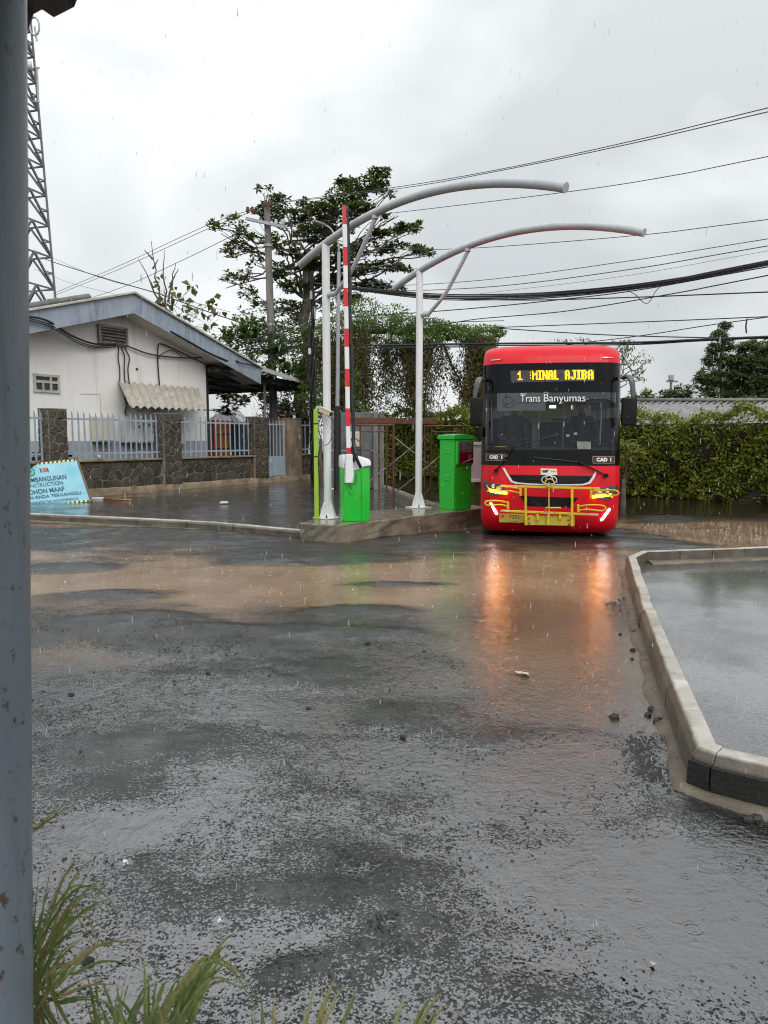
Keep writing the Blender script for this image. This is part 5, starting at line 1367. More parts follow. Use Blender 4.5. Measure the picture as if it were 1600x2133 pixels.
# swashes on the lettering
def fstroke(nm, mat, pts, r, out=0.012, parent=bus, k=6):
    P = []
    for p in pts:
        x, z = B(*p); P.append((x, front_y(x, z) - out, z))
    m = MB(); m.tube(bez(P, 6) if len(P) > 2 else P, r, k); return m.build(nm, mat, parent, local=True, smooth=True)
fstroke('lettering_swash', M['white'], [(494, 560), (510, 556), (530, 562), (548, 554)], 0.0035)
fstroke('lettering_swash', M['white'], [(683, 560), (700, 548), (720, 556), (712, 574)], 0.0035)
fstroke('lettering_swash', M['white'], [(838, 630), (826, 642), (812, 636)], 0.003)
fstroke('lettering_swash', M['white'], [(1010, 612), (1022, 607), (1045, 609)], 0.003)
M['logo'] = surf('dark_logo_print', (0.025, 0.026, 0.03), (0.03, 0.031, 0.035), 4, 0.4)
fstroke('maker_emblem', M['logo'], [(396 + 46 * math.cos(a), 628 + 46 * math.sin(a)) for a in np.linspace(0, 2 * math.pi, 17)], 0.0045, 0.008)
fpatch('maker_emblem', M['logo'], [(382, 592), (378, 660), (350, 662), (366, 640)], 0.008, back=-0.004)
fpatch('maker_emblem', M['logo'], [(430, 618), (398, 650), (350, 664), (384, 640)], 0.0095, back=-0.004)
fpatch('maker_emblem', M['logo'], [(380, 556), (394, 582), (366, 586)], 0.008, back=-0.004)
ftext('maker_lettering', 'LAKSANA', 560, 629, 20, M['logo'], wpx=185, out=0.008)
# route plates
M['platebrown'] = surf('route_plate_brown', (0.018, 0.011, 0.008), (0.026, 0.017, 0.012), 4, 0.35)
M['plateborder'] = surf('route_plate_border', (0.42, 0.22, 0.12), (0.5, 0.28, 0.16), 4, 0.4)
for (a, b, c, d) in ((200, 365, 1064, 1121), (1068, 1251, 1080, 1140)):
    rp_ = fpatch('route_plate', M['plateborder'], [(a, c), (b, c), (b, d), (a, d)], 0.006)
    fpatch('plate_face', M['platebrown'], [(a + 4, c + 4), (b - 4, c + 4), (b - 4, d - 4), (a + 4, d - 4)], 0.008, parent=rp_)
    ftext('plate_lettering', 'CAD', (a + b) / 2 - (b - a) * .09, (c + d) / 2, 28, M['white'], parent=rp_, wpx=(b - a) * 0.49, out=0.011, bold=0.004)
    ftext('plate_lettering', '1', (a + b) / 2 + (b - a) * .31, (c + d) / 2, 28, M['white'], parent=rp_, wpx=(b - a) * 0.055, out=0.011, bold=0.004)
# lower front: grille, silver V, sticker, emblem
fpatch('upper_grille', M['matblack'], [(392, 1236), (1064, 1242), (1040, 1290), (1005, 1318), (700, 1318), (440, 1306), (410, 1275)], 0.004)
fpatch('lower_grille', M['matblack'], [(472, 1408), (560, 1416), (860, 1424), (948, 1424), (885, 1506), (532, 1500)], 0.004)
for zy in (1258, 1280): fstroke('grille_bar', M['busblack'], [(410, zy), (720, zy + 3), (1045, zy + 3)], 0.007, 0.006)
for zy in (1440, 1462, 1484): fstroke('grille_bar', M['busblack'], [(500 + (zy - 1440) * 0.6, zy), (920 - (zy - 1440) * 0.6, zy + 3)], 0.007, 0.006)
fpatch('silver_trim', M['chrome'], [(336, 1180), (356, 1182), (388, 1240), (420, 1290), (470, 1302), (560, 1308), (700, 1312), (700, 1322), (540, 1318), (440, 1312), (404, 1300), (374, 1255)], 0.018)
fpatch('silver_trim', M['chrome'], [(1104, 1204), (1086, 1202), (1062, 1250), (1030, 1292), (985, 1308), (860, 1312), (720, 1312), (720, 1322), (870, 1322), (990, 1320), (1044, 1306), (1072, 1268)], 0.018)
M['sticker'] = surf('pale_sticker', (0.66, 0.62, 0.52), (0.72, 0.68, 0.58), 4, 0.4)
st_ = fpatch('sticker', M['sticker'], [(648, 1183), (780, 1185), (780, 1237), (648, 1235)], 0.006)
fpatch('sticker_print', M['logo'], [(655, 1198), (678, 1198), (716, 1190), (700, 1216), (668, 1218)], 0.008, parent=st_)
fpatch('sticker_print', surf('sticker_orange', (0.5, 0.2, 0.05), (0.55, 0.24, 0.07), 4, 0.4), [(728, 1201), (774, 1203), (774, 1213), (728, 1211)], 0.008, parent=st_)
def ring(cx, cy, rx, ry, n=28, a0=0, a1=2 * math.pi): return [(cx + rx * math.cos(a), cy + ry * math.sin(a)) for a in np.linspace(a0, a1, n)]
em = fstroke('maker_badge', M['chrome'], ring(714, 1278, 60, 36), 0.009, 0.02)
fstroke('badge_arc', M['chrome'], ring(714, 1290, 30, 50, 14, math.pi * 1.12, math.pi * 1.88), 0.008, 0.022, parent=em)
# panel seams
for pts in ([(175, 1200), (240, 1215), (290, 1245), (330, 1300)], [(1298, 1222), (1220, 1240), (1150, 1270), (1115, 1310)], [(565, 1352), (640, 1360), (760, 1362), (850, 1355)], [(930, 1630), (975, 1590), (1050, 1560)]):
    fstroke('panel_seam', surf('seam_dark_red', (0.20, 0.002, 0.006), (0.22, 0.003, 0.007), 3, 0.4), pts, 0.004, 0.001)
# head lamps
amber = emit('amber_indicator', (1.0, 0.30, 0.006), 45.0)
drl = emit('white_running_light', (1.0, 0.95, 0.95), 14.0)
L1 = fpatch('headlight', M['lampclear'], [(172, 1290), (230, 1300), (300, 1318), (352, 1346), (376, 1402), (330, 1412), (240, 1418), (205, 1395), (182, 1352)], 0.006)
L2 = fpatch('headlight', M['lampclear'], [(1281, 1324), (1220, 1326), (1140, 1340), (1086, 1368), (1058, 1398), (1062, 1426), (1130, 1436), (1192, 1448), (1250, 1412), (1274, 1370)], 0.006)
fpatch('indicator', amber, [(225, 1362), (300, 1370), (372, 1386), (372, 1402), (300, 1398), (226, 1386)], 0.014, parent=L1)
fpatch('indicator', amber, [(1060, 1406), (1130, 1394), (1214, 1392), (1218, 1406), (1140, 1418), (1060, 1428)], 0.014, parent=L2)
dim = emit('amber_reflector', (1.0, 0.36, 0.04), 1.3)
fpatch('light_guide', dim, [(196, 1322), (236, 1368), (214, 1388), (206, 1384), (218, 1366)], 0.010, parent=L1)
fpatch('light_guide', dim, [(1196, 1398), (1238, 1416), (1222, 1430), (1196, 1408)], 0.010, parent=L2)
for L, zx, zy in ((L1, 262, 1335), (L1, 310, 1352), (L2, 1120, 1372), (L2, 1180, 1362)):
    x, z = B(zx, zy); y = front_y(x, z); m = MB(); m.cyl((x, y - 0.002, z), (x, y - 0.012, z), 0.035, 0.028, n=14); m.build('lamp_lens', M['chrome'], L, local=True)
fpatch('running_light', drl, [(226, 1482), (240, 1478), (292, 1568), (286, 1580), (272, 1576)], 0.010)
fpatch('running_light', drl, [(1207, 1514), (1192, 1518), (1130, 1600), (1128, 1618), (1142, 1616), (1206, 1532)], 0.010)
for a, b, c in ((253, 342, 265), (1162, 1256, 262)):
    mk = fpatch('marker_lamp', surf('marker_amber', (0.42, 0.10, 0.04), (0.5, 0.14, 0.06), 4, 0.15), [(a, c - 7), (b, c - 8), (b + 2, c + 6), (a - 1, c + 8)], 0.010)
    fpatch('marker_glint', M['chrome'], [(a + 6, c - 2), (b - 6, c - 3), (b - 6, c + 2), (a + 6, c + 3)], 0.013, parent=mk)
# mirrors
M['steelgrey'] = surf('mirror_arm_grey', (0.09, 0.092, 0.095), (0.14, 0.142, 0.145), 4, 0.35)
def mirror(arm, head, sx, lb):
    P = []
    for zx, zy, y in arm: x, z = B(zx, zy); P.append((x, y, z))
    m = MB(); m.tube(bez(P, 6), [0.045 + 0.012 * math.sin(i * 0.2) for i in range(6 * (len(P) - 1) + 1)], 10, flat=0.6); ar = m.build('mirror_arm', M['steelgrey'], bus, local=True, smooth=True)
    (x0, z1), (x1, z0) = B(*head[0]), B(*head[1])
    m = MB(); m.box(((x0 + x1) / 2, head[2], (z0 + z1) / 2), (abs(x1 - x0), 0.13, abs(z1 - z0))); hd = m.build('mirror', M['matblack'], bus, local=True, bevel=0.03, seg=3, smooth=50)
    m = MB(); m.box(((x0 + x1) / 2, head[2] + 0.068, (z0 + z1) / 2), (abs(x1 - x0) * 0.82, 0.006, abs(z1 - z0) * 0.88)); m.build('mirror_glass', M['chrome'], hd, local=True)
mirror([(192, 430, 0.45), (168, 425, 0.32), (150, 450, 0.22), (128, 540, 0.2), (120, 600, 0.2)], ((82, 586), (180, 822), 0.22), -1, '')
mirror([(1345, 430, 0.45), (1368, 420, 0.32), (1385, 450, 0.22), (1398, 540, 0.2), (1398, 600, 0.2)], ((1312, 596), (1422, 828), 0.22), 1, '')
(x0, z1), (x1, z0) = B(112, 838), B(166, 922); m = MB(); m.box(((x0 + x1) / 2, 0.42, (z0 + z1) / 2), (x1 - x0, 0.10, z1 - z0)); m.build('kerb_mirror', M['matblack'], bus, local=True, bevel=0.02, seg=2, smooth=50)
# wipers
def wiper(pv, el, tip):
    w_ = fstroke('wiper', M['matblack'], [pv, ((pv[0] + el[0]) / 2, (pv[1] + el[1]) / 2), el], 0.015, 0.05)
    fstroke('wiper_blade', M['black'], [el, ((el[0] + tip[0]) / 2, (el[1] + tip[1]) / 2 - 2), tip], 0.009, 0.035, parent=w_)
    x, z = B(*pv); m = MB(); m.cyl((x, front_y(x, z) + 0.0, z), (x, front_y(x, z) - 0.06, z), 0.032, n=12); m.build('pivot', M['matblack'], w_, local=True)
wiper((283, 1205), (430, 1008), (775, 905)); wiper((1172, 1238), (955, 1130), (585, 1092))
# front bicycle rack
rack = []
RY = -0.14
def rbar(p, q, w=0.028, h=0.028, y=RY, nm='rack_bar', mt='rackyellow'):
    a, b = B(*p), B(*q); m = MB(); m.bar((a[0], y, a[1]), (b[0], y, b[1]), w, h, up=(0, -1, 0)); return m.build(nm, M[mt], bus, local=True, bevel=0.004)
rbar((320, 1327), (1106, 1340), 0.036); rbar((315, 1534), (1096, 1556), 0.036)
for zx, za, zb in ((520, 1342, 1652), (889, 1345, 1655)): rbar((zx, za), (zx - 4, zb), 0.036, y=RY - 0.002)
rbar((704, 1292), (702, 1530), 0.018, y=RY - 0.03); rbar((700, 1530), (694, 1648), 0.034, y=RY - 0.032)
for zx, za, zb in ((478, 1342, 1408), (1038, 1352, 1420), (376, 1456, 1522), (936, 1472, 1540), (612, 1556, 1606), (790, 1560, 1600)): rbar((zx, za), (zx, zb), 0.034, y=RY - 0.001)
for a, b in (((320, 1321), (372, 1328)), ((1018, 1553), (1092, 1558)), ((330, 1532), (386, 1538)), ((668, 1546), (734, 1548))): rbar(a, b, 0.022, 0.004, RY - 0.021, 'reflector_tape', 'chrome')
def loop(pts):
    P = []
    for zx, zy, y in pts: x, z = B(zx, zy); P.append((x, y, z))
    m = MB(); m.tube(bez(P, 5), 0.012, 8); m.build('wheel_hook', M['rackyellow'], bus, local=True, smooth=True)
loop([(468, 1384, RY), (400, 1368, RY - .05), (310, 1362, RY - .1), (284, 1346, RY - .12), (308, 1330, RY - .1), (380, 1334, RY - .04), (470, 1346, RY)])
loop([(1050, 1392, RY), (1100, 1378, RY - .05), (1215, 1392, RY - .1), (1243, 1372, RY - .12), (1215, 1350, RY - .1), (1120, 1352, RY - .04), (1052, 1358, RY)])
loop([(376, 1500, RY), (320, 1482, RY - .05), (212, 1486, RY - .1), (190, 1468, RY - .12), (212, 1448, RY - .1), (300, 1450, RY - .04), (370, 1464, RY)])
loop([(940, 1524, RY), (1000, 1510, RY - .05), (1112, 1518, RY - .1), (1142, 1496, RY - .12), (1112, 1474, RY - .1), (1000, 1476, RY - .04), (945, 1490, RY)])
loop([(676, 1530, RY - .03), (682, 1500, RY - .06), (730, 1500, RY - .08), (796, 1498, RY - .09)])
P = []
for a in np.linspace(0, 2 * math.pi, 20): x, z = B(710 + 36 * math.cos(a), 1296 + 32 * math.sin(a)); P.append((x, RY - 0.05, z))
m = MB(); m.tube(P, 0.010, 8, caps=False); m.build('rack_ring', M['rackyellow'], bus, local=True, smooth=True)
m = MB(); (x0, z1), (x1, z0) = B(524, 1572), B(906, 1652); m.box(((x0 + x1) / 2, RY + 0.03, (z0 + z1) / 2), (x1 - x0, 0.012, z1 - z0)); m.build('rack_plate', M['plateyellow'], bus, local=True, bevel=0.003)
for zx, zy in ((545, 1598), (545, 1636), (858, 1606), (862, 1642)):
    x, z = B(zx, zy); m = MB(); m.cyl((x, RY + 0.026, z), (x, RY + 0.012, z), 0.014, n=8); m.build('plate_bolt', M['rust'], bus, local=True)
for zx in (560, 870):
    x, z = B(zx, 1600); m = MB(); m.bar((x, RY + 0.03, z), (x, 0.16, z + 0.05), 0.05, 0.05); m.build('rack_bracket', M['rackyellow'], bus, local=True)
for zx in (520, 889):
    x, z = B(zx, 1420); m = MB(); m.bar((x, RY + 0.01, z), (x, 0.06, z), 0.03, 0.03); m.build('rack_bracket', M['rackyellow'], bus, local=True)
m = MB(); (x0, z1), (x1, z0) = B(305, 1566), B(507, 1640); yp = front_y((x0 + x1) / 2, z1) - 0.02; yp = 0.0
m.box(((x0 + x1) / 2, yp, (z0 + z1) / 2), (x1 - x0, 0.006, z1 - z0)); lp_ = m.build('licence_plate', M['plateyellow'], bus, local=True, bevel=0.002)
for s_, zx, zy, h, w in (('R', 332, 1590, 24, 22), ('7301', 428, 1594, 34, 82), ('10-28', 424, 1629, 12, 52)):
    x, z = B(zx, zy); o = text_obj('plate_number', s_, h / 531 / 0.7, M['logo'], lp_, Matrix.Identity(4))
    q = [v.co.x for v in o.data.vertices]; o.data.transform(Matrix.Diagonal((w / 531 / (max(q) - min(q)), 1, 1, 1))); o.data.transform(Matrix.Translation((x, yp - 0.005, z)) @ Matrix.Rotation(math.pi / 2, 4, 'X'))
# wheels
for x in (-0.93, 0.93):
    for y in (1.55, 5.4):
        m = MB(); n_ = 28; prof = [(0.20, -0.11), (0.38, -0.12), (0.43, -0.09), (0.44, 0.0), (0.43, 0.09), (0.38, 0.12), (0.20, 0.11)]; vs = []
        for i in range(n_):
            a = 2 * math.pi * i / n_; vs += [(x + w, y + r * math.cos(a), 0.44 + r * math.sin(a)) for r, w in prof]
        k_ = len(prof); m.add(vs, [(i * k_ + j, ((i + 1) % n_) * k_ + j, ((i + 1) % n_) * k_ + j + 1, i * k_ + j + 1) for i in range(n_) for j in range(k_ - 1)])
        wh = m.build('wheel', M['black'], bus, local=True, smooth=50)
        m = MB(); m.cyl((x - 0.08, y, 0.44), (x + 0.08, y, 0.44), 0.21, n=20); m.build('rim', M['galv'], wh, local=True)
# ------------------------------------------------------------------ foliage
class Leaves:
    def __init__(s, seed): s.V = []; s.F = []; s.n = 0; s.rs = np.random.RandomState(seed)
    def add(s, P, D, N, L, Wd, fold=0.25, curl=0.25):
        """six-point leaves: base, two shoulders, tip, and a folded midrib"""
        n = len(P); D = D / np.linalg.norm(D, axis=1, keepdims=True)
        Sd = np.cross(D, N); Sd /= np.linalg.norm(Sd, axis=1, keepdims=True) + 1e-9; N = np.cross(Sd, D)
        L = np.broadcast_to(L, n)[:, None]; Wd = np.broadcast_to(Wd, n)[:, None]
        mid = P + D * L * 0.55 + N * L * 0.04; tip = P + D * L - N * L * curl
        a = P + D * L * 0.5 + Sd * Wd * 0.5 + N * Wd * fold; b = P + D * L * 0.5 - Sd * Wd * 0.5 + N * Wd * fold
        V = np.stack([P, a, tip, b, mid], 1).reshape(-1, 3)
        i = np.arange(n)[:, None] * 5 + s.n
        Fc = np.stack([np.concatenate([i, i + 1, i + 4], 1), np.concatenate([i + 1, i + 2, i + 4], 1), np.concatenate([i + 2, i + 3, i + 4], 1), np.concatenate([i + 3, i, i + 4], 1)], 1).reshape(-1, 3)
        s.V.append(V); s.F.append(Fc); s.n += 5 * n
    def rosettes(s, C, k, L, aspect, up=0.35, droop=0.2):
        """whorls of k leaves round each centre"""
        n = len(C); rs = s.rs; a = rs.rand(n, k) * 6.283; el = rs.normal(up, 0.35, (n, k))
        D = np.stack([np.cos(a) * np.cos(el), np.sin(a) * np.cos(el), np.sin(el)], -1).reshape(-1, 3)
        P = np.repeat(C, k, 0) + D * 0.02; N = np.array([0, 0, 1.0]) + rs.normal(0, 0.25, D.shape)
        l = L * rs.uniform(0.6, 1.15, len(D)); s.add(P, D, N, l, l * aspect, 0.2, droop)
    def scatter(s, C, L, aspect, out=None, hang=0.0):
        n = len(C); rs = s.rs; D = rs.normal(0, 1, (n, 3))
        if out is not None: D = D * 0.8 + out
        D[:, 2] -= hang
        N = np.array([0, -0.4, 0.8]) + rs.normal(0, 0.5, (n, 3)); l = L * rs.uniform(0.6, 1.2, n); s.add(C, D, N, l, l * aspect, 0.2, 0.15)
    def build(s, name, mat, parent):
        return np_mesh(name, np.concatenate(s.V), np.concatenate(s.F), mat, parent)
def blob(rs, c, r, n, shell=0.5):
    d = rs.normal(0, 1, (n, 3)); d /= np.linalg.norm(d, axis=1, keepdims=True)
    q = (shell + (1 - shell) * rs.rand(n, 1)) ** 0.6
    return np.array(c) + d * q * np.array(r), d
def pad(px, py, rx, ry, Y, dy=None):
    k = Y / F; c = at(px, py, Y); return (np.array(c), np.array([rx * k, (dy if dy else max(rx, ry) * 0.8) * k, ry * k]))
LM = {
    'almond': leafmat('tropical_almond_leaf', [(0.026, 0.048, 0.018), (0.042, 0.078, 0.026), (0.065, 0.11, 0.034), (0.036, 0.06, 0.028)], 0.32, 0.25),
    'yellowing': leafmat('yellowing_leaf', [(0.05, 0.075, 0.02), (0.13, 0.13, 0.025), (0.10, 0.075, 0.02), (0.035, 0.06, 0.02), (0.17, 0.14, 0.03)], 0.4, 0.3),
    'bright': leafmat('fresh_green_leaf', [(0.030, 0.085, 0.014), (0.055, 0.15, 0.02), (0.08, 0.20, 0.03), (0.028, 0.065, 0.016)], 0.35, 0.3),
    'creeper': leafmat('creeper_leaf', [(0.04, 0.08, 0.014), (0.08, 0.15, 0.022), (0.12, 0.20, 0.03), (0.06, 0.09, 0.02)], 0.4, 0.25),
    'hedge': leafmat('hedge_leaf', [(0.06, 0.11, 0.012), (0.17, 0.235, 0.02), (0.27, 0.32, 0.03), (0.22, 0.19, 0.03), (0.05, 0.085, 0.014)], 0.4, 0.32),
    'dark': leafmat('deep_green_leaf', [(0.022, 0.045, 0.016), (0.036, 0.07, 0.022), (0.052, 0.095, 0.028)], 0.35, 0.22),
    'far': leafmat('hazed_leaf', [(0.07, 0.11, 0.055), (0.10, 0.145, 0.07), (0.13, 0.175, 0.09)], 0.6, 0.35),  # rain haze put into the leaf colour: paler green, no haze volume
    'dry': leafmat('dry_vine_leaf', [(0.075, 0.045, 0.022), (0.11, 0.075, 0.03), (0.05, 0.075, 0.018), (0.06, 0.10, 0.02), (0.09, 0.05, 0.025)], 0.7, 0.2)}
def limb(m, p0, p1, r0, r1, bend, rnd, n=7):
    pts = [Vector(p0).lerp(Vector(p1), i / n) for i in range(n + 1)]
    L = (Vector(p1) - Vector(p0)).length
    for i in range(1, n): pts[i] += Vector((rnd.uniform(-1, 1), rnd.uniform(-1, 1), rnd.uniform(-.4, 1))) * L * bend * math.sin(math.pi * i / n)
    m.tube(pts, [r0 + (r1 - r0) * i / n for i in range(n + 1)], 7, caps=False); return pts
def tree(name, label, base, trunk_top, r, pads, lm, leaf, aspect, per, mode, seed, cat='tree', group=None, twigs=3, lm2=None, forks=None, hang=0.0, k=7):
    """trunk with limbs reaching into every leaf pad; crown of single leaves"""
    rnd = random.Random(seed); rs = np.random.RandomState(seed)
    t = thing(name, label, cat, base, group=group)
    m = MB(); tt = Vector(trunk_top); tr = limb(m, base, tt, r, r * 0.55, 0.03, rnd, 9)
    lv = Leaves(seed); lv2 = Leaves(seed + 1)
    for i, P in enumerate(pads):
        c, rad = P[0], P[1]; opt = P[2] if len(P) > 2 else {}
        n = max(8, int(per * (rad[0] * rad[2] + 0.3 * rad[0] * rad[1]) * opt.get('d', 1.0)))
        st = tr[rnd.randint(5, 9)] if not forks else Vector(forks[i % len(forks)])
        if not opt.get('nolimb'):
            q = limb(m, st, Vector(c) - Vector((0, 0, rad[2] * 0.5)), r * 0.17, r * 0.05, 0.07, rnd)
            for _ in range(twigs):
                e = Vector(c) + Vector((rnd.uniform(-1, 1) * rad[0], rnd.uniform(-1, 1) * rad[1], rnd.uniform(-.3, .8) * rad[2])) * 0.95
                limb(m, q[rnd.randint(4, 6)], e, r * 0.07, r * 0.02, 0.08, rnd, 5)
        X = lv2 if (lm2 and opt.get('alt')) else lv
        C, d = blob(rs, c, rad, n, 0.25)
        # break the pad into clumps with gaps
        g = np.sin(C[:, 0] * 2.9 / leaf * 0.3 + i) + np.sin(C[:, 2] * 4.1 / leaf * 0.3 + 2 * i) + np.sin(C[:, 1] * 3.3 / leaf * 0.3)
        C = C[g > -0.9]
        if len(C) == 0: continue
        if mode == 'rosette': X.rosettes(C, k, leaf, aspect)
        else: X.scatter(C, leaf, aspect, None, hang)
    m.build('trunk', M['bark'], t, smooth=True)
    lv.build('crown', LM[lm], t)
    if lv2.n: lv2.build('crown', LM[lm2], t, )
    return t
A = lambda px, py, rx, ry, Y, **o: (*pad(px, py, rx, ry, Y), o)
TY = 33.0
tb = at(628, 900, TY); tb.z = 0.0
tree('almond_tree', 'tall dark tropical almond tree with flat tiered branches behind the utility poles', tb, at(645, 520, TY), 0.34, [
    A(548, 398, 26, 8, TY), A(585, 420, 32, 12, TY), A(560, 445, 34, 16, TY - 1), A(620, 455, 46, 18, TY + 1), A(640, 425, 22, 7, TY), A(675, 440, 42, 16, TY - 1), A(720, 415, 44, 22, TY), A(720, 385, 22, 14, TY + 1), A(770, 385, 40, 20, TY),
    A(790, 362, 24, 10, TY), A(808, 400, 22, 10, TY - 1), A(745, 440, 44, 16, TY - 1), A(700, 470, 48, 22, TY + 1), A(650, 490, 44, 18, TY), A(795, 450, 20, 7, TY), A(830, 448, 12, 4, TY),
    A(800, 490, 36, 9, TY), A(845, 478, 32, 9, TY - 1), A(868, 470, 12, 6, TY), A(760, 520, 56, 14, TY + 1), A(830, 520, 40, 9, TY), A(875, 522, 26, 9, TY + 1), A(895, 530, 8, 4, TY), A(700, 530, 46, 20, TY - 1), A(800, 556, 44, 9, TY), A(850, 560, 24, 7, TY - 1), A(740, 570, 54, 14, TY),
    A(650, 550, 36, 18, TY), A(690, 590, 46, 14, TY), A(780, 598, 50, 10, TY + 1), A(830, 605, 20, 8, TY), A(620, 600, 40, 18, TY), A(720, 625, 44, 12, TY), A(585, 570, 30, 22, TY, d=0.7), A(600, 520, 30, 18, TY, d=0.7), A(590, 640, 40, 16, TY, d=0.8), A(660, 640, 36, 14, TY),
    A(560, 500, 28, 20, TY - 1, alt=1, d=.6), A(535, 540, 24, 24, TY, alt=1, d=.6), A(515, 485, 26, 22, TY, alt=1, d=.6), A(490, 520, 26, 26, TY, alt=1, d=.6), A(500, 570, 26, 24, TY - 1, alt=1, d=.6), A(520, 620, 26, 22, TY, alt=1, d=.5), A(460, 480, 18, 12, TY, alt=1, d=.5), A(445, 470, 10, 8, TY, alt=1, d=.6), A(485, 460, 22, 12, TY, alt=1, d=.5), A(470, 590, 14, 20, TY, alt=1, d=.4)],
    'almond', 0.23, 0.48, 230, 'rosette', 3, lm2='yellowing', forks=[at(640, 640, TY), at(640, 590, TY), at(648, 540, TY), at(630, 620, TY), at(660, 560, TY), at(690, 500, TY), at(600, 560, TY)])
TL = 31.0
tb = at(352, 900, TL); tb.z = 0.0
tree('teak_sapling', 'thin half-bare young tree with broad leaves rising behind the white roof', tb, at(330, 620, TL), 0.10, [
    A(340, 592, 16, 10, TL), A(330, 632, 18, 12, TL), A(362, 610, 14, 10, TL), A(385, 630, 22, 14, TL), A(402, 598, 8, 7, TL), A(415, 640, 18, 20, TL), A(445, 628, 18, 10, TL), A(390, 660, 30, 14, TL), A(430, 665, 26, 16, TL), A(460, 690, 22, 18, TL), A(355, 640, 14, 14, TL), A(455, 655, 14, 14, TL)],
    'yellowing', 0.34, 0.75, 40, 'scatter', 8, hang=0.4)
m = MB(); rn = random.Random(5)
for (a, b) in (((334, 640), (315, 502)), ((338, 640), (288, 540)), ((345, 640), (342, 520)), ((350, 630), (366, 548)), ((352, 600), (372, 560)), ((320, 600), (308, 575)), ((318, 560), (330, 540)), ((318, 540), (300, 520))):
    limb(m, at(*a, TL), at(*b, TL), 0.045, 0.012, 0.03, rn)
o = m.build('bare_twigs', M['bark'], [q for q in bpy.data.objects if q.name == 'teak_sapling'][0], smooth=True)
# shrubs and background growth
def shrub(name, label, pads, lm, leaf, aspect, per, mode, seed, group=None, lm2=None, cat='shrub', hang=0.0, **kw):
    P = pads[len(pads) // 2]; Y = P[0][1]; b = Vector((P[0][0], Y, 0.0)); top = Vector((P[0][0], Y, max(0.6, P[0][2] * 0.6)))
    return tree(name, label, b, top, 0.09, pads, lm, leaf, aspect, per, mode, seed, cat, group, lm2=lm2, hang=hang, **kw)
gb = 'shrubs behind the fence and carport'
shrub('shrub', 'bright leafy mango-like shrub rising above the carport roof', [A(490, 700, 30, 22, 31), A(530, 690, 36, 28, 31), A(560, 720, 40, 30, 31), A(510, 740, 40, 22, 31), A(600, 740, 36, 34, 31), A(590, 690, 26, 20, 32, d=.7), A(575, 775, 40, 26, 31), A(630, 770, 30, 40, 30), A(620, 820, 36, 40, 30)], 'bright', 0.28, 0.38, 190, 'rosette', 21, gb, k=6)
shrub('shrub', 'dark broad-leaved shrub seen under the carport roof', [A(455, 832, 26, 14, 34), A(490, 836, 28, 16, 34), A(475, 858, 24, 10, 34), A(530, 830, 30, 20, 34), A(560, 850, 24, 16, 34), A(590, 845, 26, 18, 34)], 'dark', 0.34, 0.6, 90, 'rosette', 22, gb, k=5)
shrub('shrub', 'fresh green shrub hanging between black pole and striped boom', [A(640, 830, 26, 30, 27), A(620, 700, 30, 26, 29, d=.7), A(660, 790, 24, 36, 27), A(668, 850, 18, 26, 26), A(735, 800, 16, 30, 27), A(740, 845, 24, 22, 27), A(765, 860, 26, 12, 27)], 'bright', 0.24, 0.4, 150, 'rosette', 23, gb, k=6)
shrub('shrub', 'small round dark tree below the brown creeper curtain', [A(790, 790, 40, 34, 36), A(815, 830, 36, 30, 36), A(770, 830, 30, 28, 36), A(840, 800, 22, 22, 36)], 'dark', 0.16, 0.5, 700, 'scatter', 24, gb, twigs=2)

shrub('shrub', 'leafy green tree mass filling the gap behind the utility pole', [A(470, 715, 26, 20, 36), A(500, 660, 30, 20, 36, d=.6), A(545, 650, 34, 22, 36, d=.7), A(600, 670, 36, 26, 36), A(560, 690, 40, 26, 36), A(640, 660, 34, 26, 36), A(520, 720, 34, 26, 36), A(610, 720, 36, 34, 36), A(650, 720, 30, 40, 36)], 'creeper', 0.24, 0.45, 120, 'rosette', 25, gb, k=6)
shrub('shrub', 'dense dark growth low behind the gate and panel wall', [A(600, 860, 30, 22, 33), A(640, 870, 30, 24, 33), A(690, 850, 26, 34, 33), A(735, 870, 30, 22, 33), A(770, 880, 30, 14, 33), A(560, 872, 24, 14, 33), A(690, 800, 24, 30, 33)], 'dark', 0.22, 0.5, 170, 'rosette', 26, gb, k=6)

# ------------------------------------------------------------------ creeper thicket
VY = 30.0
vt = thing('creeper_thicket', 'creeper-smothered trees with brown hanging vines behind the scaffold', 'thicket', Vector((2.0, VY, 0)))
lv = Leaves(31); rs = np.random.RandomState(31)
for (px, py, rx, ry, d) in ((660, 690, 40, 20, .5), (700, 680, 46, 24, .8), (735, 665, 40, 22, .7), (760, 690, 44, 26, 1.), (800, 672, 40, 18, 1.), (845, 672, 44, 18, 1.), (835, 705, 34, 24, 1.2), (890, 680, 46, 18, 1.2), (930, 690, 46, 18, 1.2), (970, 695, 44, 18, 1.2), (1010, 695, 40, 18, 1.2), (1040, 690, 16, 12, 1.), (1000, 715, 40, 16, 1.), (890, 705, 40, 14, 1.), (780, 720, 36, 18, .6), (855, 740, 22, 26, .7), (1015, 740, 26, 20, .7),
                         (760, 640, 40, 22, .5), (820, 645, 30, 14, .4), (700, 640, 30, 16, .4)):
    c, rad = pad(px, py, rx, ry, VY + rs.uniform(-1, 1)); n = int(3000 * d * rad[0] * rad[2]); C, dd = blob(rs, c, rad, n, 0.35)
    lv.scatter(C, 0.11, 0.62, dd * 0.6, 0.3)
lv.build('foliage', LM['creeper'], vt)
lv = Leaves(32); m = MB(); rn = random.Random(33)
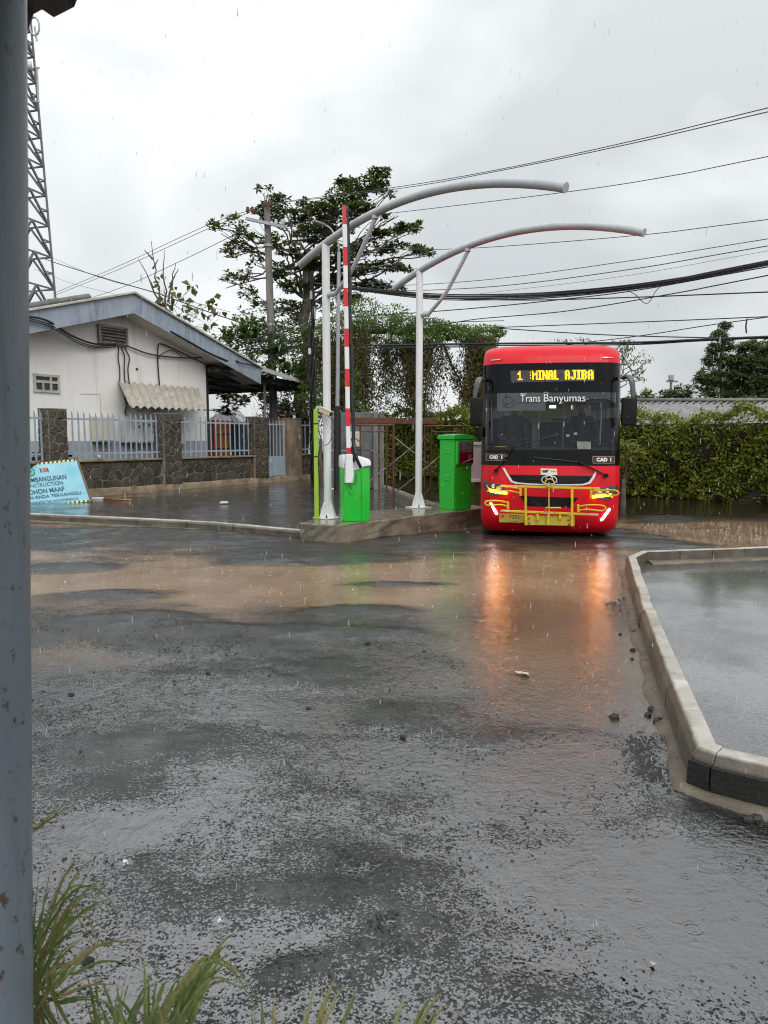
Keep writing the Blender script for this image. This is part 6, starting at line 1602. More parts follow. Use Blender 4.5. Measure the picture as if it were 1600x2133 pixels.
def strand(px, py0, py1, Y, drift, leafy):
    p0 = at(px, py0, Y); p1 = at(px + drift, py1, Y); n = 9; w = rn.uniform(0.05, 0.18)
    pts = [p0.lerp(p1, i / n) + Vector((w * math.sin(i * 1.3 + px), rn.uniform(-.05, .05), 0)) for i in range(n + 1)]
    m.tube(pts, rn.uniform(0.006, 0.014), 4, caps=False)
    k = int((p0 - p1).length * leafy * 2.4)
    if k > 0:
        t = rs.rand(k); C = np.array([p0.lerp(p1, float(q)) for q in t]) + rs.normal(0, 0.10, (k, 3)); lv.scatter(C, 0.12, 0.5, None, 1.2)
for i in range(150):   # dense brown curtain on the left
    x = rn.uniform(640, 770); strand(x, rn.uniform(680, 730), rn.uniform(770, 880) - (x - 690) * 0.25, VY + rn.uniform(-1, 1.5), rn.uniform(-40, 25), 16)
for i in range(60):
    x = rn.gauss(725, 16); strand(x + rn.uniform(-10, 40), rn.uniform(700, 740), rn.uniform(840, 905), VY + rn.uniform(-.5, 1), rn.uniform(-40, 5), 12)
for i in range(80):
    x = rn.gauss(868, 14); strand(x, rn.uniform(690, 720), rn.uniform(800, 890), VY + rn.uniform(-1, 1), rn.uniform(-14, 14), 14)
for i in range(26):
    x = rn.uniform(890, 930); strand(x, rn.uniform(700, 720), rn.uniform(750, 860), VY + rn.uniform(-1, 1), rn.uniform(-8, 6), 10)
for i in range(110):
    x = rn.gauss(1000, 15); strand(x, rn.uniform(695, 725), rn.uniform(800, 900), VY + rn.uniform(-1, 1), rn.uniform(-26, 4), 14)
for i in range(50):
    x = rn.uniform(790, 850); strand(x, rn.uniform(700, 730), rn.uniform(750, 820), VY + rn.uniform(0, 2), rn.uniform(-14, 14), 12)
for i in range(18):
    strand(930 + i * 2.1, 722 + i * 5, 760 + i * 5.4 + rn.uniform(-14, 20), VY, rn.uniform(-2, 8), 16)
m.build('hanging_vines', M['vine'], vt, smooth=True)['kind'] = 'stuff'
lv.build('dry_foliage', LM['dry'], vt)
m = MB()
for a, b, r in (((705, 905), (760, 680), .22), ((700, 905), (680, 700), .16), ((868, 905), (872, 690), .20), ((872, 740), (905, 700), .1), ((995, 905), (1005, 700), .18), ((760, 690), (1040, 690), .08), ((870, 700), (700, 690), .08), ((925, 720), (965, 815), .05)):
    limb(m, at(*a, VY + .5), at(*b, VY + .5), r, r * .6, 0.03, rn)
m.build('trunk', M['bark'], vt, smooth=True)

# ------------------------------------------------------------------ hedges
def hedge(name, label, path, hgt, thick, dens, leaf, seed, lm='hedge'):
    t = thing(name, label, 'hedge', path[0]); rs = np.random.RandomState(seed); lv = Leaves(seed)
    core = MB(); st = []
    for i in range(len(path) - 1):
        k = max(2, int((path[i + 1] - path[i]).length / 0.25))
        for j in range(k + (i == len(path) - 2)): st.append(path[i].lerp(path[i + 1], j / k))
    nr = []
    for i in range(len(st)):
        d = (st[min(i + 1, len(st) - 1)] - st[max(0, i - 1)]).normalized(); n = Vector((d.y, -d.x, 0))
        if n.y > 0: n = -n
        nr.append(n)
    L = 0
    vs = []; rows = 9
    for i, (p, n) in enumerate(zip(st, nr)):
        for j in range(rows):
            z = hgt * 0.93 * j / (rows - 1); b = 0.12 * math.sin(i * 0.9 + j * 1.7) + 0.1 * math.sin(i * 0.37 + j)
            vs.append(p + n * (thick * 0.35 + b) * (1 - 0.5 * (j / (rows - 1)) ** 4) + Vector((0, 0, z)))
        vs.append(p - n * thick * 0.4 + Vector((0, 0, hgt * 0.9))); vs.append(p - n * thick * 0.4)
    rr = rows + 2
    core.add(vs, [(i * rr + j, i * rr + j + 1, (i + 1) * rr + j + 1, (i + 1) * rr + j) for i in range(len(st) - 1) for j in range(rr - 1)])
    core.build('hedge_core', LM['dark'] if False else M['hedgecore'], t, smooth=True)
    for i in range(len(st) - 1):
        seg = (st[i + 1] - st[i]).length; n = int(dens * seg * (hgt + thick * 0.7))
        u = rs.rand(n); v = rs.rand(n) * (hgt + thick * 0.7); top = v > hgt
        bul = 0.13 * np.sin((i + u) * 0.83 + v * 2.1) + 0.10 * np.sin((i + u) * 0.31 + v * 3.7 + 1) + 0.10 * np.sin((i + u) * 1.9 - v * 2.9) + 0.09 * np.sin(v * 9 + (i + u) * 2.7)
        ht = hgt + 0.13 * np.sin((i + u) * 0.55) + 0.09 * np.sin((i + u) * 1.7 + 1) + rs.exponential(0.05, n)
        off = np.where(top, thick * 0.5 - (v - hgt), thick * 0.5 + bul * 0.5) + rs.normal(0, 0.05, n); z = np.where(top, ht, v * ht / hgt)
        base = np.array(st[i])[None] * (1 - u[:, None]) + np.array(st[i + 1])[None] * u[:, None]
        C = base + np.array(nr[i])[None] * off[:, None]; C[:, 2] = z + rs.normal(0, 0.03, n)
        keep = (np.sin((i + u) * 2.3 + v * 5) + np.sin(v * 7.7 - (i + u) * 3.1) + rs.normal(0, .6, n)) > -1.25
        C = C[keep & (C[:, 2] > 0.02)]
        lv.scatter(C, leaf, 0.5, np.array(nr[i])[None] * 0.7 + np.array([0, 0, 0.35]), 0.0)
    lv.build('leaves', LM[lm], t)
    return t
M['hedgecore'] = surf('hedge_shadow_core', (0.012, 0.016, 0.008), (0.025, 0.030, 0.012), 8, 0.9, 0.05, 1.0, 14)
g1, g2 = gz(1330, 1032), gz(1600, 1048)
hd_ = (g2 - g1).normalized()
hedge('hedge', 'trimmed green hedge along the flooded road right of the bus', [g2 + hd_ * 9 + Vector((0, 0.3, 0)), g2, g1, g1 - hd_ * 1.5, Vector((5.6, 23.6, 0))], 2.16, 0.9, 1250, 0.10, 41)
hedge('hedge', 'leafy green hedge behind the scaffold beyond the road', [Vector((5.4, 25.6, 0)), Vector((4.0, 27.6, 0)), Vector((2.0, 30.4, 0)), Vector((0.4, 30.8, 0)), Vector((-1.4, 31.2, 0))], 2.55, 1.0, 800, 0.13, 42)
# drooping leaves at the hedge corner beside the bus
shrub('shrub', 'strap-leaved plant at the hedge corner beside the bus', [A(1310, 930, 22, 16, 17.5), A(1300, 960, 14, 14, 17.5), A(1325, 945, 14, 14, 17.5)], 'hedge', 0.30, 0.14, 70, 'rosette', 43, None, k=8)

# ------------------------------------------------------------------ trees on the right
gr_ = 'trees beyond the corrugated roof'
RY_ = 42.0
def base_at(px, Y): b = at(px, 900, Y); b.z = 0.0; return b
A0 = A
A = lambda px, py, rx, ry, Y, **o: (*pad(px, py, rx * 1.4, ry * 1.35, Y), o)
tree('tall_tree', 'slender tall tree with a tuft on top beyond the grey roof', base_at(1500, RY_), at(1506, 690, RY_), 0.16, [A(1512, 680, 9, 7, RY_), A(1497, 700, 12, 10, RY_), A(1490, 728, 14, 10, RY_), A(1516, 722, 10, 12, RY_), A(1482, 752, 14, 12, RY_), A(1512, 755, 16, 12, RY_), A(1478, 785, 20, 14, RY_), A(1500, 790, 22, 14, RY_), A(1465, 800, 16, 12, RY_), A(1495, 815, 26, 12, RY_)], 'far', 0.22, 0.45, 480, 'rosette', 51, 'tree', gr_, k=6)
tree('broad_tree', 'broad spreading tree at the picture edge beyond the grey roof', base_at(1575, RY_), at(1570, 740, RY_), 0.28, [A(1560, 735, 26, 16, RY_), A(1590, 720, 26, 14, RY_), A(1545, 760, 24, 16, RY_), A(1575, 765, 34, 20, RY_), A(1615, 755, 30, 24, RY_), A(1535, 790, 22, 16, RY_), A(1580, 800, 40, 20, RY_), A(1625, 800, 30, 24, RY_), A(1525, 815, 20, 12, RY_), A(1545, 830, 24, 10, RY_), A(1590, 832, 30, 10, RY_)], 'far', 0.22, 0.5, 480, 'rosette', 52, 'tree', gr_, k=6)
A = A0
shrub('bush', 'rounded dark bush by the far lamp pole beyond the roof', [A(1395, 826, 26, 14, 38), A(1425, 816, 26, 16, 38), A(1455, 826, 24, 14, 38), A(1385, 840, 20, 12, 38), A(1430, 840, 30, 10, 38), A(1470, 838, 20, 12, 38)], 'dark', 0.24, 0.45, 300, 'rosette', 53, gr_, k=5)
shrub('bush', 'pale yellowish bush just right of the bus mirror', [A(1330, 818, 22, 14, 40), A(1350, 826, 22, 12, 40), A(1315, 830, 20, 16, 40), A(1340, 838, 26, 10, 40)], 'creeper', 0.22, 0.45, 300, 'rosette', 54, gr_, k=5)
shrub('bush', 'low green bush at the edge of the picture below the broad tree', [A(1560, 838, 26, 10, 36), A(1600, 836, 26, 14, 36), A(1520, 842, 26, 9, 36)], 'dark', 0.24, 0.45, 300, 'rosette', 56, gr_, k=5)
tree('feathery_tree', 'feathery drooping branches of a tree half hidden by the bus roof', base_at(1270, 27), at(1280, 735, 27), 0.16, [A(1305, 722, 22, 8, 27), A(1330, 738, 20, 8, 27), A(1350, 750, 12, 5, 27), A(1315, 752, 18, 8, 27), A(1335, 770, 12, 6, 27), A(1325, 785, 10, 5, 27), A(1343, 790, 4, 5, 27), A(1300, 735, 16, 14, 27), A(1225, 706, 30, 3.5, 27, d=.6), A(1300, 706, 22, 4, 27, d=.7), A(1170, 707, 20, 3, 27, d=.6)], 'far', 0.17, 0.3, 700, 'scatter', 55, 'tree', gr_, hang=0.8)

# far lamp pole
c = base_at(1398, 38); tp = at(1398, 794, 38)
t = thing('far_pole', 'small dark pole with a lamp head above the far bushes', 'pole', c)
m = MB(); m.tube([c, tp], 0.07, 8); m.build('pole', M['steel'], t); m = MB(); m.bar(tp + Vector((-.25, 0, 0)), tp + Vector((.35, 0, -.02)), .08, .08); m.build('crossarm', M['steel'], t)
m = MB(); m.box(tp + Vector((0, 0, .18)), (.25, .2, .3)); m.build('lamp_head', M['galv'], t, bevel=.03)

# ------------------------------------------------------------------ corrugated roof right
QY = 26.0
rl, rr_ = at(1235, 838, QY), at(2000, 838, QY)
t = thing('shed', 'low shed with grey corrugated roof behind the right hedge', 'shed', (rl.x, QY, 0))
k = 380; vs = []; rib = Vector((-2.6, -2.0, -0.85))
for i in range(k + 1):
    p = rl.lerp(rr_, i / k); ph = 0.055 * math.cos(i / k * 54 * 2 * math.pi)
    for q in (0.0, 1.0): vs.append(p + rib * q + Vector((0, 0, ph)))
m = MB(); m.add(vs, [(i * 2, i * 2 + 1, i * 2 + 3, i * 2 + 2) for i in range(k)]); m.build('corrugated_roof', M['asbestos'], t, smooth=60)
m = MB(); m.tube([rl + Vector((0, 0.05, 0.07)), rr_ + Vector((0, 0.05, 0.07))], 0.12, 12, flat=0.7); m.build('ridge_cap', M['rooftile'], t, smooth=True)
m = MB()
for i in range(54):
    p = rl.lerp(rr_, (i + 0.5) / 54); m.box(p + rib * 0.07 + Vector((0, 0, -0.01)), (0.10, 0.10, 0.10))
m.build('ridge_filler', M['dark'], t)
m = MB(); m.add([rl + Vector((0, 0, 0)), rr_, rr_ + Vector((0, 2, -.9)), rl + Vector((0, 2, -.9))], [(0, 1, 2, 3)]); m.build('rear_roof', M['asbestos'], t)
m = MB(); m.box(((rl.x + rr_.x) / 2 - 0.6, QY + 0.2, 0.9), (rr_.x - rl.x, 2.6, 1.7)); m.build('wall', M['plaster'], t)

# ------------------------------------------------------------------ poles
def cyl_obj(nm, a, b, r0, r1, mat, par, n=12): m = MB(); m.tube([a, b], [r0, r1], n); return m.build(nm, mat, par, smooth=40)
PY = 31.0
b = base_at(573, PY); tp = at(556, 425, PY)
up_ = thing('utility_pole', 'weathered concrete utility pole with crossarm and insulators', 'pole', b)
cyl_obj('pole', b, tp, 0.19, 0.13, M['poleconc'], up_, 14)
for py in (500, 640): 
    c = b.lerp(tp, (915 - py) / 490.0); cyl_obj('band', c, c + Vector((0, 0, .1)), 0.185, 0.185, M['galv'], up_)
ca, cb = at(512, 455, PY - .25), at(592, 473, PY - .25)
m = MB(); m.bar(ca, cb, 0.10, 0.12); arm = m.build('crossarm', M['galv'], up_)
m = MB(); m.bar(at(556, 490, PY - .2), at(540, 464, PY - .25), .03, .03); m.build('arm_brace', M['galv'], up_)
INS = []
for px, py in ((516, 438), (526, 438), (552, 425), (563, 425), (575, 464), (588, 464)):
    q = at(px, py, PY - .25); m = MB(); lathe(m, tuple(q), [(0.02, -.14), (.03, -.1), (.085, -.06), (.06, -.02), (.085, .03), (.055, .07), (.07, .11), (.001, .16)], 10); m.build('insulator', M['rust'] if px < 570 else M['boxgrey'], arm, smooth=True); INS.append(q)
b = base_at(652, 26); tp = at(650, 566, 26)
bp = thing('cable_pole', 'black steel pole wrapped in bundled cables beside the carport', 'pole', b)
cyl_obj('pole', b, tp, 0.085, 0.06, M['matblack'], bp)
for i in range(5):
    a = i * 1.3; m = MB(); m.tube([b.lerp(tp, f) + Vector((0.10 * math.cos(a + f * 9), 0.10 * math.sin(a + f * 9), 0)) for f in np.linspace(0.02, 0.66 + .06 * i, 24)], 0.022, 6); m.build('bundled_cable', M['cable'], bp, smooth=True)
q = at(645, 732, 25.85); m = MB(); m.box(q, (.10, .08, .22)); m.build('joint_box', M['boxgrey'], bp, bevel=.02)
q = at(648, 615, 25.85); m = MB(); m.box(q, (.09, .08, .30)); m.build('joint_box', M['galv'], bp, bevel=.02)
SY = 21.0
b = base_at(702, SY); b.z = YZ; tp = at(706, 525, SY); mid = at(703, 846, SY)
sl_ = thing('street_lamp', 'thin street lamp pole, black below and pale above, behind the boom', 'street lamp', b)
cyl_obj('lower_pole', b, mid, 0.105, 0.10, M['kerbdark'], sl_); cyl_obj('upper_pole', mid, tp, 0.058, 0.05, M['galv'], sl_)
m = MB(); m.tube(bez([tp, at(704, 505, SY), at(690, 478, SY), at(676, 468, SY)], 8), 0.025, 8); m.build('lamp_arm', M['galv'], sl_, smooth=True)
m = MB(); m.bar(at(678, 470, SY), at(656, 462, SY), 0.22, 0.07); m.build('lamp_head', M['steel'], sl_, bevel=.02)
m = MB(); m.tube(bez([at(708, 560, SY), at(730, 548, SY), at(748, 542, SY), at(762, 538, SY)], 6), 0.022, 8); m.build('side_arm', M['galv'], sl_, smooth=True)

# ------------------------------------------------------------------ overhead wires
def wire(label, pts, r, mat='wire', sg=None, nm='overhead_wire', cat='wire', group='overhead wires'):
    """pts: (px, py, depth) through which the wire hangs"""
    P = [at(*p) for p in pts]
    if pts[-1][0] > 1600: P.append(P[-1] + (P[-1] - P[-2]).normalized() * 16)
    path = bez(P, 14) if len(P) > 2 else sag(P[0], P[1], sg or 0.0)
    m = MB(); m.tube(path, r, 5); return tag(m.build(nm, M[mat], smooth=True), label, cat, group)
wire('uppermost power wire climbing from the utility pole to the top of the picture edge', [(552, 425, PY), (830, 389, 26), (1050, 351, 22), (1320, 293, 18.5), (1660, 210, 15.5)], .012)
wire('second power wire, just below the uppermost one', [(563, 425, PY), (830, 393, 26), (1050, 354, 22), (1320, 298, 18.5), (1660, 219, 15.5)], .012)
wire('third power wire, passing behind the end of the upper arched arm', [(588, 470, PY), (850, 440, 26), (1180, 400, 21), (1400, 366, 18.5), (1660, 314, 16)], .011)
wire('fourth power wire, passing behind the end of the lower arched arm', [(575, 470, PY), (760, 512, 28), (860, 519, 26), (1000, 516, 24), (1330, 490, 20), (1660, 450, 17)], .011)
wire('thin wire sloping up below the lower arched arm, upper one', [(740, 600, 29), (1000, 584, 25), (1300, 545, 21), (1660, 488, 18)], .011)
wire('thin wire sloping up below the lower arched arm, lower one', [(700, 610, 29), (1000, 599, 25), (1300, 563, 21), (1660, 502, 18)], .013)
wire('faint thread of wire just above the thick cable bundle', [(1000, 612, 26), (1300, 575, 23), (1660, 512, 20)], .006)
for i, (d, r, lb) in enumerate(((0, .034, 'thickest core cable'), (-4, .020, 'upper cable'), (4, .022, 'lower cable'), (7, .016, 'loose lowest cable'))):
    wire(f'{lb} of the heavy black bundle sweeping to the picture edge', [(652, 590, 26), (735, 600 + d * .5, 25), (900, 616 + d, 23.5), (1050, 617 + d, 22), (1200, 609 + d, 20), (1400, 585 + d * .8, 18), (1660, 535 + d * .8, 16)], r, 'cable', cat='cable')
wire('black cable crossing under the heavy bundle at mid sky', [(735, 660, 27), (860, 652, 25), (1000, 641, 23.5), (1150, 626, 22), (1330, 604, 20), (1660, 545, 17)], .016, 'cable', cat='cable')
wire('nearly level black cable below the heavy bundle', [(735, 598, 25), (900, 619, 24), (1080, 625, 23), (1300, 620, 21), (1660, 606, 18)], .018, 'cable', cat='cable')
wire('black cable rising from the creeper to the picture edge', [(720, 690, 28), (900, 678, 26), (1000, 664, 25), (1180, 648, 23), (1400, 612, 20), (1660, 562, 17)], .016, 'cable', cat='cable')
wire('loop of spare cable dangling under the heavy bundle', [(1305, 603, 19), (1325, 615, 19), (1338, 628, 19), (1346, 632, 19), (1354, 627, 19), (1365, 608, 19), (1378, 594, 19)], .010, 'cable', cat='cable')
wire('level cable above the bus roof running to the pole clamp', [(1040, 682, 26), (1250, 674, 24), (1450, 666, 22), (1660, 657, 20)], .016, 'cable', cat='cable')
wire('cable dipping to the picture edge above the bus roof', [(1040, 684, 26), (1250, 697, 24), (1450, 703, 22), (1660, 706, 20)], .018, 'cable', cat='cable')
wire('cable rising from the bus roof to the clamp at the edge', [(1180, 718, 25), (1330, 700, 23), (1480, 677, 21), (1660, 652, 19)], .014, 'cable', cat='cable')
for d, r, lb in ((0, .036, 'thick lower'), (4, .022, 'thin lower')):
    wire(f'{lb} cable line passing just above the bus mirror', [(760, 720 + d, 27), (1000, 716 + d, 26), (1300, 714 + d, 23), (1450, 708 + d * .6, 21.5), (1660, 699 + d * .3, 20)], r, 'cable', cat='cable')
wire('short cable end hanging from the clamp at the picture edge', [(1556, 664, 21), (1554, 680, 21), (1555, 694, 21)], .022, 'cable', cat='cable')
wire('first wire falling from the utility pole to the white roof', [(552, 428, PY), (430, 470, 36), (250, 553, 44), (110, 612, 50)], .014)
wire('second wire falling from the utility pole to the white roof', [(526, 440, PY), (430, 478, 36), (250, 560, 44), (110, 617, 50)], .014)
wire('lower wire falling leftwards across the bare twigs', [(516, 475, PY), (380, 542, 36), (250, 600, 42), (110, 645, 48)], .014)
wire('black service cable from the tower down behind the white gable', [(90, 538, 40), (130, 552, 38), (230, 583, 34), (330, 612, 32), (450, 655, 30), (560, 690, 30)], .022, 'cable', cat='cable')
wire('faint wire from the tower crossing the sky above the roof', [(70, 520, 45), (200, 575, 40), (310, 605, 36), (480, 650, 32)], .010)
wire('faintest low wire left of the gable peak', [(70, 560, 46), (150, 590, 42), (260, 618, 38)], .009)
# service drops between building eave and the black pole
for i, (a, b, s_) in enumerate((((432, 743, 27.5), (650, 655, 26), .25), ((445, 746, 27.5), (650, 660, 26), .5), ((478, 752, 29), (650, 668, 26), .35), ((542, 763, 30), (650, 676, 26), .4), ((545, 764, 30), (650, 690, 26), .2), ((350, 738, 26), (650, 664, 26), .6), ((470, 745, 29), (648, 700, 26), .15))):
    wire(['upper', 'second', 'third', 'fourth', 'fifth', 'longest', 'lowest'][i] + ' service cable strung from the white eave to the black cable pole', [a, ((a[0] + b[0]) / 2, (a[1] + b[1]) / 2 + s_ * 22, (a[2] + b[2]) / 2), b], .017, 'cable', cat='cable', group='service drops')
for i in range(5):
    wire(['topmost', 'second', 'third', 'fourth', 'bottom'][i] + ' thin wire between black pole and utility pole', [(650, 640 + i * 14, 26), (605, 668 + i * 15, 28), (566, 690 + i * 13 - (i * 18), PY)], .010, 'cable', cat='cable', group='thin wires between poles')
wire('taut wire running level through the creeper to the bus', [(650, 665, 26), (735, 672, 26), (880, 672, 26), (1050, 668, 25)], .012, 'cable', cat='cable')
wire('taut black wire crossing the creeper opening', [(650, 722, 26), (800, 725, 26.5), (900, 724, 26.5), (1010, 722, 26)], .014, 'cable', cat='cable')

# ------------------------------------------------------------------ telecom tower
ty = 45.0; tcx = at(36, 640, ty).x
t = thing('lattice_tower', 'tall steel lattice telecom tower behind the white building', 'tower', (tcx, ty, 0))
hwz = lambda z: max(0.6, 2.47 - 0.04 * z)
ang = 0.5
def leg(i, z): a = ang + i * math.pi / 2; return Vector((tcx + hwz(z) * 1.05 * math.cos(a), ty + hwz(z) * 1.05 * math.sin(a), z))
zs = [0.0]
while zs[-1] < 37: zs.append(zs[-1] + max(1.1, hwz(zs[-1]) * 0.95))
for i in range(4): m = MB(); m.tube([leg(i, z) for z in zs], 0.075, 6); m.build('tower_leg', M['tower'], t)
for j in range(len(zs) - 1):
    for i in range(4):
        a, b = zs[j], zs[j + 1]; i2 = (i + 1) % 4; md = (leg(i, b) + leg(i2, b)) / 2
        m = MB(); m.bar(leg(i, a), md, 0.11, 0.11); m.build('brace', M['tower'], t); m = MB(); m.bar(leg(i2, a), md, 0.11, 0.11); m.build('brace', M['tower'], t)
        m = MB(); m.bar(leg(i, b), leg(i2, b), 0.09, 0.09); m.build('horizontal', M['tower'], t)
        q = leg(i, a).lerp(md, .5); q2 = leg(i2, a).lerp(md, .5)
        m = MB(); m.bar(q, leg(i, (a + b) / 2), .07, .07); m.build('strut', M['tower'], t); m = MB(); m.bar(q2, leg(i2, (a + b) / 2), .07, .07); m.build('strut', M['tower'], t)
q = at(67, 140, ty - .5); m = MB(); m.cyl(q, q + Vector((-.3, -.12, 0)), .30, .26, n=16); m.build('dish_antenna', M['boxgrey'], t, smooth=40)
m = MB(); m.tube([at(77, 140, ty - .5), at(80, 214, ty - .5)], .06, 8); an = m.build('rod_antenna', M['galv'], t)
for py in (141, 211): m = MB(); m.bar(at(70, py, ty - .5), at(82, py, ty - .5), .08, .08); m.build('mount', M['galv'], an)
q = at(72, 55, ty - .5); m = MB(); m.tube([q + Vector((.28 * math.cos(a), 0, .5 * math.sin(a))) for a in np.linspace(0, 6.283, 16)], .05, 6); m.tube([q, q + Vector((.1, 0, -.8))], .05, 6); m.build('loop_antenna', M['galv'], t)
# ------------------------------------------------------------------ porch post and eave next to the camera
pc = at(-6, 900, 1.42)
t = thing('porch_post', 'blunt blue-grey steel porch post close to the camera, speckled with rust', 'post', (pc.x, pc.y, 0))
_a, _b = at(-21, 0, 1.42), at(3, 2133, 1.42); _k = (_b - _a) / (_b.z - _a.z)
m = MB(); m.tube([_a + _k * (0 - _a.z), _a + _k * (3.6 - _a.z)], 0.062, 48); m.build('pipe', M['porchpost'], t, smooth=40)
m = MB(); m.box((pc.x, pc.y, 0.006), (0.2, 0.2, 0.012)); m.build('base_plate', M['porchpost'], t)
# corrugated porch roof: its drip edge crosses the corner of the picture
e0, e1 = at(-60, 116, 2.35), at(205, -22, 1.95)
ed = (e1 - e0); back = Vector((-ed.y, ed.x, 0)).normalized()
if back.x > 0: back = -back
t = thing('porch_roof', 'dark brown ribbed porch roof edge above the camera', 'roof', e0)
prof = [(0, 0), (.10, 0), (.135, .035), (.20, .035), (.235, 0)]; vs = []; st = []
for i in range(-2, 14):
    for a, z in prof[:-1]: st.append((i * 0.235 + a, z))
d = ed.normalized(); up_v = Vector((0, 0, 1))
for a, z in st:
    p = e0 + d * a + up_v * z; q = p + back * 2.6 + Vector((0, 0, 0.45))
    vs += [p, q, q - up_v * .012, p - up_v * .012]
m = MB(); m.add(vs, [(i * 4 + c, i * 4 + 4 + c, i * 4 + 4 + (c + 1) % 4, i * 4 + (c + 1) % 4) for i in range(len(st) - 1) for c in range(4)]); m.build('ribbed_sheet', M['eave'], t)
m = MB(); m.bar(e0 + back * .35 - d * .4 + Vector((0, 0, .02)), e0 + back * .35 + d * 3.0 + Vector((0, 0, .02)), .05, .08); m.build('purlin', M['eave'], t)

# ------------------------------------------------------------------ ornamental grass at the bottom of the picture
LM['blade'] = None
def bladmat():
    t = NT('wet_grass_blade')
    oi = t.n.new('ShaderNodeObjectInfo')
    c = t.ramp(oi.outputs['Random'], [(0, (0.13, 0.20, 0.055)), (.35, (0.20, 0.27, 0.08)), (.65, (0.28, 0.33, 0.12)), (.9, (0.33, 0.33, 0.12)), (.99, (0.32, 0.24, 0.07))])
    uv = t.n.new('ShaderNodeTexCoord'); n = t.noise(t.coord((60, 60, 2)), 3, 4)
    c = t.mix(t.ramp(n, [(.4, 0.), (.7, .6)]), c, (0.05, 0.07, 0.025))
    p = t.bsdf(Base__Color=c, Roughness=0.32, Coat__Weight=0.3); tr = t.new('BsdfTranslucent', Color=c)
    m = t.n.new('ShaderNodeMixShader'); m.inputs[0].default_value = .3; t.l.new(p, m.inputs[1]); t.l.new(tr.outputs[0], m.inputs[2]); return t.done(m.outputs[0])
LM['blade'] = bladmat()
LM['deadblade'] = surf('dead_grass_blade', (0.24, 0.18, 0.07), (0.31, 0.24, 0.11), 8, 0.5)
RG = random.Random(77)
def clump(base, label, specs, dup=1, wk=1.0):
    """specs: list of pixel paths (px,py,depth) of single blades from the root outwards"""
    t = thing('ornamental_grass', label, 'grass clump', base, group='ornamental grass clumps by the porch')
    more = []
    for pts, w, dead in specs:
        more.append((pts, w * .85 * wk, dead))
        for _ in range(dup):
            jx, jy, js = RG.uniform(-30, 30), RG.uniform(-5, 60), RG.uniform(.8, 1.1)
            more.append(([(p[0] + jx * (i + 1) / 5, p[1] + jy * (i + 1) / 5, p[2] + RG.uniform(-.01, .01)) for i, p in enumerate(pts)], w * js * .8 * wk, False))
    for pts, w, dead in more:
        P = bez([base + Vector((RG.uniform(-.05, .05), RG.uniform(-.04, .04), 0))] + [at(*p) for p in pts], 7); n = len(P); vs = []
        for i, p in enumerate(P):
            dd = (P[min(i + 1, n - 1)] - P[max(0, i - 1)]).normalized(); side = dd.cross(Vector((0.15, 1, 0.25))).normalized(); nn = side.cross(dd)
            f = i / (n - 1); ww = w * (0.55 + .45 * min(1, f * 4)) * (1 - max(0, (f - .45) / .55) ** 1.6) + .0006
            vs += [p - side * ww / 2 + nn * ww * .18, p, p + side * ww / 2 + nn * ww * .18]
        m = MB(); m.add(vs, [(i * 3 + c, i * 3 + c + 1, i * 3 + c + 4, i * 3 + c + 3) for i in range(n - 1) for c in range(2)])
        m.build('leaf', LM['deadblade'] if dead else LM['blade'], t, smooth=True)
def arc(x0, y0, x1, y1, lift, Y0, Y1, droop=0.0):
    q = []
    for i in range(1, 6):
        f = i / 5; q.append((x0 + (x1 - x0) * f, y0 + (y1 - y0) * f - 1.5 * lift * math.sin(math.pi * f * .85) + 1.8 * droop * max(0, f - .6) ** 1.5, Y0 + (Y1 - Y0) * f))
    return q
b1 = Vector((-0.78, 1.58, 0.0))
S1 = []
for x1, y1, lf, dr, w in ((170, 1800, 60, 60, .012), (105, 1815, 10, 0, .011), (130, 1842, 30, 0, .010), (245, 1848, 70, 80, .010), (272, 1965, 140, 160, .010), (195, 1830, 40, 0, .009), (240, 1910, 60, 0, .012), (215, 2015, 130, 160, .011), (235, 1985, 90, 60, .012), (150, 1960, 30, 0, .014), (195, 2000, 60, 60, .012), (200, 1985, 80, 0, .009), (95, 1900, 10, 0, .014), (70, 1850, 0, 0, .013), (40, 1905, 0, 0, .014), (120, 1990, 20, 0, .012), (170, 2055, 60, 40, .013), (60, 1960, 0, 0, .013), (20, 1960, 0, 0, .013), (90, 2040, 10, 0, .013), (130, 2075, 20, 10, .012)):
    S1.append((arc(20 + RG.uniform(-30, 40), 2150 + RG.uniform(0, 60), x1, y1, lf, 1.58, 1.5 + RG.uniform(-.1, .25), dr), w * 1.0, x1 == 215))
for x1, y1 in ((90, 1612), (150, 1690), (190, 1652)):
    S1.append((arc(10, 1790, x1, y1, 12, 1.55, 1.62, 0), .007, False))
clump(b1, 'tall arching grass clump wrapped around the foot of the porch post', S1, 1, .62)
b2 = Vector((-0.52, 1.48, 0.0)); S2 = []
for x1, y1, lf, dr, w in ((300, 2005, 20, 0, .014), (265, 2040, 20, 0, .012), (500, 1975, 60, 20, .012), (450, 2010, 40, 0, .013), (470, 1990, 30, 0, .012), (425, 2050, 20, 0, .013), (525, 2105, 110, 120, .012), (490, 2080, 60, 30, .012), (395, 2060, 20, 0, .014), (350, 2040, 10, 0, .013), (325, 2080, 10, 0, .014), (375, 2085, 20, 0, .013), (215, 2060, 20, 0, .014), (285, 2090, 10, 0, .012), (240, 2095, 30, 10, .012), (410, 2030, 30, 0, .012), (180, 2040, 20, 0, .013), (200, 2052, 30, 0, .010), (330, 2010, 10, 0, .011), (455, 2060, 30, 0, .012)):
    S2.append((arc(300 + RG.uniform(-90, 70), 2220 + RG.uniform(0, 60), x1, y1, lf, 1.48, 1.52 + RG.uniform(-.08, .2), dr), w, False))
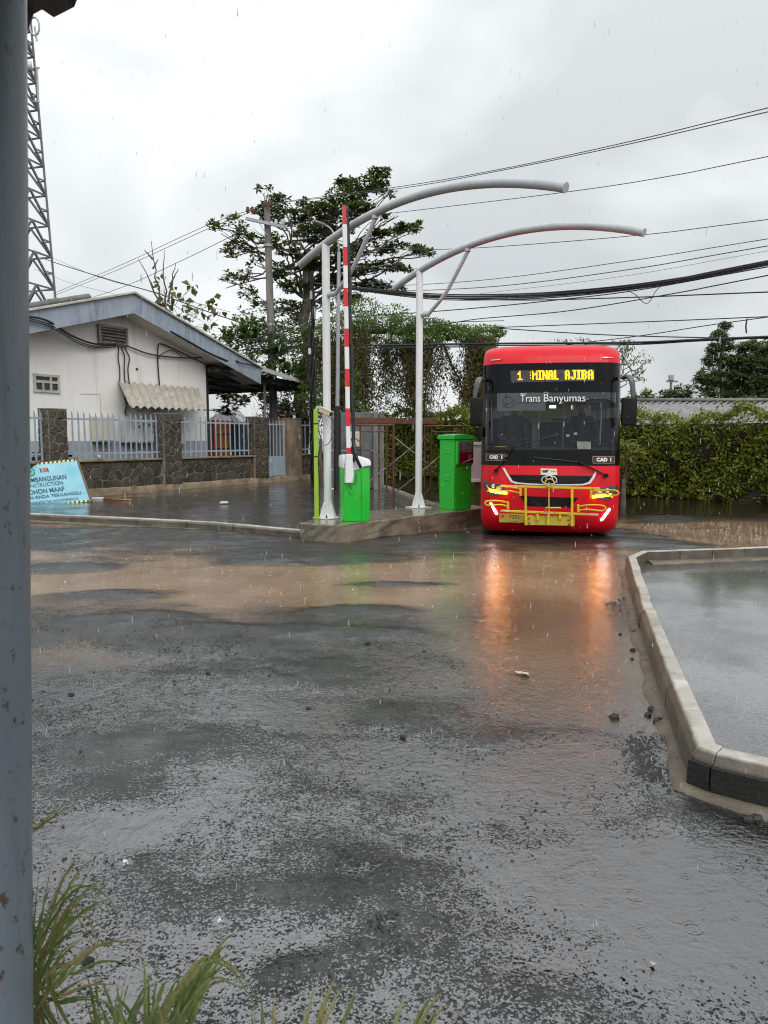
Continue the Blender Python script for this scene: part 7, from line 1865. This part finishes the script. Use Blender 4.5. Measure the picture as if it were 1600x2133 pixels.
for x1, y1, lf in ((250, 2070, 25), (180, 1985, 10), (300, 2015, 60)): S2.append((arc(60, 2130, x1, y1, lf, 1.5, 1.55), .011, True))
clump(b2, 'spiky grass clump at the bottom edge beside the porch post', S2, 2, 1.0)
b3 = Vector((-0.14, 1.42, 0.0)); S3 = []
for x0, x1, y1, lf, w in ((560, 545, 2075, 0, .013), (575, 570, 2078, 5, .011), (640, 700, 2048, 20, .013), (615, 655, 2068, 10, .013), (690, 745, 2068, 15, .012), (800, 845, 2075, 10, .012), (830, 905, 2082, 20, .012), (860, 930, 2100, 15, .011), (880, 965, 2110, 10, .006), (540, 530, 2105, 0, .012)):
    S3.append((arc(x0 - 10, 2260, x1, y1, lf, 1.42, 1.5, 0), w, x1 == 965))
clump(b3, 'short grass tips poking up along the middle of the bottom edge', S3, 1, 1.1)

# ------------------------------------------------------------------ banner leaning in the yard
q0, q1, q2, q3 = gz(60, 1055, YZ), None, None, None
Yb = gz(190, 1046, YZ).y
br = at(190, 1045, Yb); tr_ = at(160, 955, Yb + 0.75); Yl = Yb - 1.0
bl = at(-60, 1073, Yb - 0.55); tl = bl + (tr_ - br)
t = thing('banner_board', 'tilted blue construction notice board lying against the stone wall', 'sign board', br)
ex = (bl - br); ey = (tr_ - br); nb = ey.cross(ex).normalized()
if nb.y > 0: nb = -nb
def BQ(u, v, o=0.0): return br + ex * u + (tr_ - br).lerp(tl - bl, u) * v + nb * o     # u: 0 right .. 1 left, v: 0 bottom .. 1 top
def bquad(nm, mat, u0, u1, v0, v1, o, par=t, sk=0.0):
    m = MB(); vs = [BQ(u0, v0, o), BQ(u1, v0, o), BQ(u1 + sk, v1, o), BQ(u0 + sk, v1, o)]; vs += [p - nb * .003 for p in vs]
    m.add(vs, [(0, 1, 2, 3), (7, 6, 5, 4), (0, 4, 5, 1), (1, 5, 6, 2), (2, 6, 7, 3), (3, 7, 4, 0)]); return m.build(nm, mat, par)
M['bannerblue'] = surf('banner_sky_blue', (0.16, 0.42, 0.52), (0.33, 0.60, 0.68), 1.3, 0.3, 0.1, 0.3, 5, coat=.3)
M['banneryel'] = surf('banner_yellow', (0.62, 0.62, 0.20), (0.7, 0.68, 0.28), 4, .4); M['bannerdk'] = surf('banner_dark_blue', (0.01, 0.05, 0.10), (0.015, 0.065, 0.12), 4, .4)
M['bannergreen'] = surf('banner_green', (0.01, 0.22, 0.16), (0.015, 0.26, 0.19), 4, .4); M['bannerred'] = surf('banner_red', (0.6, 0.08, 0.06), (0.65, 0.1, 0.08), 4, .4); M['wood'] = surf('wet_wood', (0.10, 0.06, 0.035), (0.16, 0.10, 0.06), 4, .5, .1, .3, 30)
bquad('sheet', M['bannerblue'], 0, 1, 0, 1, 0)
for v0, v1 in ((0.0, .045), (.945, 1.0)):
    bquad('hazard_border', M['banneryel'], 0.01, 1, v0, v1, .004)
    for i in range(26): bquad('hazard_stripe', M['black'], .02 + i * .038, .036 + i * .038, v0, v1, .008, sk=-.010)
for a, b in (((0, 0), (0, 1)), ((0, 0), (1, 0)), ((0, 1), (1, 1))):
    m = MB(); m.bar(BQ(a[0], a[1], -.01) , BQ(b[0], b[1], -.01), .045, .045); m.build('frame', M['wood'], t)
for uv in ((0.25, 1.0), (0.8, 1.0)):
    p = BQ(*uv, -.03); m = MB(); m.bar(p, Vector((p.x - .1, p.y + .35, YZ)), .04, .04); m.build('prop_stick', M['wood'], t)
def btext(s_, u1, u0, v, hv, mat, align_left=True, bold=0.0):
    """text from u1 (left) to u0 (right) on the board"""
    o = text_obj('banner_lettering', s_, 1.0, mat, t, Matrix.Identity(4), ext=0.0, bold=bold)
    xs_ = [q.co.x for q in o.data.vertices]; ys_ = [q.co.y for q in o.data.vertices]; x0, x1 = min(xs_), max(xs_); y0, y1 = 0.0 - .35, .35
    loc, rz = ROOT[t.name]
    for q in o.data.vertices:
        f = (q.co.x - x0) / (x1 - x0); g = (q.co.y - y0) / (y1 - y0)
        q.co = BQ(u1 + (u0 - u1) * f, v + hv * (g - .5), .012) - loc
pxu = lambda px: (190 - px) / 250.0
btext('DALAM MASA PEMBANGUNAN', pxu(-10), pxu(155), .60, .105, M['bannerdk'], bold=.01)
btext('UNDER CONSTRUCTION', pxu(16), pxu(144), .475, .085, M['bannerdk'])
btext('MOHON MAAF', pxu(58), pxu(143), .335, .10, M['bannerdk'], bold=.015)
btext('KENYAMANAN ANDA TERGANGGU -', pxu(2), pxu(182), .215, .07, M['bannerdk'], bold=.01)
btext('WE ARE SORRY FOR THE INCONVENIENCE', pxu(32), pxu(166), .095, .065, M['bannerdk'])
btext('K', pxu(104), pxu(110), .80, .10, M['bannerdk'], bold=.02); btext('i', pxu(119), pxu(122), .80, .10, M['bannerdk'], bold=.02); btext('i', pxu(60), pxu(63), .79, .10, M['bannerdk'], bold=.02)
loc_ = ROOT[t.name][0]
def bdisc(u, v, ru, rv, mat, n=18, teeth=0, nm='emblem', o=.012):
    m = MB(); P = []
    for i in range(n if not teeth else teeth * 4):
        a = 2 * math.pi * i / (n if not teeth else teeth * 4); k = 1.0 if not teeth else (1.0 if (i // 2) % 2 else .8); P.append(BQ(u + ru * k * math.cos(a), v + rv * k * math.sin(a), o))
    m.add(P, [tuple(range(len(P)))]); m.build(nm, mat, t)
bdisc(pxu(83), .80, .042, .115, M['bannergreen'], teeth=10); bdisc(pxu(83), .80, .026, .072, M['bannerblue'], o=.014)
bquad('emblem', M['bannergreen'], pxu(83) - .007, pxu(83) + .007, .75, .85, .017); bquad('emblem', M['bannergreen'], pxu(83) - .018, pxu(83) + .018, .78, .82, .019)
bdisc(pxu(114.5), .81, .018, .05, M['bannerred'])
# plank and pvc pipe beside the banner
p0, p1 = gz(192, 1038, YZ + .03), gz(216, 1038, YZ + .03)
m = MB(); m.bar(p0, p1, .08, .06); tag(m.build('white_plank_end', M['whitepaint'], bevel=.006), 'short white timber end beside the blue board', 'timber')
m = MB(); m.tube([gz(216, 1039, YZ + .03), gz(275, 1042, YZ + .02)], .022, 8); tag(m.build('orange_pipe', M['orange'], smooth=True), 'thin orange pipe lying on the yard by the stone footing', 'pipe')
for i, (a, b, lb) in enumerate((((40, 945, 0), (150, 948, 0), 'upper dark pole lying along the wall behind the blue board'), ((40, 956, 0), (140, 954, 0), 'lower dark pole lying along the wall behind the blue board'))):
    Yp = gz(150, 1034, YZ).y - 0.1; m = MB(); m.tube([at(a[0], a[1], Yp - .8), at(b[0], b[1], Yp)], .05, 8); tag(m.build('dark_pole', M['dark'], smooth=True), lb, 'pole', 'dark poles behind the board')
q = FP(fs_(208), -0.05, WZ + 0.056 - YZ); m = MB(); lathe(m, tuple(q), [(.001, 0), (.035, 0), (.048, .12), (.044, .12), (.034, .01)], 14); tag(m.build('plastic_cup', M['paper'], smooth=True), 'white plastic cup standing on the stone wall cap', 'cup')

# ------------------------------------------------------------------ loose stones, litter, rain
def rock(rnd, c, r):
    m = MB(); n = 6; vs = []
    for ph in (0.15, .9, 1.6, 2.3):
        for i in range(n): a = 2 * math.pi * (i + .5 * (ph > 1)) / n; k = r * rnd.uniform(.75, 1.2); vs.append((c[0] + k * math.sin(ph) * math.cos(a), c[1] + k * math.sin(ph) * math.sin(a) * .85, c[2] + k * math.cos(ph) * .75 + r * .35))
    m.add(vs, [(j * n + i, j * n + (i + 1) % n, (j + 1) * n + (i + 1) % n, (j + 1) * n + i) for j in range(3) for i in range(n)] + [tuple(range(n)), tuple(3 * n + i for i in range(n - 1, -1, -1))]); return m
M['wetstone'] = surf('wet_basalt', (0.007, 0.007, 0.007), (0.022, 0.021, 0.020), 30, .36, .1, .5, 80)
RK = random.Random(9)
loose = [((1280, 1497), .034, 'largest lone black stone on the asphalt in front of the kerb'), ((1358, 1480), .030, 'black stone pressed against the haunch at the middle of the kerb'), ((1372, 1505), .034, 'big black stone touching the cement haunch, nearest the pile'), ((1350, 1492), .026, 'black stone on the left flank of the small kerb pile'), ((1378, 1515), .026, 'lowest black stone of the pile at the kerb foot'), ((1322, 1320), .030, 'black stone beside the far third of the kerb'), ((1292, 1322), .020, 'small black stone left of the one by the far kerb'), ((1318, 1356), .026, 'black stone at the kerb foot below the orange glow'), ((1300, 1248), .024, 'black stone at the kerb corner by the bus reflection'), ((1290, 1250), .016, 'tiny black stone next to the kerb corner stone'), ((1317, 1374), .018, 'small rounded black stone just below the kerb glow'), ((840, 1538), .020, 'lone black stone near the middle of the wet asphalt'), ((766, 1343), .022, 'lone black stone on the gravel bar in front of the plinth'), ((884, 1357), .016, 'small black stone in the brown water left of the bus glow'), ((643, 1477), .018, 'small flat black stone left of centre on the asphalt'), ((148, 1448), .020, 'flat black stone near the porch post'), ((434, 1406), .018, 'flat black stone on the grey mound left of centre'), ((1560, 1712), .030, 'grey stone beside the black painted kerb'), ((1578, 1706), .024, 'second grey stone beside the black painted kerb'), ((185, 2005), .020, 'black pebble lying among the grass by the post')]
for (px, py), r, lb in loose:
    p = gz(px, py, .005); tag(rock(RK, (p.x, p.y, max(0.0, float(height(np.array([p.x]), np.array([p.y]))[0])) ), r).build('loose_stone', M['wetstone'], smooth=50), lb, 'stone', 'loose stones on the asphalt')
# gravel: broken aggregate washed out of the surface, densest on the mounds
rs = np.random.RandomState(4); N0 = 900000
gx = rs.uniform(-3.4, 4.6, N0); gy = 1.5 + 10.0 * rs.rand(N0) ** 1.7
pre = (rs.rand(N0) < np.clip(2.9 / gy, .12, 1.)) & ~inside(lot_poly, gx, gy) & ~inside(yard_poly, gx, gy) & (np.abs(gx) < gy * .62); gx, gy = gx[pre], gy[pre]; N0 = len(gx)
hh = height(gx, gy); dn = fbm(gx / .6, gy / .5, 71, 4) + fbm(gx / .16, gy / .16, 74, 2) * .6
edge = np.zeros(N0)
for i in range(len(K_RIGHT) - 1):
    a, b = np.array(K_RIGHT[i][:2]), np.array(K_RIGHT[i + 1][:2]); d = b - a; tt_ = np.clip(((gx - a[0]) * d[0] + (gy - a[1]) * d[1]) / (d @ d), 0, 1)
    edge = np.maximum(edge, np.exp(-((np.hypot(gx - a[0] - tt_ * d[0], gy - a[1] - tt_ * d[1]) - .17) / .10) ** 2))
prob = np.clip(0.015 + 0.5 * smooth(.0, .8, dn) * smooth(-.014, .008, hh) + .55 * edge * smooth(-.3, .4, dn), 0, .8)
ok = (rs.rand(N0) < prob) & (hh > -.008)
eg = edge[ok]; gx, gy, hh = gx[ok], gy[ok], np.maximum(hh[ok] + .001, WL); n = len(gx)
r = np.clip(rs.lognormal(-5.80, .42, n), .0016, .011) * (1 + .04 * gy) * (1 + 1.1 * eg * rs.rand(n))
oct_ = np.array([[1, 0, 0], [0, 1, 0], [-1, 0, 0], [0, -1, 0], [0, 0, .8], [.7, .7, .3], [-.7, .6, .3]])
oct_ = np.array([[1, .1, 0], [.45, .9, 0], [-.6, .85, 0], [-1, -.1, 0], [-.4, -.95, 0], [.6, -.8, 0], [.45, .1, .62], [-.3, .42, .7], [-.25, -.4, .6]])
ff = np.array([[0, 1, 6], [1, 7, 6], [1, 2, 7], [2, 3, 7], [3, 8, 7], [3, 4, 8], [4, 5, 8], [5, 6, 8], [5, 0, 6], [6, 7, 8]])
an = rs.rand(n) * 6.283; ca, sa = np.cos(an), np.sin(an)
V = oct_[None] * (r[:, None, None] * rs.uniform(.75, 1.25, (n, 9, 3))); X = V[:, :, 0] * ca[:, None] - V[:, :, 1] * sa[:, None]; Y_ = V[:, :, 0] * sa[:, None] + V[:, :, 1] * ca[:, None]
V = np.stack([X + gx[:, None], Y_ + gy[:, None], V[:, :, 2] * 1.1 + hh[:, None] - .0008], -1).reshape(-1, 3)
Fp = (ff[None] + (np.arange(n) * 9)[:, None, None]).reshape(-1, 3)
gm = np_mesh('gravel', V, Fp, M['wetstone']); tag(gm, 'loose black gravel washed out of the broken asphalt', None, kind='stuff')
print('gravel', n)
# litter
def scrap(px, py, r, lb, mat, z=.012):
    c = gz(px, py, z); m = MB(); k = 9; P = []
    for i in range(k): a = 6.283 * i / k; rr = r * RK.uniform(.5, 1.2); P.append(c + Vector((rr * math.cos(a), rr * .8 * math.sin(a), RK.uniform(0, r * .5))))
    P.append(c + Vector((0, 0, r * .5))); m.add(P, [(i, (i + 1) % k, k) for i in range(k)]); return tag(m.build('litter_scrap', mat), lb, 'litter', 'scraps of litter')
scrap(1090, 1406, .045, 'crumpled white paper floating in the brown puddle before the bus', M['paper']); scrap(1078, 1402, .025, 'small white scrap beside the floating crumpled paper', M['paper'])
scrap(1482, 1036, .11, 'pale green scrap at the foot of the right hedge', surf('pale_scrap', (.35, .37, .22), (.42, .44, .28), 4, .5)); scrap(1545, 1042, .12, 'brown cardboard scrap at the foot of the right hedge', surf('card_scrap', (.25, .13, .06), (.3, .17, .08), 4, .6))
scrap(1302, 1483, .022, 'curled brown leaf between the black stones near the kerb', surf('dead_leaf', (.16, .09, .05), (.2, .12, .07), 4, .5)); scrap(1335, 1518, .03, 'dry brown leaf beside the kerb stone pile', surf('dead_leaf2', (.16, .09, .05), (.2, .12, .07), 4, .5))
scrap(1360, 2008, .011, 'small pale scrap on the wet asphalt near the bottom edge', M['paper'])
c = gz(458, 1048, YZ + .03); m = MB(); m.tube([c, c + Vector((.06, 0, .01)), c + Vector((.16, .02, .01)), c + Vector((.2, .02, .01))], [.03, .035, .035, .012], 10); tag(m.build('plastic_bottle', M['boxgrey'], smooth=True), 'clear plastic bottle lying on the raised yard', 'bottle')

# rain: splashes on the water, two big crowns in front, drops in the air
def splashmat():
    t = NT('splash_water'); g = t.new('BsdfGlossy', Color=(1, 1, 1), Roughness=.08); d = t.new('BsdfTranslucent', Color=(.9, .92, .92)); tr = t.new('BsdfTransparent', Color=(1, 1, 1))
    m = t.n.new('ShaderNodeMixShader'); m.inputs[0].default_value = .5; t.l.new(g.outputs[0], m.inputs[1]); t.l.new(d.outputs[0], m.inputs[2])
    m2 = t.n.new('ShaderNodeMixShader'); m2.inputs[0].default_value = .38; t.l.new(tr.outputs[0], m2.inputs[1]); t.l.new(m.outputs[0], m2.inputs[2]); return t.done(m2.outputs[0])
M['splash'] = splashmat()
N1 = 9000; sx = rs.uniform(-7, 7, N1); sy = 3 + 11 * rs.rand(N1) ** .8; hs = height(sx, sy)
ok = (hs < WL - .006) & ~inside(lot_poly, sx, sy) & ~inside(yard_poly, sx, sy) & (rs.rand(N1) < smooth(5.5, 9, sy) * .9 + .03); sx, sy = sx[ok], sy[ok]; n = len(sx)
a8 = np.arange(8) * math.pi / 4; rr = rs.uniform(.004, .010, n)
ring0 = np.stack([np.cos(a8), np.sin(a8)], -1)
lo = np.concatenate([ring0[None] * rr[:, None, None] + np.stack([sx, sy], -1)[:, None], np.full((n, 8, 1), WL + .001)], -1)
hi = np.concatenate([ring0[None] * (rr * 1.35)[:, None, None] + np.stack([sx, sy], -1)[:, None], (WL + rs.uniform(.3, 1.1, (n, 8, 1)) * rr[:, None, None] * .8)], -1)
V = np.concatenate([lo, hi], 1).reshape(-1, 3); q8 = np.array([[i, (i + 1) % 8, 8 + (i + 1) % 8, 8 + i] for i in range(8)]); Fs_ = (q8[None] + (np.arange(n) * 16)[:, None, None]).reshape(-1, 4)
tag(np_mesh('rain_splashes', V, Fs_, M['splash']), 'tiny rain splashes on the brown puddles', None, kind='stuff')
for (px, py, rr, lb) in ((262, 1808, .026, 'larger water crown thrown up by a drop near the grass'), (458, 1927, .020, 'smaller water crown nearer the bottom edge')):
    c = gz(px, py, .012); m = MB(); k = 26; vs = []
    for j, (f, z) in enumerate(((.75, 0), (.95, .3), (1.1, .6), (1.2, .85))):
        for i in range(k): a = 6.283 * i / k; zz = z * (1 + (.45 * math.sin(i * 2.4) if j == 3 else 0)); vs.append(c + Vector((rr * f * math.cos(a), rr * f * math.sin(a), rr * zz * .8)))
    m.add(vs, [(j * k + i, j * k + (i + 1) % k, (j + 1) * k + (i + 1) % k, (j + 1) * k + i) for j in range(3) for i in range(k)])
    o = m.build('water_splash', M['splash'], smooth=True); tag(o, lb, 'splash', 'water crowns in the foreground')
    for i in range(16):
        a = RK.uniform(0, 6.283); q = c + Vector((rr * 1.25 * math.cos(a), rr * 1.25 * math.sin(a), rr * RK.uniform(.8, 1.9))); m = MB(); m.tube([q, q + Vector((0, 0, .004))], .0022, 6); d_ = m.build('droplet', M['splash'], o, local=True)
def dropmat():
    t = NT('rain_drop'); d = t.new('BsdfTranslucent', Color=(.95, .96, .97)); g = t.new('BsdfDiffuse', Color=(.9, .91, .92)); m = t.n.new('ShaderNodeMixShader'); m.inputs[0].default_value = .5; t.l.new(d.outputs[0], m.inputs[1]); t.l.new(g.outputs[0], m.inputs[2])
    tr = t.new('BsdfTransparent'); m2 = t.n.new('ShaderNodeMixShader'); m2.inputs[0].default_value = .6; t.l.new(tr.outputs[0], m2.inputs[1]); t.l.new(m.outputs[0], m2.inputs[2]); return t.done(m2.outputs[0])
M['drop'] = dropmat()
n = 2600; dy = 1.6 + 13 * rs.rand(n) ** .75; dx = rs.uniform(-.56, .56, n) * dy; dz = rs.uniform(.05, 1.6 + .62 * dy, n); k5 = np.arange(5) * 2 * math.pi / 5
r0 = rs.uniform(.0009, .0016, n); ln = rs.uniform(.012, .028, n)
lv_ = [(0.15, 0.0), (1.0, .25), (.8, .7), (.1, 1.0)]; V = np.zeros((n, 20, 3))
for j, (f, h) in enumerate(lv_):
    V[:, j * 5:(j + 1) * 5, 0] = dx[:, None] + (r0 * f)[:, None] * np.cos(k5); V[:, j * 5:(j + 1) * 5, 1] = dy[:, None] + (r0 * f)[:, None] * np.sin(k5); V[:, j * 5:(j + 1) * 5, 2] = (dz + ln * h)[:, None]
q5 = np.array([[j * 5 + i, j * 5 + (i + 1) % 5, (j + 1) * 5 + (i + 1) % 5, (j + 1) * 5 + i] for j in range(3) for i in range(5)])
tag(np_mesh('rain', V.reshape(-1, 3), (q5[None] + (np.arange(n) * 20)[:, None, None]).reshape(-1, 4), M['drop'], smooth=True), 'falling rain drops', None, kind='stuff')
# distant rooftops glimpsed below the carport and creeper
for (px, py, w, mat, lb) in ((470, 880, 60, 'asbestos', 'grey rooftop glimpsed under the carport'), (575, 868, 26, 'terracotta', 'reddish rooftop glimpsed beside the utility pole')):
    c = at(px, py, 48); wd = w * 48 / F
    t = thing('distant_house', lb, 'house', (c.x, 48, 0), group='far houses'); m = MB(); m.box((c.x, 50, c.z / 2 - .3), (wd * 1.7, 4, c.z)); m.build('wall', M['greywall'], t)
    m = MB(); m.prism([(-wd, c.z - .5), (wd, c.z - .5), (0, c.z + .9)], lambda a, b, s_: (c.x + a, s_, b), 47.5, 52.5); m.build('roof', M[mat], t)
